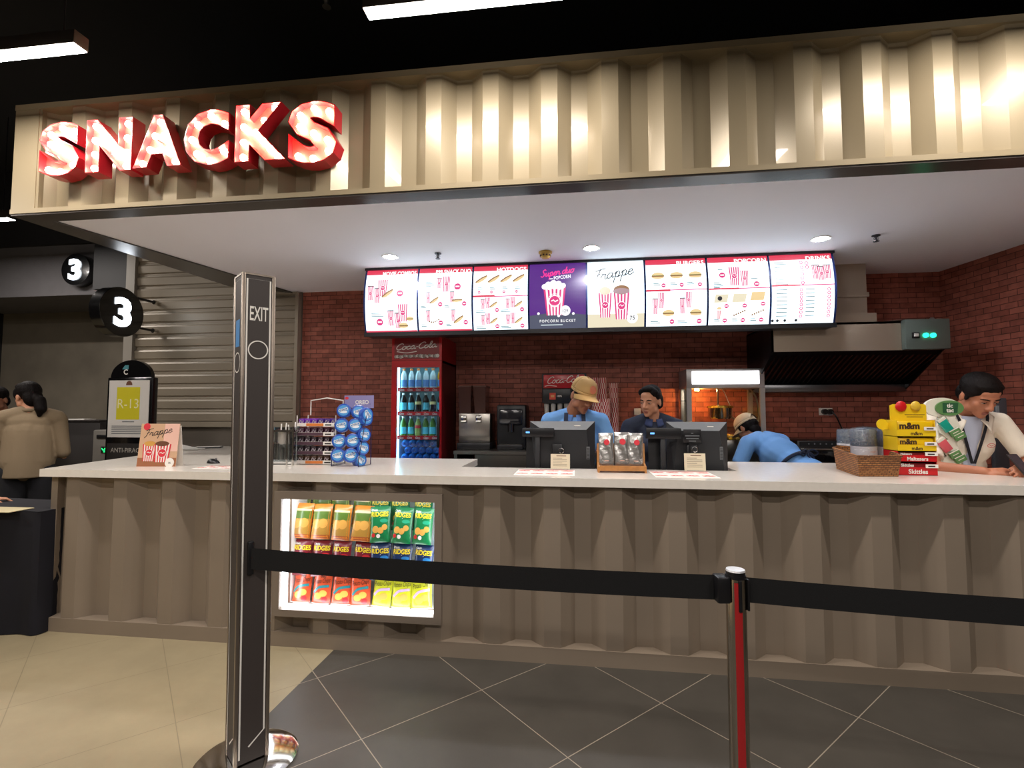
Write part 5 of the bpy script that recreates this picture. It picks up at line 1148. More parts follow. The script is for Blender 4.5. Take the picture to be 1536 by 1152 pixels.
# ------------------------------------------------------------------ steel back counter left and its machines
KY = 4.62; k0 = atY(680, 690, KY).x; k1 = atY(1000, 690, KY).x; kz = atY(735, 677, KY).z
t = thing('steel_back_counter', 'stainless steel back counter under the juice dispenser and coffee machine', 'counter', ((k0+k1)/2, KY, 0))
b = MB(); b.box(k0, k1, KY, BY-.02, kz-.03, kz, STEEL); b.build('worktop', t, world=True)
b = MB(); b.box(k0+.0, k0+.03, KY+.03, BY-.03, 0, kz-.03, STEEL); b.build('side_panel', t, world=True)
for i in range(3):
    xa = k0+.2+i*(k1-k0-.2)/3; xb = xa+(k1-k0-.2)/3-.02
    b = MB(); b.box(xa, xb, KY+.02, KY+.06, .1, kz-.035, STEEL); b.build('cabinet_door', t, world=True)
b = MB(); b.box(k0+.2, k1, KY+.06, BY-.03, .0, kz-.03, BLACKM); b.build('carcass', t, world=True)
DY = 4.86; q0, q1 = atY(688, 650, DY), atY(735, 650, DY); zt_d = atY(711, 620, DY).z; zb_d = atY(711, 664, DY).z; ztop = atY(711, 580, DY).z
TINT = mat('tinted_plastic', '#4a2c26', rough=.2, coat=.4)
t = thing('juice_dispenser', 'steel twin juice dispenser with two brown tinted hoppers', 'dispenser', ((q0.x+q1.x)/2, DY, kz))
b = MB(); b.rbox(q0.x, q1.x, DY, DY+.3, zb_d, zt_d, STEEL, .008); b.build('body', t, world=True)
b = MB(); b.rbox(q0.x-.005, q1.x+.01, DY-.06, DY+.3, kz, zb_d, BLACK, .008); b.build('drip_tray', t, world=True)
for xa, xb, nm in ((688.5, 706, 'l'), (711, 728, 'r')):
    a0, a1 = atY(xa, 600, DY+.04).x, atY(xb, 600, DY+.04).x
    b = MB(); v = [(a0-.006, DY+.03, ztop), (a1+.006, DY+.03, ztop), (a1+.006, DY+.26, ztop), (a0-.006, DY+.26, ztop), (a0+.008, DY+.05, zt_d), (a1-.004, DY+.05, zt_d), (a1-.004, DY+.24, zt_d), (a0+.008, DY+.24, zt_d)]
    b.add(v, [(0, 1, 2, 3), (4, 7, 6, 5), (0, 4, 5, 1), (1, 5, 6, 2), (2, 6, 7, 3), (3, 7, 4, 0)], TINT); b.box(a0-.01, a1+.01, DY+.025, DY+.265, ztop, ztop+.012, mat('tinted_lid', '#5c3a30', rough=.3)); b.build('hopper', t, world=True)
    b = MB(); xm = (a0+a1)/2; b.rbox(xm-.03, xm+.03, DY-.02, DY, zt_d-.09, zt_d-.02, CHROME, .006); b.box(xm-.022, xm+.022, DY-.028, DY-.02, zt_d-.045, zt_d-.03, PAPER); b.build('tap_lever', t, world=True)
p0, p1 = atY(744, 640, DY), atY(788, 640, DY); z1 = atY(766, 607, DY).z
t = thing('coffee_machine', 'black coffee machine right of the juice dispenser', 'coffee machine', ((p0.x+p1.x)/2, DY, kz))
b = MB(); b.rbox(p0.x, p1.x, DY+.04, DY+.4, kz, z1, BLACK, .02); b.build('body', t, world=True)
b = MB(); b.rbox(p0.x+.03, p1.x-.03, DY, DY+.05, kz+.24, z1-.04, mat('smoked_panel', '#1d1c20', rough=.15, coat=.5), .015); b.build('front_panel', t, world=True)
b = MB(); b.rbox(p0.x+.02, p1.x-.02, DY-.06, DY+.05, kz, kz+.05, BLACK, .008)
for k in range(6): b.box(p0.x+.04, p1.x-.04, DY-.055+.016*k, DY-.048+.016*k, kz+.05, kz+.052, STEEL)
b.build('drip_tray', t, world=True)
b = MB(); b.cyl(((p0.x+p1.x)/2, DY+.01, kz+.17), ((p0.x+p1.x)/2, DY+.01, kz+.25), .03, n=16, m=mat('dark_chrome', '#58585c', rough=.2, metal=1)); b.build('spout', t, world=True)
p0, p1 = atY(813, 600, DY), atY(880, 600, DY); z1 = atY(846, 560, DY).z; zr = atY(846, 582.5, DY).z; zk = atY(846, 605, DY).z; SW = p1.x-p0.x
t = thing('soda_fountain', 'black soda fountain with a red script panel behind the capped cashier', 'soda fountain', ((p0.x+p1.x)/2, DY, kz))
b = MB(); b.rbox(p0.x, p1.x, DY, DY+.4, zk, z1, BLACK, .01); b.box(p0.x+.01, p1.x-.01, DY+.2, DY+.4, kz, zk, BLACK); b.build('body', t, world=True)
b = MB(); b.rbox(p0.x+.015, p1.x-.02, DY-.012, DY+.002, zr, z1-.012, FRED, .006); a = Art(b, lambda x, y, l: Vector((p0.x+.015+x, DY-.012-l, zr+y))); a.script('Coca-Cola', SW*.08, (z1-zr)*.32, .032, .006, PWH, .3, .05, SW*.78); a.line([(SW*.03, .02), (SW*.12, .03), (SW*.3, .02)], .005, PWH); b.build('brand_panel', t, world=True)
b = MB(); b.rbox(p0.x+.01, p1.x-.01, DY-.02, DY, zk, zr-.005, BLACK, .005); a = Art(b, lambda x, y, l: Vector((p0.x+x, DY-.02-l, zk+y))); a.rect(SW*.17, (zr-zk)*.25, SW*.31, (zr-zk)*.7, mat('orange_square', '#cc4630', rough=.5)); a.rect(SW*.2, (zr-zk)*.4, SW*.28, (zr-zk)*.55, mat('square_tan', '#d09a60', rough=.5)); a.text('100%', SW*.34, (zr-zk)*.42, .017, PWH, off=.02); b.build('valve_panel', t, world=True)
for k in range(6):
    x = p0.x+SW*(.1+.15*k); b = MB(); b.cyl((x, DY+.03, zk-.1), (x, DY+.03, zk), .02, .026, 12, mat('nozzle_grey', '#b9b4ac', rough=.4)); b.build('nozzle', t, world=True)
b = MB(); b.rbox(p0.x, p1.x, DY-.08, DY+.2, kz, kz+.06, STEEL, .006); b.build('drip_tray', t, world=True)
# cup stacks in tube holders
def cup_mat():
    m = bpy.data.materials.new('striped_cup_paper'); m.use_nodes = True; nt = m.node_tree; bs = nt.nodes['Principled BSDF']
    tc = nt.nodes.new('ShaderNodeTexCoord'); sx = nt.nodes.new('ShaderNodeSeparateXYZ'); at = nt.nodes.new('ShaderNodeMath'); at.operation = 'ARCTAN2'
    nt.links.new(tc.outputs['Object'], sx.inputs[0]); nt.links.new(sx.outputs['X'], at.inputs[0]); nt.links.new(sx.outputs['Y'], at.inputs[1])
    mu = nt.nodes.new('ShaderNodeMath'); mu.operation = 'MULTIPLY'; mu.inputs[1].default_value = 14; nt.links.new(at.outputs[0], mu.inputs[0])
    si = nt.nodes.new('ShaderNodeMath'); si.operation = 'SINE'; nt.links.new(mu.outputs[0], si.inputs[0]); gt = nt.nodes.new('ShaderNodeMath'); gt.operation = 'GREATER_THAN'; gt.inputs[1].default_value = 0; nt.links.new(si.outputs[0], gt.inputs[0])
    mx = nt.nodes.new('ShaderNodeMixRGB'); mx.inputs[1].default_value = (*lin('#b01c26'), 1); mx.inputs[2].default_value = (*lin('#dcc4b4'), 1); nt.links.new(gt.outputs[0], mx.inputs[0]); nt.links.new(mx.outputs[0], bs.inputs['Base Color']); return m
CUPM = cup_mat(); cup0 = None; CYS = 4.98
for (px_, yt_, yb_, rr, nm, sd) in ((893, 567, 662, 7, 'leftmost tall', 0), (905, 567, 662, 7, 'second tall', .0), (899, 600, 664, 9, 'front wide', -.1), (908, 598, 664, 8, 'front second', -.12), (921, 575, 660, 7.5, 'rightmost', 0)):
    Yc = CYS+sd; c = atY(px_, yb_, Yc); z1 = atY(px_, yt_, Yc).z; R_ = rr/750*5.0
    nn = 12; z0 = kz+.001
    for k in range(nn):
        if cup0 is None:
            b = MB(); b.lathe([(.72, .0), (1, 2.4), (1.05, 2.42), (1.05, 2.36), (.98, 2.3)], 28, CUPM); cup0 = o = b.build('paper_cup')
        else: o = cup0.copy(); COL.objects.link(o)
        o.scale = (R_, R_, R_); zz = z0+(z1-z0-2.42*R_)*k/(nn-1); o.location = (c.x, Yc, zz); o.rotation_euler = (0, 0, .22*k)
        tag(o, 'red and white striped paper cup nested in the %s stack behind the woman' % nm, 'cup', 'paper cups in the %s stack' % nm)
# wall sockets
def socket(x0, x1, y0, y1, label, plug):
    p = atY(x0, y1, BY-.001); q = atY(x1, y0, BY-.001); t = thing('wall_socket', label, 'socket', ((p.x+q.x)/2, BY, p.z))
    b = MB(); b.rbox(p.x, q.x, BY-.012, BY-.001, p.z, q.z, WHITE, .003); b.build('face_plate', t, world=True)
    if plug:
        for u in (.35, .75):
            b = MB(); x = p.x+(q.x-p.x)*u; z = (p.z+q.z)/2; b.cyl((x, BY-.012, z), (x, BY-.05, z), .026, n=14, m=BLACK); b.build('plug', t, world=True)
        b = MB(); x = p.x+(q.x-p.x)*.8; b.tube(crom([(x, BY-.05, z), (x+.03, BY-.07, z-.05), (x+.08, BY-.06, z-.16), (x+.14, BY-.05, z-.3), (x+.16, BY-.05, z-.42)], 5), .007, 6, BLACK); b.build('cord', t, world=True)
socket(951, 961, 612.5, 622.5, 'white wall socket on the brick left of the woman', False)
socket(1228, 1248, 612, 623, 'white wall socket with two black plugs under the range hood', True)
# ------------------------------------------------------------------ right back counter, oven, hood, popcorn machine
RY = 4.94; c0 = atY(1010, 690, RY).x; c1 = rx(BY)-.05; rz = 1.02
t = thing('steel_work_table', 'stainless steel work table carrying the popcorn machine', 'table', ((c0+c1)/2, RY, 0))
b = MB(); b.box(c0, c1, RY, BY-.02, rz-.03, rz, STEEL); b.build('worktop', t, world=True)
for x in (c0+.03, c1-.03):
    b = MB(); b.cyl((x, RY+.05, 0), (x, RY+.05, rz-.03), .02, n=10, m=STEEL); b.build('leg', t, world=True)
    b = MB(); b.cyl((x, BY-.07, 0), (x, BY-.07, rz-.03), .02, n=10, m=STEEL); b.build('leg', t, world=True)
b = MB(); b.box(c0+.02, c1-.02, RY+.03, BY-.04, .3, .32, STEEL); b.build('undershelf', t, world=True)
PYF = 4.99; m0, m1 = atY(1031, 640, PYF).x, atY(1149, 640, PYF).x; mb_ = BY-.02; zt_ = atY(1090, 553, PYF).z; zs1 = atY(1090, 556.5, PYF).z; zs0 = atY(1090, 576, PYF).z; zc = atY(1090, 582, PYF).z; zf = atY(1090, 660, PYF).z
ALM = mat('pale_aluminium', '#b9b6b6', rough=.35, metal=.6); SIGNW = mat('lightbox_white', '#fbfbff', emit=POP_E)
t = thing('popcorn_machine', 'glass popcorn machine with a glowing white lightbox on top', 'popcorn machine', ((m0+m1)/2, PYF, rz))
b = MB(); b.rbox(m0, m1, PYF, mb_, rz+.001, zf, STEEL, .006); b.build('base', t, world=True)
b = MB(); b.rbox(m0, m1, PYF, mb_, zc, zt_, ALM, .006); b.build('lightbox_housing', t, world=True)
b = MB(); b.rbox(m0+.05, m1-.05, PYF-.012, PYF, zs0, zs1, SIGNW, .004); b.build('lightbox_face', t, world=True)
for x in (m0, m1-.045):
    for y in (PYF, mb_-.03):
        b = MB(); b.box(x, x+.045, y, y+.03, zf, zc, ALM); b.build('corner_post', t, world=True)
PG = glass_mat('popcorn_glass', '#fdfaf4', .04)
b = MB(); b.box(m0+.045, m1-.045, PYF+.01, PYF+.014, zf, zc, PG); b.build('front_glass', t, world=True)
for x in (m0+.01, m1-.014):
    b = MB(); b.box(x, x+.004, PYF+.03, mb_-.03, zf, zc, PG); b.build('side_glass', t, world=True)
kc = (atY(1090, 625, PYF+.18).x-.06, PYF+.18); kz0 = atY(1085, 628, PYF+.18).z; kz1 = atY(1085, 612, PYF+.18).z
b = MB(); b.lathe([(.0001, kz0), (.1, kz0), (.11, kz0+.02), (.115, kz1), (.12, kz1+.005)], 28, CHROME, c=(kc[0], kc[1], 0)); b.lathe([(.125, kz1), (.12, kz1+.02), (.03, kz1+.03), (.0001, kz1+.03)], 28, mat('brass_lid', '#c8b04c', rough=.25, metal=.9), c=(kc[0], kc[1], 0)); kt = b.build('kettle', t, world=True)
b = MB(); b.cyl((kc[0]-.02, kc[1], kz1+.02), (kc[0]-.02, kc[1], zc), .012, n=10, m=CHROME); b.tube([(kc[0]+.11, kc[1], kz1-.02), (kc[0]+.04, kc[1], zc-.03), (kc[0]+.02, kc[1], zc)], .005, 6, CHROME); b.build('kettle_hanger', t, world=True)
b = MB(); b.tube(crom([(kc[0]+.1, kc[1], kz0+.03), (kc[0]+.25, kc[1]+.03, kz0-.09), (kc[0]+.37, kc[1]+.05, kz0-.02), (kc[0]+.36, kc[1]+.05, zc-.1), (kc[0]+.3, kc[1]+.05, zc)], 6), .009, 8, STEEL); b.build('conduit', t, world=True)
b = MB(); b.lathe([(.02, zc-.02), (.02, zc-.001)], 12, mat('warm_bulb', '#ffb860', emit=260), c=(m0+.13, PYF+.15, 0)); b.lathe([(.0001, zc-.02), (.02, zc-.02)], 12, MATS['warm_bulb'], c=(m0+.13, PYF+.15, 0)); b.build('warm_lamp', t, world=True)
b = MB(); random.seed(11); PC = mat('popcorn_yellow', '#f2d23c', rough=.7); PC2 = mat('popcorn_pale', '#f3e28c', rough=.7)
for k in range(420):
    x = random.uniform(m0+.06, m1-.06); y = random.uniform(PYF+.03, mb_-.05); z = zf+.01+random.random()*(.05+.05*math.sin((x-m0)*6+1)); r = random.uniform(.012, .02)
    b.ell((x, y, z), (r, r*.9, r*.8), PC if random.random() < .65 else PC2, 6, 4)
o = b.build('popcorn', recalc=False); o['kind'] = 'stuff'; tag(o, 'heap of yellow popcorn behind the glass of the popcorn machine', 'popcorn')
# tall brass coloured column left of the machine
q0, q1 = atY(1021, 600, 5.0), atY(1030, 600, 5.0); z1 = atY(1028, 583, 5.0).z; b = MB(); b.rbox(q0.x, q1.x, 5.0, 5.12, rz+.001, z1, mat('satin_steel', '#c8bda8', rough=.25, metal=.9), .02); b.box(q0.x, q1.x, 4.995, 5.0, z1-.12, z1-.115, BLACK); o = b.build('steel_canister'); tag(o, 'tall satin steel canister standing left of the popcorn machine', 'canister')
# oven
OY = 4.97; o0, o1 = atY(1196, 680, OY).x, atY(1300, 680, OY).x; oz1 = atY(1240, 661, OY).z
t = thing('countertop_oven', 'low black countertop oven with a steel handle under the wall socket', 'oven', ((o0+o1)/2, OY, rz))
b = MB(); b.rbox(o0, o1, OY, BY-.01, rz+.002, oz1, BLACK, .01); b.build('body', t, world=True)
b = MB(); b.rbox(o0+.02, o1-.02, OY-.02, OY, rz+.02, oz1-.07, mat('oven_glass', '#1a1a1d', rough=.1, coat=.6), .005); b.build('door', t, world=True)
b = MB(); b.cyl((o0+.05, OY-.045, oz1-.08), (o1-.05, OY-.045, oz1-.08), .011, n=10, m=STEEL); b.build('door_handle', t, world=True)
b = MB(); b.box(o0+.02, o1-.02, OY-.006, OY, oz1-.055, oz1-.01, BLACKM)
for k in range(9): b.cyl((o0+.1+.05*k, OY-.006, oz1-.03), (o0+.1+.05*k, OY-.009, oz1-.03), .006, n=8, m=GREYB2)
b.build('control_panel', t, world=True)
p0, p1 = atY(1218, 690, 4.72), atY(1246, 690, 4.72); b = MB(); b.rbox(p0.x, p1.x, 4.7, 4.78, 1.0, atY(1230, 683, 4.72).z, mat('dark_grey_box', '#303236', rough=.5), .006); 
# range hood
HYF = 4.7; h0 = atY(1158, 500, HYF).x; h1 = atY(1416, 500, HYF).x; hz1_ = atY(1285, 483, HYF).z; hz0_ = atY(1285, 526, HYF).z; lipz1 = atY(1250, 577, 5.28).z; lipz0 = atY(1250, 588, 5.28).z
DKS = mat('dark_steel', '#3a3a3c', rough=.3, metal=.9)
t = thing('range_hood', 'stainless range hood with dark slanted filters and two green lamps', 'range hood', ((h0+h1)/2, BY, lipz0))
b = MB(); HST = mat('hood_steel', '#b3a492', rough=.38, metal=.55); b.box(h0, h1, HYF, HYF+.02, hz0_, hz1_, HST); b.box(h0, h1, HYF, BY-.005, hz1_-.02, hz1_, HST); b.build('front_canopy', t, world=True)
for x in (h0, h1-.012):
    b = MB(); b.prism([(HYF, hz0_), (HYF, hz1_), (BY-.005, hz1_), (BY-.005, lipz0), (5.26, lipz0)], x, x+.012, DKS, Matrix(((0, 0, 1, 0), (1, 0, 0, 0), (0, 1, 0, 0), (0, 0, 0, 1)))); b.build('side_panel', t, world=True)
b = MB(); b.add([(h0, HYF+.02, hz0_), (h1, HYF+.02, hz0_), (h1, 5.27, lipz1), (h0, 5.27, lipz1)], [(0, 1, 2, 3)], mat('filter_black', '#17171a', rough=.4, metal=.6))
N_ = 30
for k in range(N_):
    x = h0+.04+(h1-h0-.08)*k/(N_-1); v = []
    b.add([(x, HYF+.05, hz0_-.035), (x+.016, HYF+.05, hz0_-.035), (x+.016, 5.24, lipz1+.005), (x, 5.24, lipz1+.005)], [(0, 1, 2, 3)], mat('filter_rib', '#6a6864', rough=.25, metal=1))
b.build('baffle_filter', t, world=True, recalc=False)
b = MB(); b.rbox(h0, h1, 5.22, BY-.005, lipz0, lipz1, mat('lip_steel', '#77777a', rough=.3, metal=1), .006); b.build('grease_trough', t, world=True)
x0_ = atY(1357, 500, HYF-.05).x; b = MB(); b.rbox(x0_, h1+.01, HYF-.06, HYF, hz0_, hz1_+.005, mat('control_box_grey', '#6f7d78', rough=.45, metal=.4), .006); cb_ = b.build('control_box', t, world=True)
GL = mat('green_lamp', '#19e39a', emit=2.2)
for px_ in (1388, 1399):
    q = atY(px_, 503, HYF-.06); b = MB(); b.cyl((q.x, HYF-.06, q.z), (q.x, HYF-.075, q.z), .02, n=16, m=GL)
    o = b.build('green_lamp')
    for v in o.data.vertices: v.co = t.matrix_basis.inverted() @ v.co
    o.parent = cb_
q = atY(1373, 503, HYF-.06); b = MB(); b.rbox(q.x-.03, q.x+.03, HYF-.07, HYF-.06, q.z-.025, q.z+.025, BLACK, .004); b.rbox(q.x-.018, q.x+.018, HYF-.078, HYF-.07, q.z-.012, q.z+.014, WHITE, .003); o = b.build('rocker_switch')
for v in o.data.vertices: v.co = t.matrix_basis.inverted() @ v.co
o.parent = cb_
u0, u1 = atY(1252, 440, 4.98).x, atY(1300, 440, 4.98).x
b = MB(); b.box(u0-.25, u1, 4.98, BY-.01, hz1_+.12, ZC-.001, HST); b.box(u0-.26, u1+.01, 4.96, BY-.01, hz1_+.28, hz1_+.32, HST); b.box(u0-.3, u1+.05, 4.93, BY-.01, hz1_, hz1_+.12, HST); b.build('duct', t, world=True)
b = MB(); q = atY(1398, 479, HYF+.1); b.lathe([(.03, 0), (.04, .02), (.02, .04), (.0001, .045)], 12, CHROME, c=(q.x, HYF+.1, hz1_)); b.tube(crom([(q.x, HYF+.1, hz1_+.02), (q.x-.2, HYF+.12, hz1_+.03), (q.x-.4, HYF+.1, hz1_+.012), (u1, HYF+.3, hz1_+.03)], 5), .006, 6, STEEL); b.build('cable_gland', t, world=True)
# framed wall notice behind the man in white
p = atX(1497, 597, rx(4.2)-.03); 
q0 = atY(1490, 632, 4.4); q1 = atY(1510, 597, 4.4)
b = MB(); b.rbox(q0.x, q1.x, 4.4, 4.44, rz, q1.z, mat('grey_box', '#5a6068', rough=.4, metal=.3), .006); b.box(q0.x+.02, q1.x-.06, 4.395, 4.4, q1.z-.16, q1.z-.06, mat('pale_window', '#9aa7ad', rough=.3)); o = b.build('equipment_tower'); tag(o, 'grey upright machine partly hidden behind the head of the man in white', 'machine')
t = thing('steel_side_table', 'steel side table under the grey upright machine', 'table', (q0.x+.3, 4.5, 0))
b = MB(); xe = rx(4.6)-.03; b.box(q0.x-.1, xe, 4.3, 4.72, rz-.03, rz-.0005, STEEL); b.build('worktop', t, world=True)
for x in (q0.x-.07, xe-.04):
    b = MB(); b.cyl((x, 4.34, 0), (x, 4.34, rz-.03), .02, n=10, m=STEEL); b.build('leg', t, world=True)
    b = MB(); b.cyl((x, 4.68, 0), (x, 4.68, rz-.03), .02, n=10, m=STEEL); b.build('leg', t, world=True)
# ------------------------------------------------------------------ left of the counter: poster stand, turnstile, black cabinet, cloth table
SY = 4.35; s0_, s1_ = atY(160, 600, SY), atY(228, 600, SY); zt_ = atY(194, 566, SY).z; za = atY(194, 540, SY).z; SWd = s1_.x-s0_.x
t = thing('poster_stand', 'glossy black arched poster stand with a yellow R-13 sheet by the shutter', 'poster stand', ((s0_.x+s1_.x)/2, SY, 0))
b = MB(); b.rbox(s0_.x, s1_.x, SY, SY+.07, .06, zt_, SIGNB, .012); b.build('frame', t, world=True)
b = MB(); b.rbox(s0_.x-.04, s1_.x+.04, SY-.15, SY+.25, 0, .06, SIGNB, .012); b.build('base', t, world=True)
xm = (s0_.x+s1_.x)/2; rr = SWd/2*.9
b = MB(); b.prism([(xm+rr*math.cos(PI*k/20), zt_+(za-zt_)*math.sin(PI*k/20)) for k in range(21)], -.05, -.01, SIGNB, Matrix.Translation((0, SY, 0)) @ Matrix.Rotation(PI/2, 4, 'X') ); a = Art(b, lambda x, y, l: Vector((xm+x, SY+.01-l, zt_+y))); 
a.text('C', -.06, .03, .05, PWH, 'C', off=.02); a.poly([(-.1, .08), (-.03, .08), (-.03, .12), (-.07, .12)], mat('teal_mark', '#4d8f9a', rough=.4)); o = b.build('arched_top', t, world=True)
zp0 = atY(194, 656, SY).z; b = MB(); b.box(s0_.x+.03, s1_.x-.03, SY-.006, SY, zp0, zt_-.03, mat('poster_white', '#dcd8d2', rough=.35)); PH = zt_-.03-zp0; PW_ = SWd-.06; a = Art(b, lambda x, y, l: Vector((s0_.x+.03+x, SY-.006-l, zp0+y)))
a.rect(PW_*.2, PH*.31, PW_*.78, PH*.88, mat('poster_yellow', '#d3c81e', rough=.5)); a.text('R-13', PW_*.49, PH*.51, PH*.17, mat('poster_cream', '#ece7b4', rough=.5), 'C', wmax=PW_*.52); 
a.poly([(PW_*.5+PW_*.08*math.cos(PI*k/10), PH*.915+PW_*.1*math.sin(PI*k/10)) for k in range(11)], BRN); a.rect(PW_*.36, PH*.265, PW_*.66, PH*.28, GREYB2)
for i in range(5): a.rect(PW_*.1, PH*(.19-.033*i), PW_*(.9-.04*(i % 2)), PH*(.203-.033*i), GREYB2)
b.build('rating_sheet', t, world=True)
b = MB(); b.box(s0_.x+.03, s1_.x-.03, SY-.006, SY, .3, zp0-.06, mat('notice_dark', '#2b2826', rough=.5)); a = Art(b, lambda x, y, l: Vector((s0_.x+.03+x, SY-.006-l, zp0-.06+y))); a.text('ANTI-PIRACY', PW_*.1, -.085, .045, mat('notice_print', '#b8b2a8', rough=.5), wmax=PW_*.8); b.build('notice_sheet', t, world=True)
t0, t1 = atY(139, 660, 4.55), atY(159, 660, 4.55); zt_ = atY(149, 645, 4.55).z
t = thing('ticket_gate', 'pale metal ticket gate post with a green lit arrow left of the poster stand', 'ticket gate', ((t0.x+t1.x)/2, 4.55, 0))
b = MB(); b.rbox(t0.x, t1.x+.05, 4.55, 4.85, 0, zt_, mat('gate_metal', '#8f8b84', rough=.4, metal=.4), .012); b.build('cabinet', t, world=True)
b = MB(); b.rbox(t0.x+.05, t1.x+.045, 4.54, 4.55, zt_-.09, zt_-.05, BLACK, .008); b.build('card_slot', t, world=True)
q = atY(155, 675, 4.54); b = MB(); b.rbox(q.x-.03, q.x+.05, 4.54, 4.55, q.z-.035, q.z+.035, BLACK, .004); a = Art(b, lambda x, y, l: Vector((q.x+x, 4.54-l, q.z+y))); GA = mat('green_led', '#18c060', emit=1.6); a.line([(-.02, .018), (-.005, -.0), (.02, -.0)], .01, GA); a.line([(.0, -.018), (.03, -.018)], .008, GA); a.line([(.01, .016), (.035, .016)], .008, GA); b.build('arrow_display', t, world=True)
g0, g1 = atY(66, 640, 4.9), atY(150, 640, 4.9); zt_ = atY(120, 632, 4.9).z
t = thing('podium_cabinet', 'dark podium cabinet with pale papers on top behind the tan jacket', 'podium', ((g0.x+g1.x)/2, 4.9, 0))
b = MB(); b.rbox(g0.x, g1.x, 4.9, 5.25, 0, zt_, mat('podium_dark', '#2c2827', rough=.6), .008); b.build('body', t, world=True)
b = MB(); b.box(g0.x-.01, g1.x+.01, 4.88, 5.26, zt_, zt_+.015, mat('podium_top', '#3a3533', rough=.5)); b.build('top', t, world=True)
q = atY(117, 631, 4.95); b = MB(); b.box(-.1, .1, -.07, .07, 0, .012, PAPER); o = b.build('paper_pad'); o.location = (q.x, 5.0, zt_+.0152); tag(o, 'small pale paper pad lying on the dark podium cabinet', 'papers')
# navy cloth table at the left edge
NVY = mat('navy_cloth', '#0b0b17', rough=.85, noise=.2, nscale=5); tx1 = atY(65, 850, 3.0).x-.03; tz = atY(40, 757, 3.2).z; tx0 = tx1-1.7
def drape(u, v):
    # u round the table, v from top edge to the floor
    per = [(tx0, 2.98), (tx1, 2.98), (tx1, 3.42), (tx0, 3.42), (tx0, 2.98)]; L = [1.7, .44, 1.7, .44]; d = u*sum(L)
    for i in range(4):
        if d <= L[i] or i == 3: f = min(1, d/L[i]); x = per[i][0]+(per[i+1][0]-per[i][0])*f; y = per[i][1]+(per[i+1][1]-per[i][1])*f; n = [(0, -1), (1, 0), (0, 1), (-1, 0)][i]; break
        d -= L[i]
    w = .018*v*math.sin(u*80)*min(1, 4*f*(1-f)*3); return Vector((x+n[0]*w, y+n[1]*w, tz-.02-(tz-.025)*v+.02*math.cos(v*PI/2)))
t = thing('cloth_table', 'table under a floor length navy cloth at the left edge', 'table', ((tx0+tx1)/2, 3.3, 0))
b = MB(); b.box(tx0+.02, tx1-.02, 3.0, 3.4, tz-.05, tz-.02, BLACKM); b.build('tabletop', t, world=True)
for x in (tx0+.08, tx1-.08):
    for y in (3.06, 3.34):
        b = MB(); b.cyl((x, y, 0), (x, y, tz-.05), .018, n=8, m=STEEL); b.build('leg', t, world=True)
b = MB(); b.sheet(drape, 140, 10, NVY); b.sheet(lambda u, v: Vector((tx0+(tx1-tx0)*u, 2.98+.44*v, tz+.004*math.sin(u*9+v*4))), 16, 8, NVY); o = b.build('tablecloth', recalc=False); tag(o, 'floor length navy tablecloth over the table at the left edge', 'tablecloth')
p = atZ(6, 768, tz+.006); b = MB(); b.box(-.25, .06, -.06, .1, 0, .004, mat('cream_paper', '#d8caa0', rough=.7)); o = b.build('paper_sheet'); o.location = (p.x, p.y+.04, tz+.006); tag(o, 'cream paper sheet under the hand on the navy cloth', 'paper')
# ------------------------------------------------------------------ people
class Fig:
    """closed primitives that a voxel remesh fuses into one continuous surface"""
    def __init__(s): s.b = MB(); s.d = MATS.setdefault('tmp_skin', mat('tmp_skin', '#ffffff'))
    def cap(s, p0, p1, r0, r1, n=14, flat=False, M=None):
        s.b.cyl(p0, p1, r0, r1, n, s.d, True, True, M)
        if not flat:
            s.ell(p0, (r0,)*3, M=M); s.ell(p1, (r1,)*3, M=M)
        return s
    def ell(s, c, r, R=None, M=None):
        T = Matrix.Translation(Vector(c)) @ (R.to_4x4() if R else Matrix())
        s.b.ell((0, 0, 0), r, s.d, 14, 9, (M @ T) if M else T); return s
    def chain(s, pts, rs, M=None):
        for (a, b_), (ra, rb_) in zip(zip(pts, pts[1:]), zip(rs, rs[1:])): s.cap(a, b_, ra, rb_, M=M)
        return s
    def fuse(s, name, parent, mats, vox=.006, smooth=3, pick=None):
        o = s.b.build(name+'_raw'); m = o.modifiers.new('r', 'REMESH'); m.mode = 'VOXEL'; m.voxel_size = vox; m.use_smooth_shade = True
        if smooth: q = o.modifiers.new('s', 'SMOOTH'); q.iterations = smooth; q.factor = .5
        dg = bpy.context.evaluated_depsgraph_get(); dg.update(); me = bpy.data.meshes.new_from_object(o.evaluated_get(dg)); me.name = name
        bpy.data.objects.remove(o)
        me.materials.clear()
        for k in mats: me.materials.append(k)
        for p in me.polygons: p.use_smooth = True; p.material_index = pick(p.center) if pick else 0
        o = bpy.data.objects.new(name, me); COL.objects.link(o); o.parent = parent; return o
def V(*a): return Vector(a)
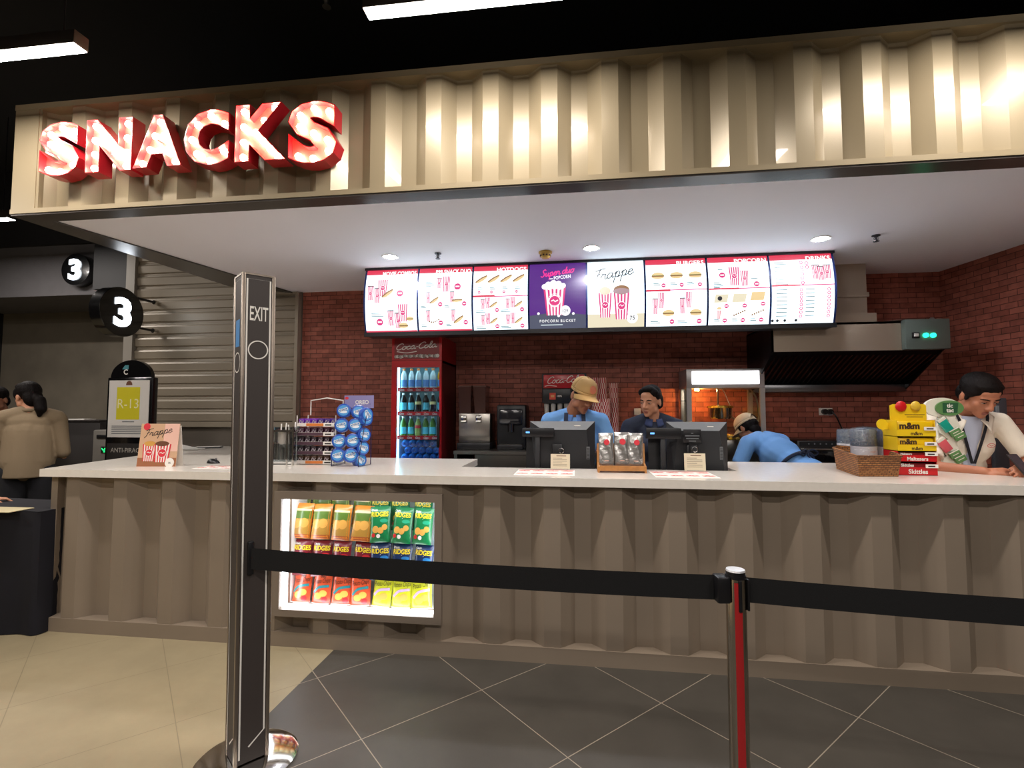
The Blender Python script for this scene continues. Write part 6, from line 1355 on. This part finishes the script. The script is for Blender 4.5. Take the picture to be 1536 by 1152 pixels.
def head_prims(f, M, fem=False, nose=1.0):
    e = lambda c, r, R=None: f.ell(c, r, R, M)
    e((0, -.012, .032), (.074, .092, .083)); e((0, .022, -.028), (.06, .064, .07)); e((0, .05, -.075), (.034, .032, .028)); e((0, .064, -.09), (.022, .02, .017))
    e((0, .066, .026), (.05, .022, .014)); e((0, .058, .05), (.05, .024, .03))
    for s in (-1, 1):
        e((s*.034, .05, -.022), (.023, .022, .024)); e((s*.074, -.012, -.008), (.009, .019, .03)); e((s*.044, .018, -.056), (.02, .034, .026)); e((s*.031, .071, .008), (.017, .012, .011))
        e((s*.011, .092, -.03), (.009, .01, .008))
    f.cap((0, .084, .016), (0, .104*1, -.024), .007, .0115, M=M); e((0, .102, -.03), (.011, .011, .009))
    e((0, .082, -.058), (.0195, .0095, .0052)); e((0, .081, -.067), (.0165, .0095, .0062))
    f.cap((0, -.02, -.06), (0, -.035, -.15), .05 if fem else .056, .052 if fem else .06, M=M)
SKIN = lambda n, c: mat(n, c, rough=.5, noise=.05, nscale=14)
LIPS = mat('lip_colour', '#9c5a4c', rough=.4)
HAIRM = mat('black_hair', '#120d0c', rough=.6, bump=.4, bscale=160, spec=.12)
EYEW = mat('eye_white', '#d8d0c8', rough=.25); EYED = mat('eye_dark', '#1a0f0b', rough=.15)
def face_bits(t, M, skin, shut=.5, browm=None):
    for s in (-1, 1):
        b = MB(); b.ell((s*.031, .0795, .004-.001*shut), (.0125, .0045, .0046*(1-.5*shut)), EYEW, 12, 8, M); b.ell((s*.031, .0822, .0028-.001*shut), (.0052, .0028, .0044*(1-.5*shut)), EYED, 10, 6, M)
        b.tube([M @ V(s*.031-.0135, .0795, .0075), M @ V(s*.031-.006, .0845, .0088-.0032*shut), M @ V(s*.031+.006, .0845, .0088-.0032*shut), M @ V(s*.031+.0135, .0795, .0075)], .0016, 5, EYED); b.build('eye', t)
        b = MB(); b.tube([M @ V(s*.014, .0865, .022), M @ V(s*.028, .087, .0275), M @ V(s*.042, .079, .0255), M @ V(s*.05, .07, .02)], [.0028, .0036, .003, .0015], 6, browm or HAIRM); b.build('eyebrow', t)
def lip_pick(M):
    Mi = M.inverted()
    def pk(c):
        q = Mi @ Vector(c)
        return 1 if (q.y > .079 and -.0735 < q.z < -.053 and abs(q.x) < .0205-abs(q.z+.0625)*.9) else 0
    return pk
def hand(f, W, d, up, side, curl=.5, s=1.0, thumb=1):
    """W wrist, d direction of the fingers, up = back of the hand normal, side = +1/-1 thumb side"""
    d = Vector(d).normalized(); up = Vector(up); up = (up-d*up.dot(d)).normalized(); r = d.cross(up)*side
    P = lambda a, b_, c: Vector(W)+(d*a+r*b_+up*c)*s
    f.ell(P(.045, 0, 0), (.02*s, .02*s, .016*s)); 
    for k in (-.024, -.008, .008, .024): f.cap(P(.012, k*.6, 0), P(.085, k, 0), .012*s, .0105*s)
    L = (.038, .044, .041, .031)
    for k, (o_, l) in enumerate(zip((.028, .0095, -.0095, -.027), L)):
        a0 = .25*curl; p = P(.088, o_, .0); dd = 0
        for j, q in enumerate((l, l*.68, l*.55)):
            dd += curl*(.55, .75, .5)[j]; nx = p+(d*math.cos(dd)-up*math.sin(dd))*q*s+r*(.04*(1.5-k))*q*s; f.cap(p, nx, (.0092, .0085, .0075)[j]*s, (.0085, .0075, .0066)[j]*s); p = nx
    p = P(.022, .026, -.004); q = P(.052, .05, -.016-.01*curl); q2 = P(.08, .052-.01*curl, -.024-.014*curl); q3 = P(.1, .046-.016*curl, -.03-.018*curl)
    f.chain([p, q, q2, q3], [.0135*s, .0115*s, .0098*s, .0078*s])
def headM(neck, yaw, pitch, roll=0, s=1.0):
    # neck: base of skull point in figure space; yaw + = to the figure's left
    return Matrix.Translation(Vector(neck)) @ Matrix.Rotation(yaw, 4, 'Z') @ Matrix.Rotation(pitch, 4, 'X') @ Matrix.Rotation(roll, 4, 'Y') @ Matrix.Translation((0, .03*s, .13*s)) @ Matrix.Scale(s, 4)
def torso(f, L, w=1.0, extra=0.0, female=False, top=True):
    # L maps upright torso points to the leaned pose
    c = lambda x, y, z: L(V(x, y, z))
    e = extra
    Rm = L.rot
    f.ell(c(0, 0, .93), (.155*w+e, .105*w+e, .11+e), Rm); f.ell(c(0, 0, 1.04), (.14*w+e, .098*w+e, .13+e), Rm); f.ell(c(0, .005, 1.2), (.16*w+e, .112*w+e, .15+e), Rm)
    f.ell(c(0, -.005, 1.31), (.155*w+e, .092*w+e, .08+e), Rm)
    for s in (-1, 1): f.cap(c(s*.05, -.015, 1.385), c(s*.165*w, -.005, 1.345), .05+e, .055+e); f.ell(c(s*.07, .06, 1.2), (.07+e, .055+e, .07+e), Rm)
class Lean:
    def __init__(s, ang, yaw=0, side=0, piv=(0, 0, .92)):
        s.rot = Matrix.Rotation(yaw, 3, 'Z') @ Matrix.Rotation(side, 3, 'Y') @ Matrix.Rotation(-ang, 3, 'X'); s.p = Vector(piv)
    def __call__(s, v): return s.p+s.rot @ (Vector(v)-s.p)
def legs(f, e=0, stance=.1, lift=0):
    for s in (-1, 1): f.chain([V(s*.085, 0, .9), V(s*stance, .01, .48), V(s*stance, -.02, .09)], [.088+e, .058+e, .042+e]);
def feet(f):
    for s in (-1, 1): f.ell((s*.1, .05, .04), (.042, .125, .035))
def cloth(n, c, **k): return mat(n, c, rough=.85, bump=.15, bscale=25, **k)
def person(label, loc, rz, H_, build):
    t = thing('person', label, 'person', loc, rz); build(t, Matrix.Scale(1, 4)); t.scale = (H_, H_, H_); return t
def collar(t, L, m, w=.062, name='collar'):
    b = MB()
    for s in (-1, 1):
        b.sheet(lambda u, v: L(V(s*(.01+(w)*math.sin(u*PI*.95)), .075*math.cos(u*PI)-.01+.028*v*max(0, math.cos(u*PI)), 1.425-.02*(1-u)-v*.05*(1.1-.5*u)))+Vector((s*.012*v, 0, 0)), 14, 3, m)
    o = b.build(name, t); md = o.modifiers.new('s', 'SOLIDIFY'); md.thickness = .004
def arm(f, sh, el, wr, e=0, upto=1.0):
    f.chain([sh, el, wr], [.05, .039, .027])
def trunk_person(t, L, skin, hM, arms, shirt, sleeve, pantm, w=1.0, fem=False, vox=.0065, hands=True, extra=None, shoem=None, hand_dirs=None, legs_on=True, long=False):
    f = Fig(); torso(f, L, w); 
    if legs_on: legs(f); feet(f)
    f.cap(L(V(0, -.01, 1.36)), hM @ V(0, -.03, -.13), .06, .052 if fem else .058)
    head_prims(f, hM, fem)
    for k, (sh, el, wr) in enumerate(arms):
        arm(f, sh, el, wr)
        if hands:
            hd = hand_dirs[k]; hand(f, wr, hd[0], hd[1], hd[2], hd[3])
    body = f.fuse('body', t, [skin, LIPS], vox, 2, lip_pick(hM))
    f = Fig(); torso(f, L, w, .014)
    f.ell(L(V(0, 0, .9)), (.165*w, .118*w, .1), L.rot)
    for sh, el, wr in arms:
        f.ell(sh, (.064,)*3)
        if long: f.chain([sh, el, el.lerp(wr, .86)], [.062, .053, .043])
        else: f.cap(sh, sh.lerp(el, sleeve), .064, .06, flat=True)
    if extra: extra(f, L)
    f.fuse('shirt', t, [shirt], .009, 3)
    if legs_on:
        f = Fig(); legs(f, .016); f.ell((0, 0, .9), (.165*w, .115*w, .1)); f.fuse('trousers', t, [pantm], .011, 3)
        f = Fig(); 
        for s in (-1, 1): f.ell((s*.1, .05, .045), (.05, .135, .045)); 
        b = MB()
        for s in (-1, 1):
            b = MB(); b.ell((s*.1, .05, .045), (.05, .135, .044), BLACK, 14, 8); b.build('shoe', t)
    return body
CAPM = cloth('tan_cap', '#c09b64'); LB = cloth('light_blue_shirt', '#6fa2dc'); APR = cloth('navy_apron', '#222a40'); NAV = cloth('dark_navy_shirt', '#1a2236'); TANJ = cloth('tan_jacket', '#85735a'); WHS = cloth('white_overshirt', '#ece3d2'); BLK = cloth('black_trousers', '#17171c'); PLB = cloth('pale_blue_shirt', '#b9c0d4')
def ball_cap(t, M, col, brim_yaw=0, rear=False):
    b = MB(); Mb = M @ Matrix.Rotation(brim_yaw, 4, 'Z')
    b.sheet(lambda u, v: Mb @ V(.083*math.cos(2*PI*u)*math.cos(v*PI/2)**.8, -.008+.102*math.sin(2*PI*u)*math.cos(v*PI/2)**.8, .045+.088*math.sin(v*PI/2)), 36, 10, col); b.ell((0, -.008, .134), (.008, .008, .005), col, 8, 5, Mb)
    b.sheet(lambda u, v: Mb @ V(.0835*math.cos(2*PI*u), -.008+.1025*math.sin(2*PI*u), .046-.016*v), 36, 2, col)
    o = b.build('cap_crown', t); md = o.modifiers.new('s', 'SOLIDIFY'); md.thickness = .003
    b = MB(); b.sheet(lambda u, v: Mb @ V(.08*math.cos(PI*(.06+.88*u))*(1-.12*v), -.008+.098*math.sin(PI*(.06+.88*u))+v*.08*math.sin(PI*u)**.7, .034-.012*v-.022*(2*u-1)**2*(1+v)), 20, 6, col)
    o = b.build('cap_brim', t); md = o.modifiers.new('s', 'SOLIDIFY'); md.thickness = .004
    if not rear:
        b = MB(); a = Art(b, lambda x, y, l: Mb @ V(x, .0, 0)+(Mb.to_3x3() @ V(0, .101*max(.2, 1-((y)/.1)**2)**.5-.006+l*3, .045+y))); a.disc(0, .035, .026, mat('cap_badge', '#cf7a5a', rough=.7), 16); b.build('cap_badge', t)
    else:
        b = MB(); b.sheet(lambda u, v: Mb @ V(.03*math.cos(PI*u)*(1-v)*1.0, -.111+.02*v, .035+.04*math.sin(PI*u)*(1-v)), 14, 4, HAIRM); b.build('hair_gap', t)
def hair_shell(t, M, kind):
    f = Fig(); e = lambda c, r, R=None: f.ell(c, r, R, M)
    if kind == 'back':      # pulled back, with a low bun
        e((0, -.024, .046), (.079, .092, .083)); e((0, .026, .1), (.052, .044, .026)); e((0, -.065, -.01), (.068, .052, .07)); e((0, -.118, -.03), (.036, .032, .036))
        e((0, -.128, -.04), (.042, .036, .042))
        for s in (-1, 1): e((s*.05, .024, .074), (.03, .036, .03)); e((s*.066, -.012, .045), (.015, .044, .032)); e((s*.062, -.05, .005), (.018, .034, .045))
    elif kind == 'under':   # short hair below a cap
        e((0, -.03, .02), (.079, .083, .07)); e((0, -.06, -.04), (.058, .04, .05))
        for s in (-1, 1): e((s*.07, .012, .012), (.01, .018, .026))
    elif kind == 'pony':
        e((0, -.02, .045), (.084, .1, .088)); e((0, .03, .095), (.06, .055, .035)); e((0, -.07, -.02), (.07, .05, .08))
        f.chain([M @ V(0, -.11, -.02), M @ V(.005, -.145, -.06), M @ V(.005, -.15, -.13), M @ V(0, -.135, -.18)], [.026, .042, .042, .018])
        for s in (-1, 1): e((s*.064, .01, .03), (.02, .04, .05))
    elif kind == 'flat':    # thick short hair brushed forward
        e((0, -.02, .058), (.086, .1, .075)); e((0, .03, .08), (.07, .048, .03)); e((0, -.06, .0), (.074, .05, .07))
        for s in (-1, 1): e((s*.066, .0, .04), (.018, .05, .035)); e((s*.071, .012, .008), (.008, .016, .028))
    else:
        e((0, -.02, .05), (.082, .098, .085)); e((0, .04, .085), (.062, .05, .035)); e((0, -.06, -.02), (.07, .05, .07))
    return f.fuse('hair', t, [HAIRM], .006, 3)
def eyeglass(*a): pass
def straps(t, L, m, fr=True):
    for s in (-1, 1):
        b = MB(); b.sheet(lambda u, v: L(V(s*(.062+.012*u)+(v-.5)*.03, .05+.088*u**.6, 1.42-.19*u)), 8, 1, m); b.build('apron_strap', t)
    b = MB(); b.sheet(lambda u, v: L(V(.125*(2*u-1), .142-.05*(2*u-1)**2+.01, 1.25-.55*v)), 12, 8, m); b.build('apron_bib', t)
SK1 = SKIN('skin_brown', '#a86e50'); SK2 = SKIN('skin_warm', '#c98f70'); SK3 = SKIN('skin_tan', '#b67658'); SK4 = SKIN('skin_shade', '#9a6a52')
# --- cashier with the tan cap: stands behind the left register, head bowed to the right of the picture
def cashier(t, M):
    L = Lean(.16); nk = L(V(0, .0, 1.42)); hM = headM(nk, .55, -.42, -.12, 1.08)
    sh = [L(V(-.19, 0, 1.35)), L(V(.19, 0, 1.35))]
    arms = [(sh[0], L(V(-.29, .03, 1.1)), L(V(-.2, .25, .98))), (sh[1], L(V(.26, .03, 1.09)), L(V(.16, .26, .97)))]
    trunk_person(t, L, SK1, hM, arms, LB, .72, BLK, 1.03, hand_dirs=[((.3, .9, -.2), (0, .3, 1), -1, .5), ((-.3, .9, -.2), (0, .3, 1), 1, .5)])
    face_bits(t, hM, SK1, 1.0); hair_shell(t, hM, 'under'); ball_cap(t, hM, CAPM); collar(t, L, cloth('blue_collar', '#5f86c8'), .075); straps(t, L, APR)
pc_ = atY(868, 598, 3.98); CSX = pc_.x
cashier_t = person('cashier in a tan cap and light blue shirt bowing over the left register', (atY(862, 600, 4.1).x, 4.1, 0), PI, 1.06, cashier)
# --- dark haired woman beside him
def woman(t, M):
    L = Lean(.1); nk = L(V(0, 0, 1.41)); hM = headM(nk, -.62, -.2, -.05, 1.0) @ Matrix.Diagonal((.97, .97, 1.0, 1))
    arms = [(L(V(-.175, 0, 1.34)), L(V(-.25, .02, 1.08)), L(V(-.16, .23, .98))), (L(V(.175, 0, 1.34)), L(V(.25, .02, 1.08)), L(V(.16, .23, .98)))]
    trunk_person(t, L, SK2, hM, arms, NAV, .75, BLK, .86, True, hand_dirs=[((.3, .9, -.2), (0, .3, 1), -1, .5), ((-.3, .9, -.2), (0, .3, 1), 1, .5)])
    face_bits(t, hM, SK2, .8); hair_shell(t, hM, 'back'); collar(t, L, cloth('navy_collar', '#27345a'), .07)
    b = MB(); b.tube([hM @ V(.076, -.012, -.036), hM @ V(.079, -.01, -.041)], .0035, 6, CHROME); b.build('earring', t)
person('dark haired woman in a navy collared shirt looking down to the left', (atY(978, 600, 4.08).x, 4.08, 0), PI, 1.03, woman)
# --- bent worker seen from behind
def bent(t, M):
    L = Lean(1.05, .1, .0); nk = L(V(0, .02, 1.42)); hM = headM(nk, .15, -.62, 0, 1.0)
    arms = [(L(V(-.19, 0, 1.35)), L(V(-.3, .02, 1.35))+V(-.02, .02, -.26), L(V(-.3, .02, 1.35))+V(.0, .14, -.45)), (L(V(.19, 0, 1.35)), L(V(.28, .02, 1.35))+V(0, .05, -.26), L(V(.25, .02, 1.35))+V(-.02, .16, -.44))]
    trunk_person(t, L, SK4, hM, arms, LB, .6, BLK, 1.0, hand_dirs=[((0, .7, -.7), (0, .7, .7), -1, .6), ((0, .7, -.7), (0, .7, .7), 1, .6)])
    face_bits(t, hM, SK4); hair_shell(t, hM, 'under'); ball_cap(t, hM, cloth('pale_cap', '#b7a488'), 0, True)
    wst = [L(V(.172*math.cos(a), .122*math.sin(a)-.0, 1.03)) for a in [2*PI*k/28 for k in range(28)]]
    b = MB(); b.tube(wst, .013, 6, APR, True); b.build('apron_belt', t)
    k0_ = L(V(.03, -.13, 1.03)); b = MB()
    for s in (-1, 1):
        b.tube(crom([k0_, k0_+V(s*.04, -.02, .012), k0_+V(s*.085, -.02, -.012), k0_+V(s*.05, -.022, -.03), k0_], 5), .006, 6, APR)
        b.tube(crom([k0_, k0_+V(s*.025+.02, -.03, -.07), k0_+V(s*.04+.03, -.035, -.16)], 5), .009, 6, APR)
    b.build('apron_bow', t)
    b = MB(); b.sheet(lambda u, v: L(V(.14*(2*u-1), .15-.06*(2*u-1)**2, 1.25-.55*v)), 12, 8, APR); b.build('apron_bib', t)
person('worker bent over with his back turned, light blue shirt and tied navy apron', (atY(1212, 690, 4.34).x, 4.34, 0), .42, 1.08, bent)
# --- man in white leaning on the counter with a phone
def manw(t, M):
    L = Lean(.3, 0, .0); nk = L(V(0, .01, 1.42)); hM = headM(nk, .2, -.58, .0, 1.13) @ Matrix.Diagonal((1.07, 1, 1, 1))
    # figure faces -Y in the world; its left (-x here) is the picture's right
    arms = [(L(V(-.2, 0, 1.35)), L(V(-.33, .12, 1.12)), V(-.06, .52, 1.06)), (L(V(.2, 0, 1.35)), V(.29, .36, 1.05), V(.11, .52, 1.045))]
    trunk_person(t, L, SK3, hM, arms, WHS, .82, BLK, 1.08, hand_dirs=[((.35, .8, .12), (-.75, .2, .6), -1, .85), ((-.95, .28, .05), (.1, .5, .85), 1, .75)])
    face_bits(t, hM, SK3, 1.0); hair_shell(t, hM, 'flat')
    b = MB(); b.sheet(lambda u, v: L(V((.028+.03*(1-v))*(2*u-1), .09+.055*v**.5+.012-.02*(2*u-1)**2, 1.42-.42*v)), 8, 10, PLB); b.build('inner_shirt', t)
    for s in (-1, 1):
        P4 = [V(s*.07, .0, 1.44), V(s*.035, .098, 1.40), V(s*.085, .145, 1.325), V(s*.135, .06, 1.405)]
        b = MB(); b.sheet(lambda u, v: L(P4[0].lerp(P4[1], u).lerp(P4[3].lerp(P4[2], u), v)+V(0, .012*math.sin(PI*v), .008*math.sin(PI*v))), 6, 6, WHS); o = b.build('collar_flap', t); md = o.modifiers.new('s', 'SOLIDIFY'); md.thickness = .004
    LAN = cloth('black_lanyard', '#16161e')
    for s in (-1, 1):
        b = MB(); b.sheet(lambda u, v: L(V(s*(.078*(1-u)+.006)+(v-.5)*.018, .075+.088*u**.55, 1.43-.31*u)), 12, 1, LAN); b.build('lanyard_strap', t)
    b = MB(); a = Art(b, lambda x, y, l: L(V(-.1+x, .128+l*6, 1.235+y))); a.ring(0, 0, .02, .003, LRED, 20, .014); a.line([(-.012, .004), (0, -.004), (.012, .006)], .003, LRED); b.build('chest_badge', t)
manx = atY(1462, 600, 3.62).x
man_t = person('man in a white shirt with a black lanyard leaning on the counter over his phone', (atY(1433, 600, 4.05).x, 4.1, 0), PI-.12, 1.07, manw)
# --- woman in the tan jacket, seen from behind
def tanw(t, M):
    L = Lean(.04); nk = L(V(0, -.01, 1.4)); hM = headM(nk, .75, -.2, 0, 1.02)
    arms = [(L(V(-.18, 0, 1.33)), V(-.24, .0, 1.07), V(-.2, .24, 1.05)), (L(V(.18, 0, 1.33)), V(.22, .02, 1.05), V(.15, .24, 1.02))]
    trunk_person(t, L, SK2, hM, arms, TANJ, 1, BLK, 1.0, True, long=True, extra=lambda f, L: (f.cap(V(0, 0, 1.22), V(0, 0, 1.0), .125, .15, 20), f.cap(V(-.05, 0, 1.22), V(-.05, 0, .98), .11, .13, 20), f.cap(V(.05, 0, 1.22), V(.05, 0, .98), .11, .13, 20), f.cap(V(0, 0, 1.0), V(0, 0, .85), .15, .16, 20, True)), hand_dirs=[((.2, .9, .1), (-.5, 0, .8), -1, .6), ((-.2, .9, .1), (.5, 0, .8), 1, .6)])
    b = MB(); b.tube(crom([L(V(.06*math.cos(a), .055*math.sin(a)-.012, 1.41)) for a in [2*PI*k/16 for k in range(16)]], 2), .016, 8, TANJ, True); b.build('jacket_collar', t)
    face_bits(t, hM, SK2); hair_shell(t, hM, 'pony')
ptw = atY(48, 600, 3.62)
person('woman with a low ponytail in a tan jacket seen from behind at the left', (ptw.x-.42, 3.95, 0), .62, 1.07, tanw)
# --- person in dark clothes beyond her
def darkp(t, M):
    L = Lean(.02); nk = L(V(0, 0, 1.42)); hM = headM(nk, -.2, -.25, 0, 1.0)
    arms = [(L(V(-.19, 0, 1.35)), V(-.27, .02, 1.08), V(-.14, .25, 1.1)), (L(V(.19, 0, 1.35)), V(.27, .02, 1.08), V(.14, .25, 1.1))]
    trunk_person(t, L, SK4, hM, arms, cloth('black_blue_shirt', '#14151f'), 1, BLK, 1.0, long=True, hand_dirs=[((.4, .9, .1), (0, 0, 1), -1, .6), ((-.4, .9, .1), (0, 0, 1), 1, .6)])
    face_bits(t, hM, SK4); hair_shell(t, hM, 'short')
pdk = atY(4, 590, 4.5)
person('person in dark clothes facing the tan jacketed woman at the left edge', (pdk.x, 4.5, 0), PI+.5, 1.05, darkp)
# --- person outside the left edge whose hand rests on the navy cloth
def handp(t, M):
    L = Lean(.25); nk = L(V(0, 0, 1.42)); hM = headM(nk, 0, -.2, 0, 1.0)
    arms = [(L(V(-.19, 0, 1.35)), V(-.27, .1, 1.08), V(-.2, .3, 1.06)), (L(V(.19, 0, 1.35)), V(.2, .33, 1.1), HW)]
    trunk_person(t, L, SK2, hM, arms, cloth('grey_shirt', '#4a4a52'), .6, BLK, 1.0, hand_dirs=[((.2, .9, -.1), (0, 0, 1), -1, .7), (HD, (0, .1, 1), 1, 1.15)])
    face_bits(t, hM, SK2); hair_shell(t, hM, 'short')
hw = atY(13, 744, 3.32); base = Vector((hw.x-.16, 2.62, 0)); rzp = 0.0
HW = Vector((hw.x-.03, 3.22, tz+.03))-base; HD = Vector((.5, .8, -.1))
person('person mostly outside the left edge resting a hand on the navy cloth', base, rzp, 1.0, handp)
# phone in the man's hands
Mm = man_t.matrix_basis @ Matrix.Scale(1, 4)
q = Mm @ V(.0, .63, 1.1)
b = MB(); b.rbox(-.036, .036, -.075, .075, -.004, .004, mat('phone_dark', '#2a2422', rough=.3), .003); o = b.build('phone_body'); 
t = thing('smartphone', 'dark smartphone held by the man in white at the right edge', 'phone', q); t.rotation_euler = (.9, 0, .25)
o.parent = t; b = MB(); b.box(-.033, .033, -.07, .07, .0041, .0046, mat('phone_screen', '#30343c', rough=.1, coat=.5)); b.build('screen', t)
# ------------------------------------------------------------------ sub-parts: hang small pieces on the part that carries them
def base_name(o): return o.name.split('.')[0]
PAIRS = [('shelf_strip', 'wire_shelf'), ('price_tag', 'wire_shelf'), ('door_handle', 'door'), ('side_vent', 'screen_housing'), ('price_strip', 'shelf'), ('flange', 'arm'),
         ('apron_bow', 'apron_belt'), ('cap_badge', 'cap_crown'), ('cap_brim', 'cap_crown'), ('hair_gap', 'cap_crown'), ('warm_lamp', 'lightbox_housing'), ('lightbox_face', 'lightbox_housing'), ('kettle_hanger', 'kettle'),
         ('tap_lever', 'body'), ('nozzle', 'valve_panel'), ('plug', 'face_plate'), ('numeral', 'drum'), ('belt_receiver', 'front_panel'), ('belt_slot', 'pole'), ('red_stripe', 'pole'), ('chest_badge', 'shirt'), ('bulb', 'face_plate'), ('drip_tray', 'body'), ('spout', 'front_panel')]
for t in [o for o in bpy.data.objects if o.type == 'EMPTY' and o.parent is None]:
    ch = list(t.children)
    for c, p in PAIRS:
        cs = [o for o in ch if base_name(o) == c]; ps_ = [o for o in ch if base_name(o) == p]
        if not ps_: continue
        for i, o in enumerate(cs):
            if not o.children: o.parent = ps_[i] if len(cs) <= len(ps_) else ps_[0]
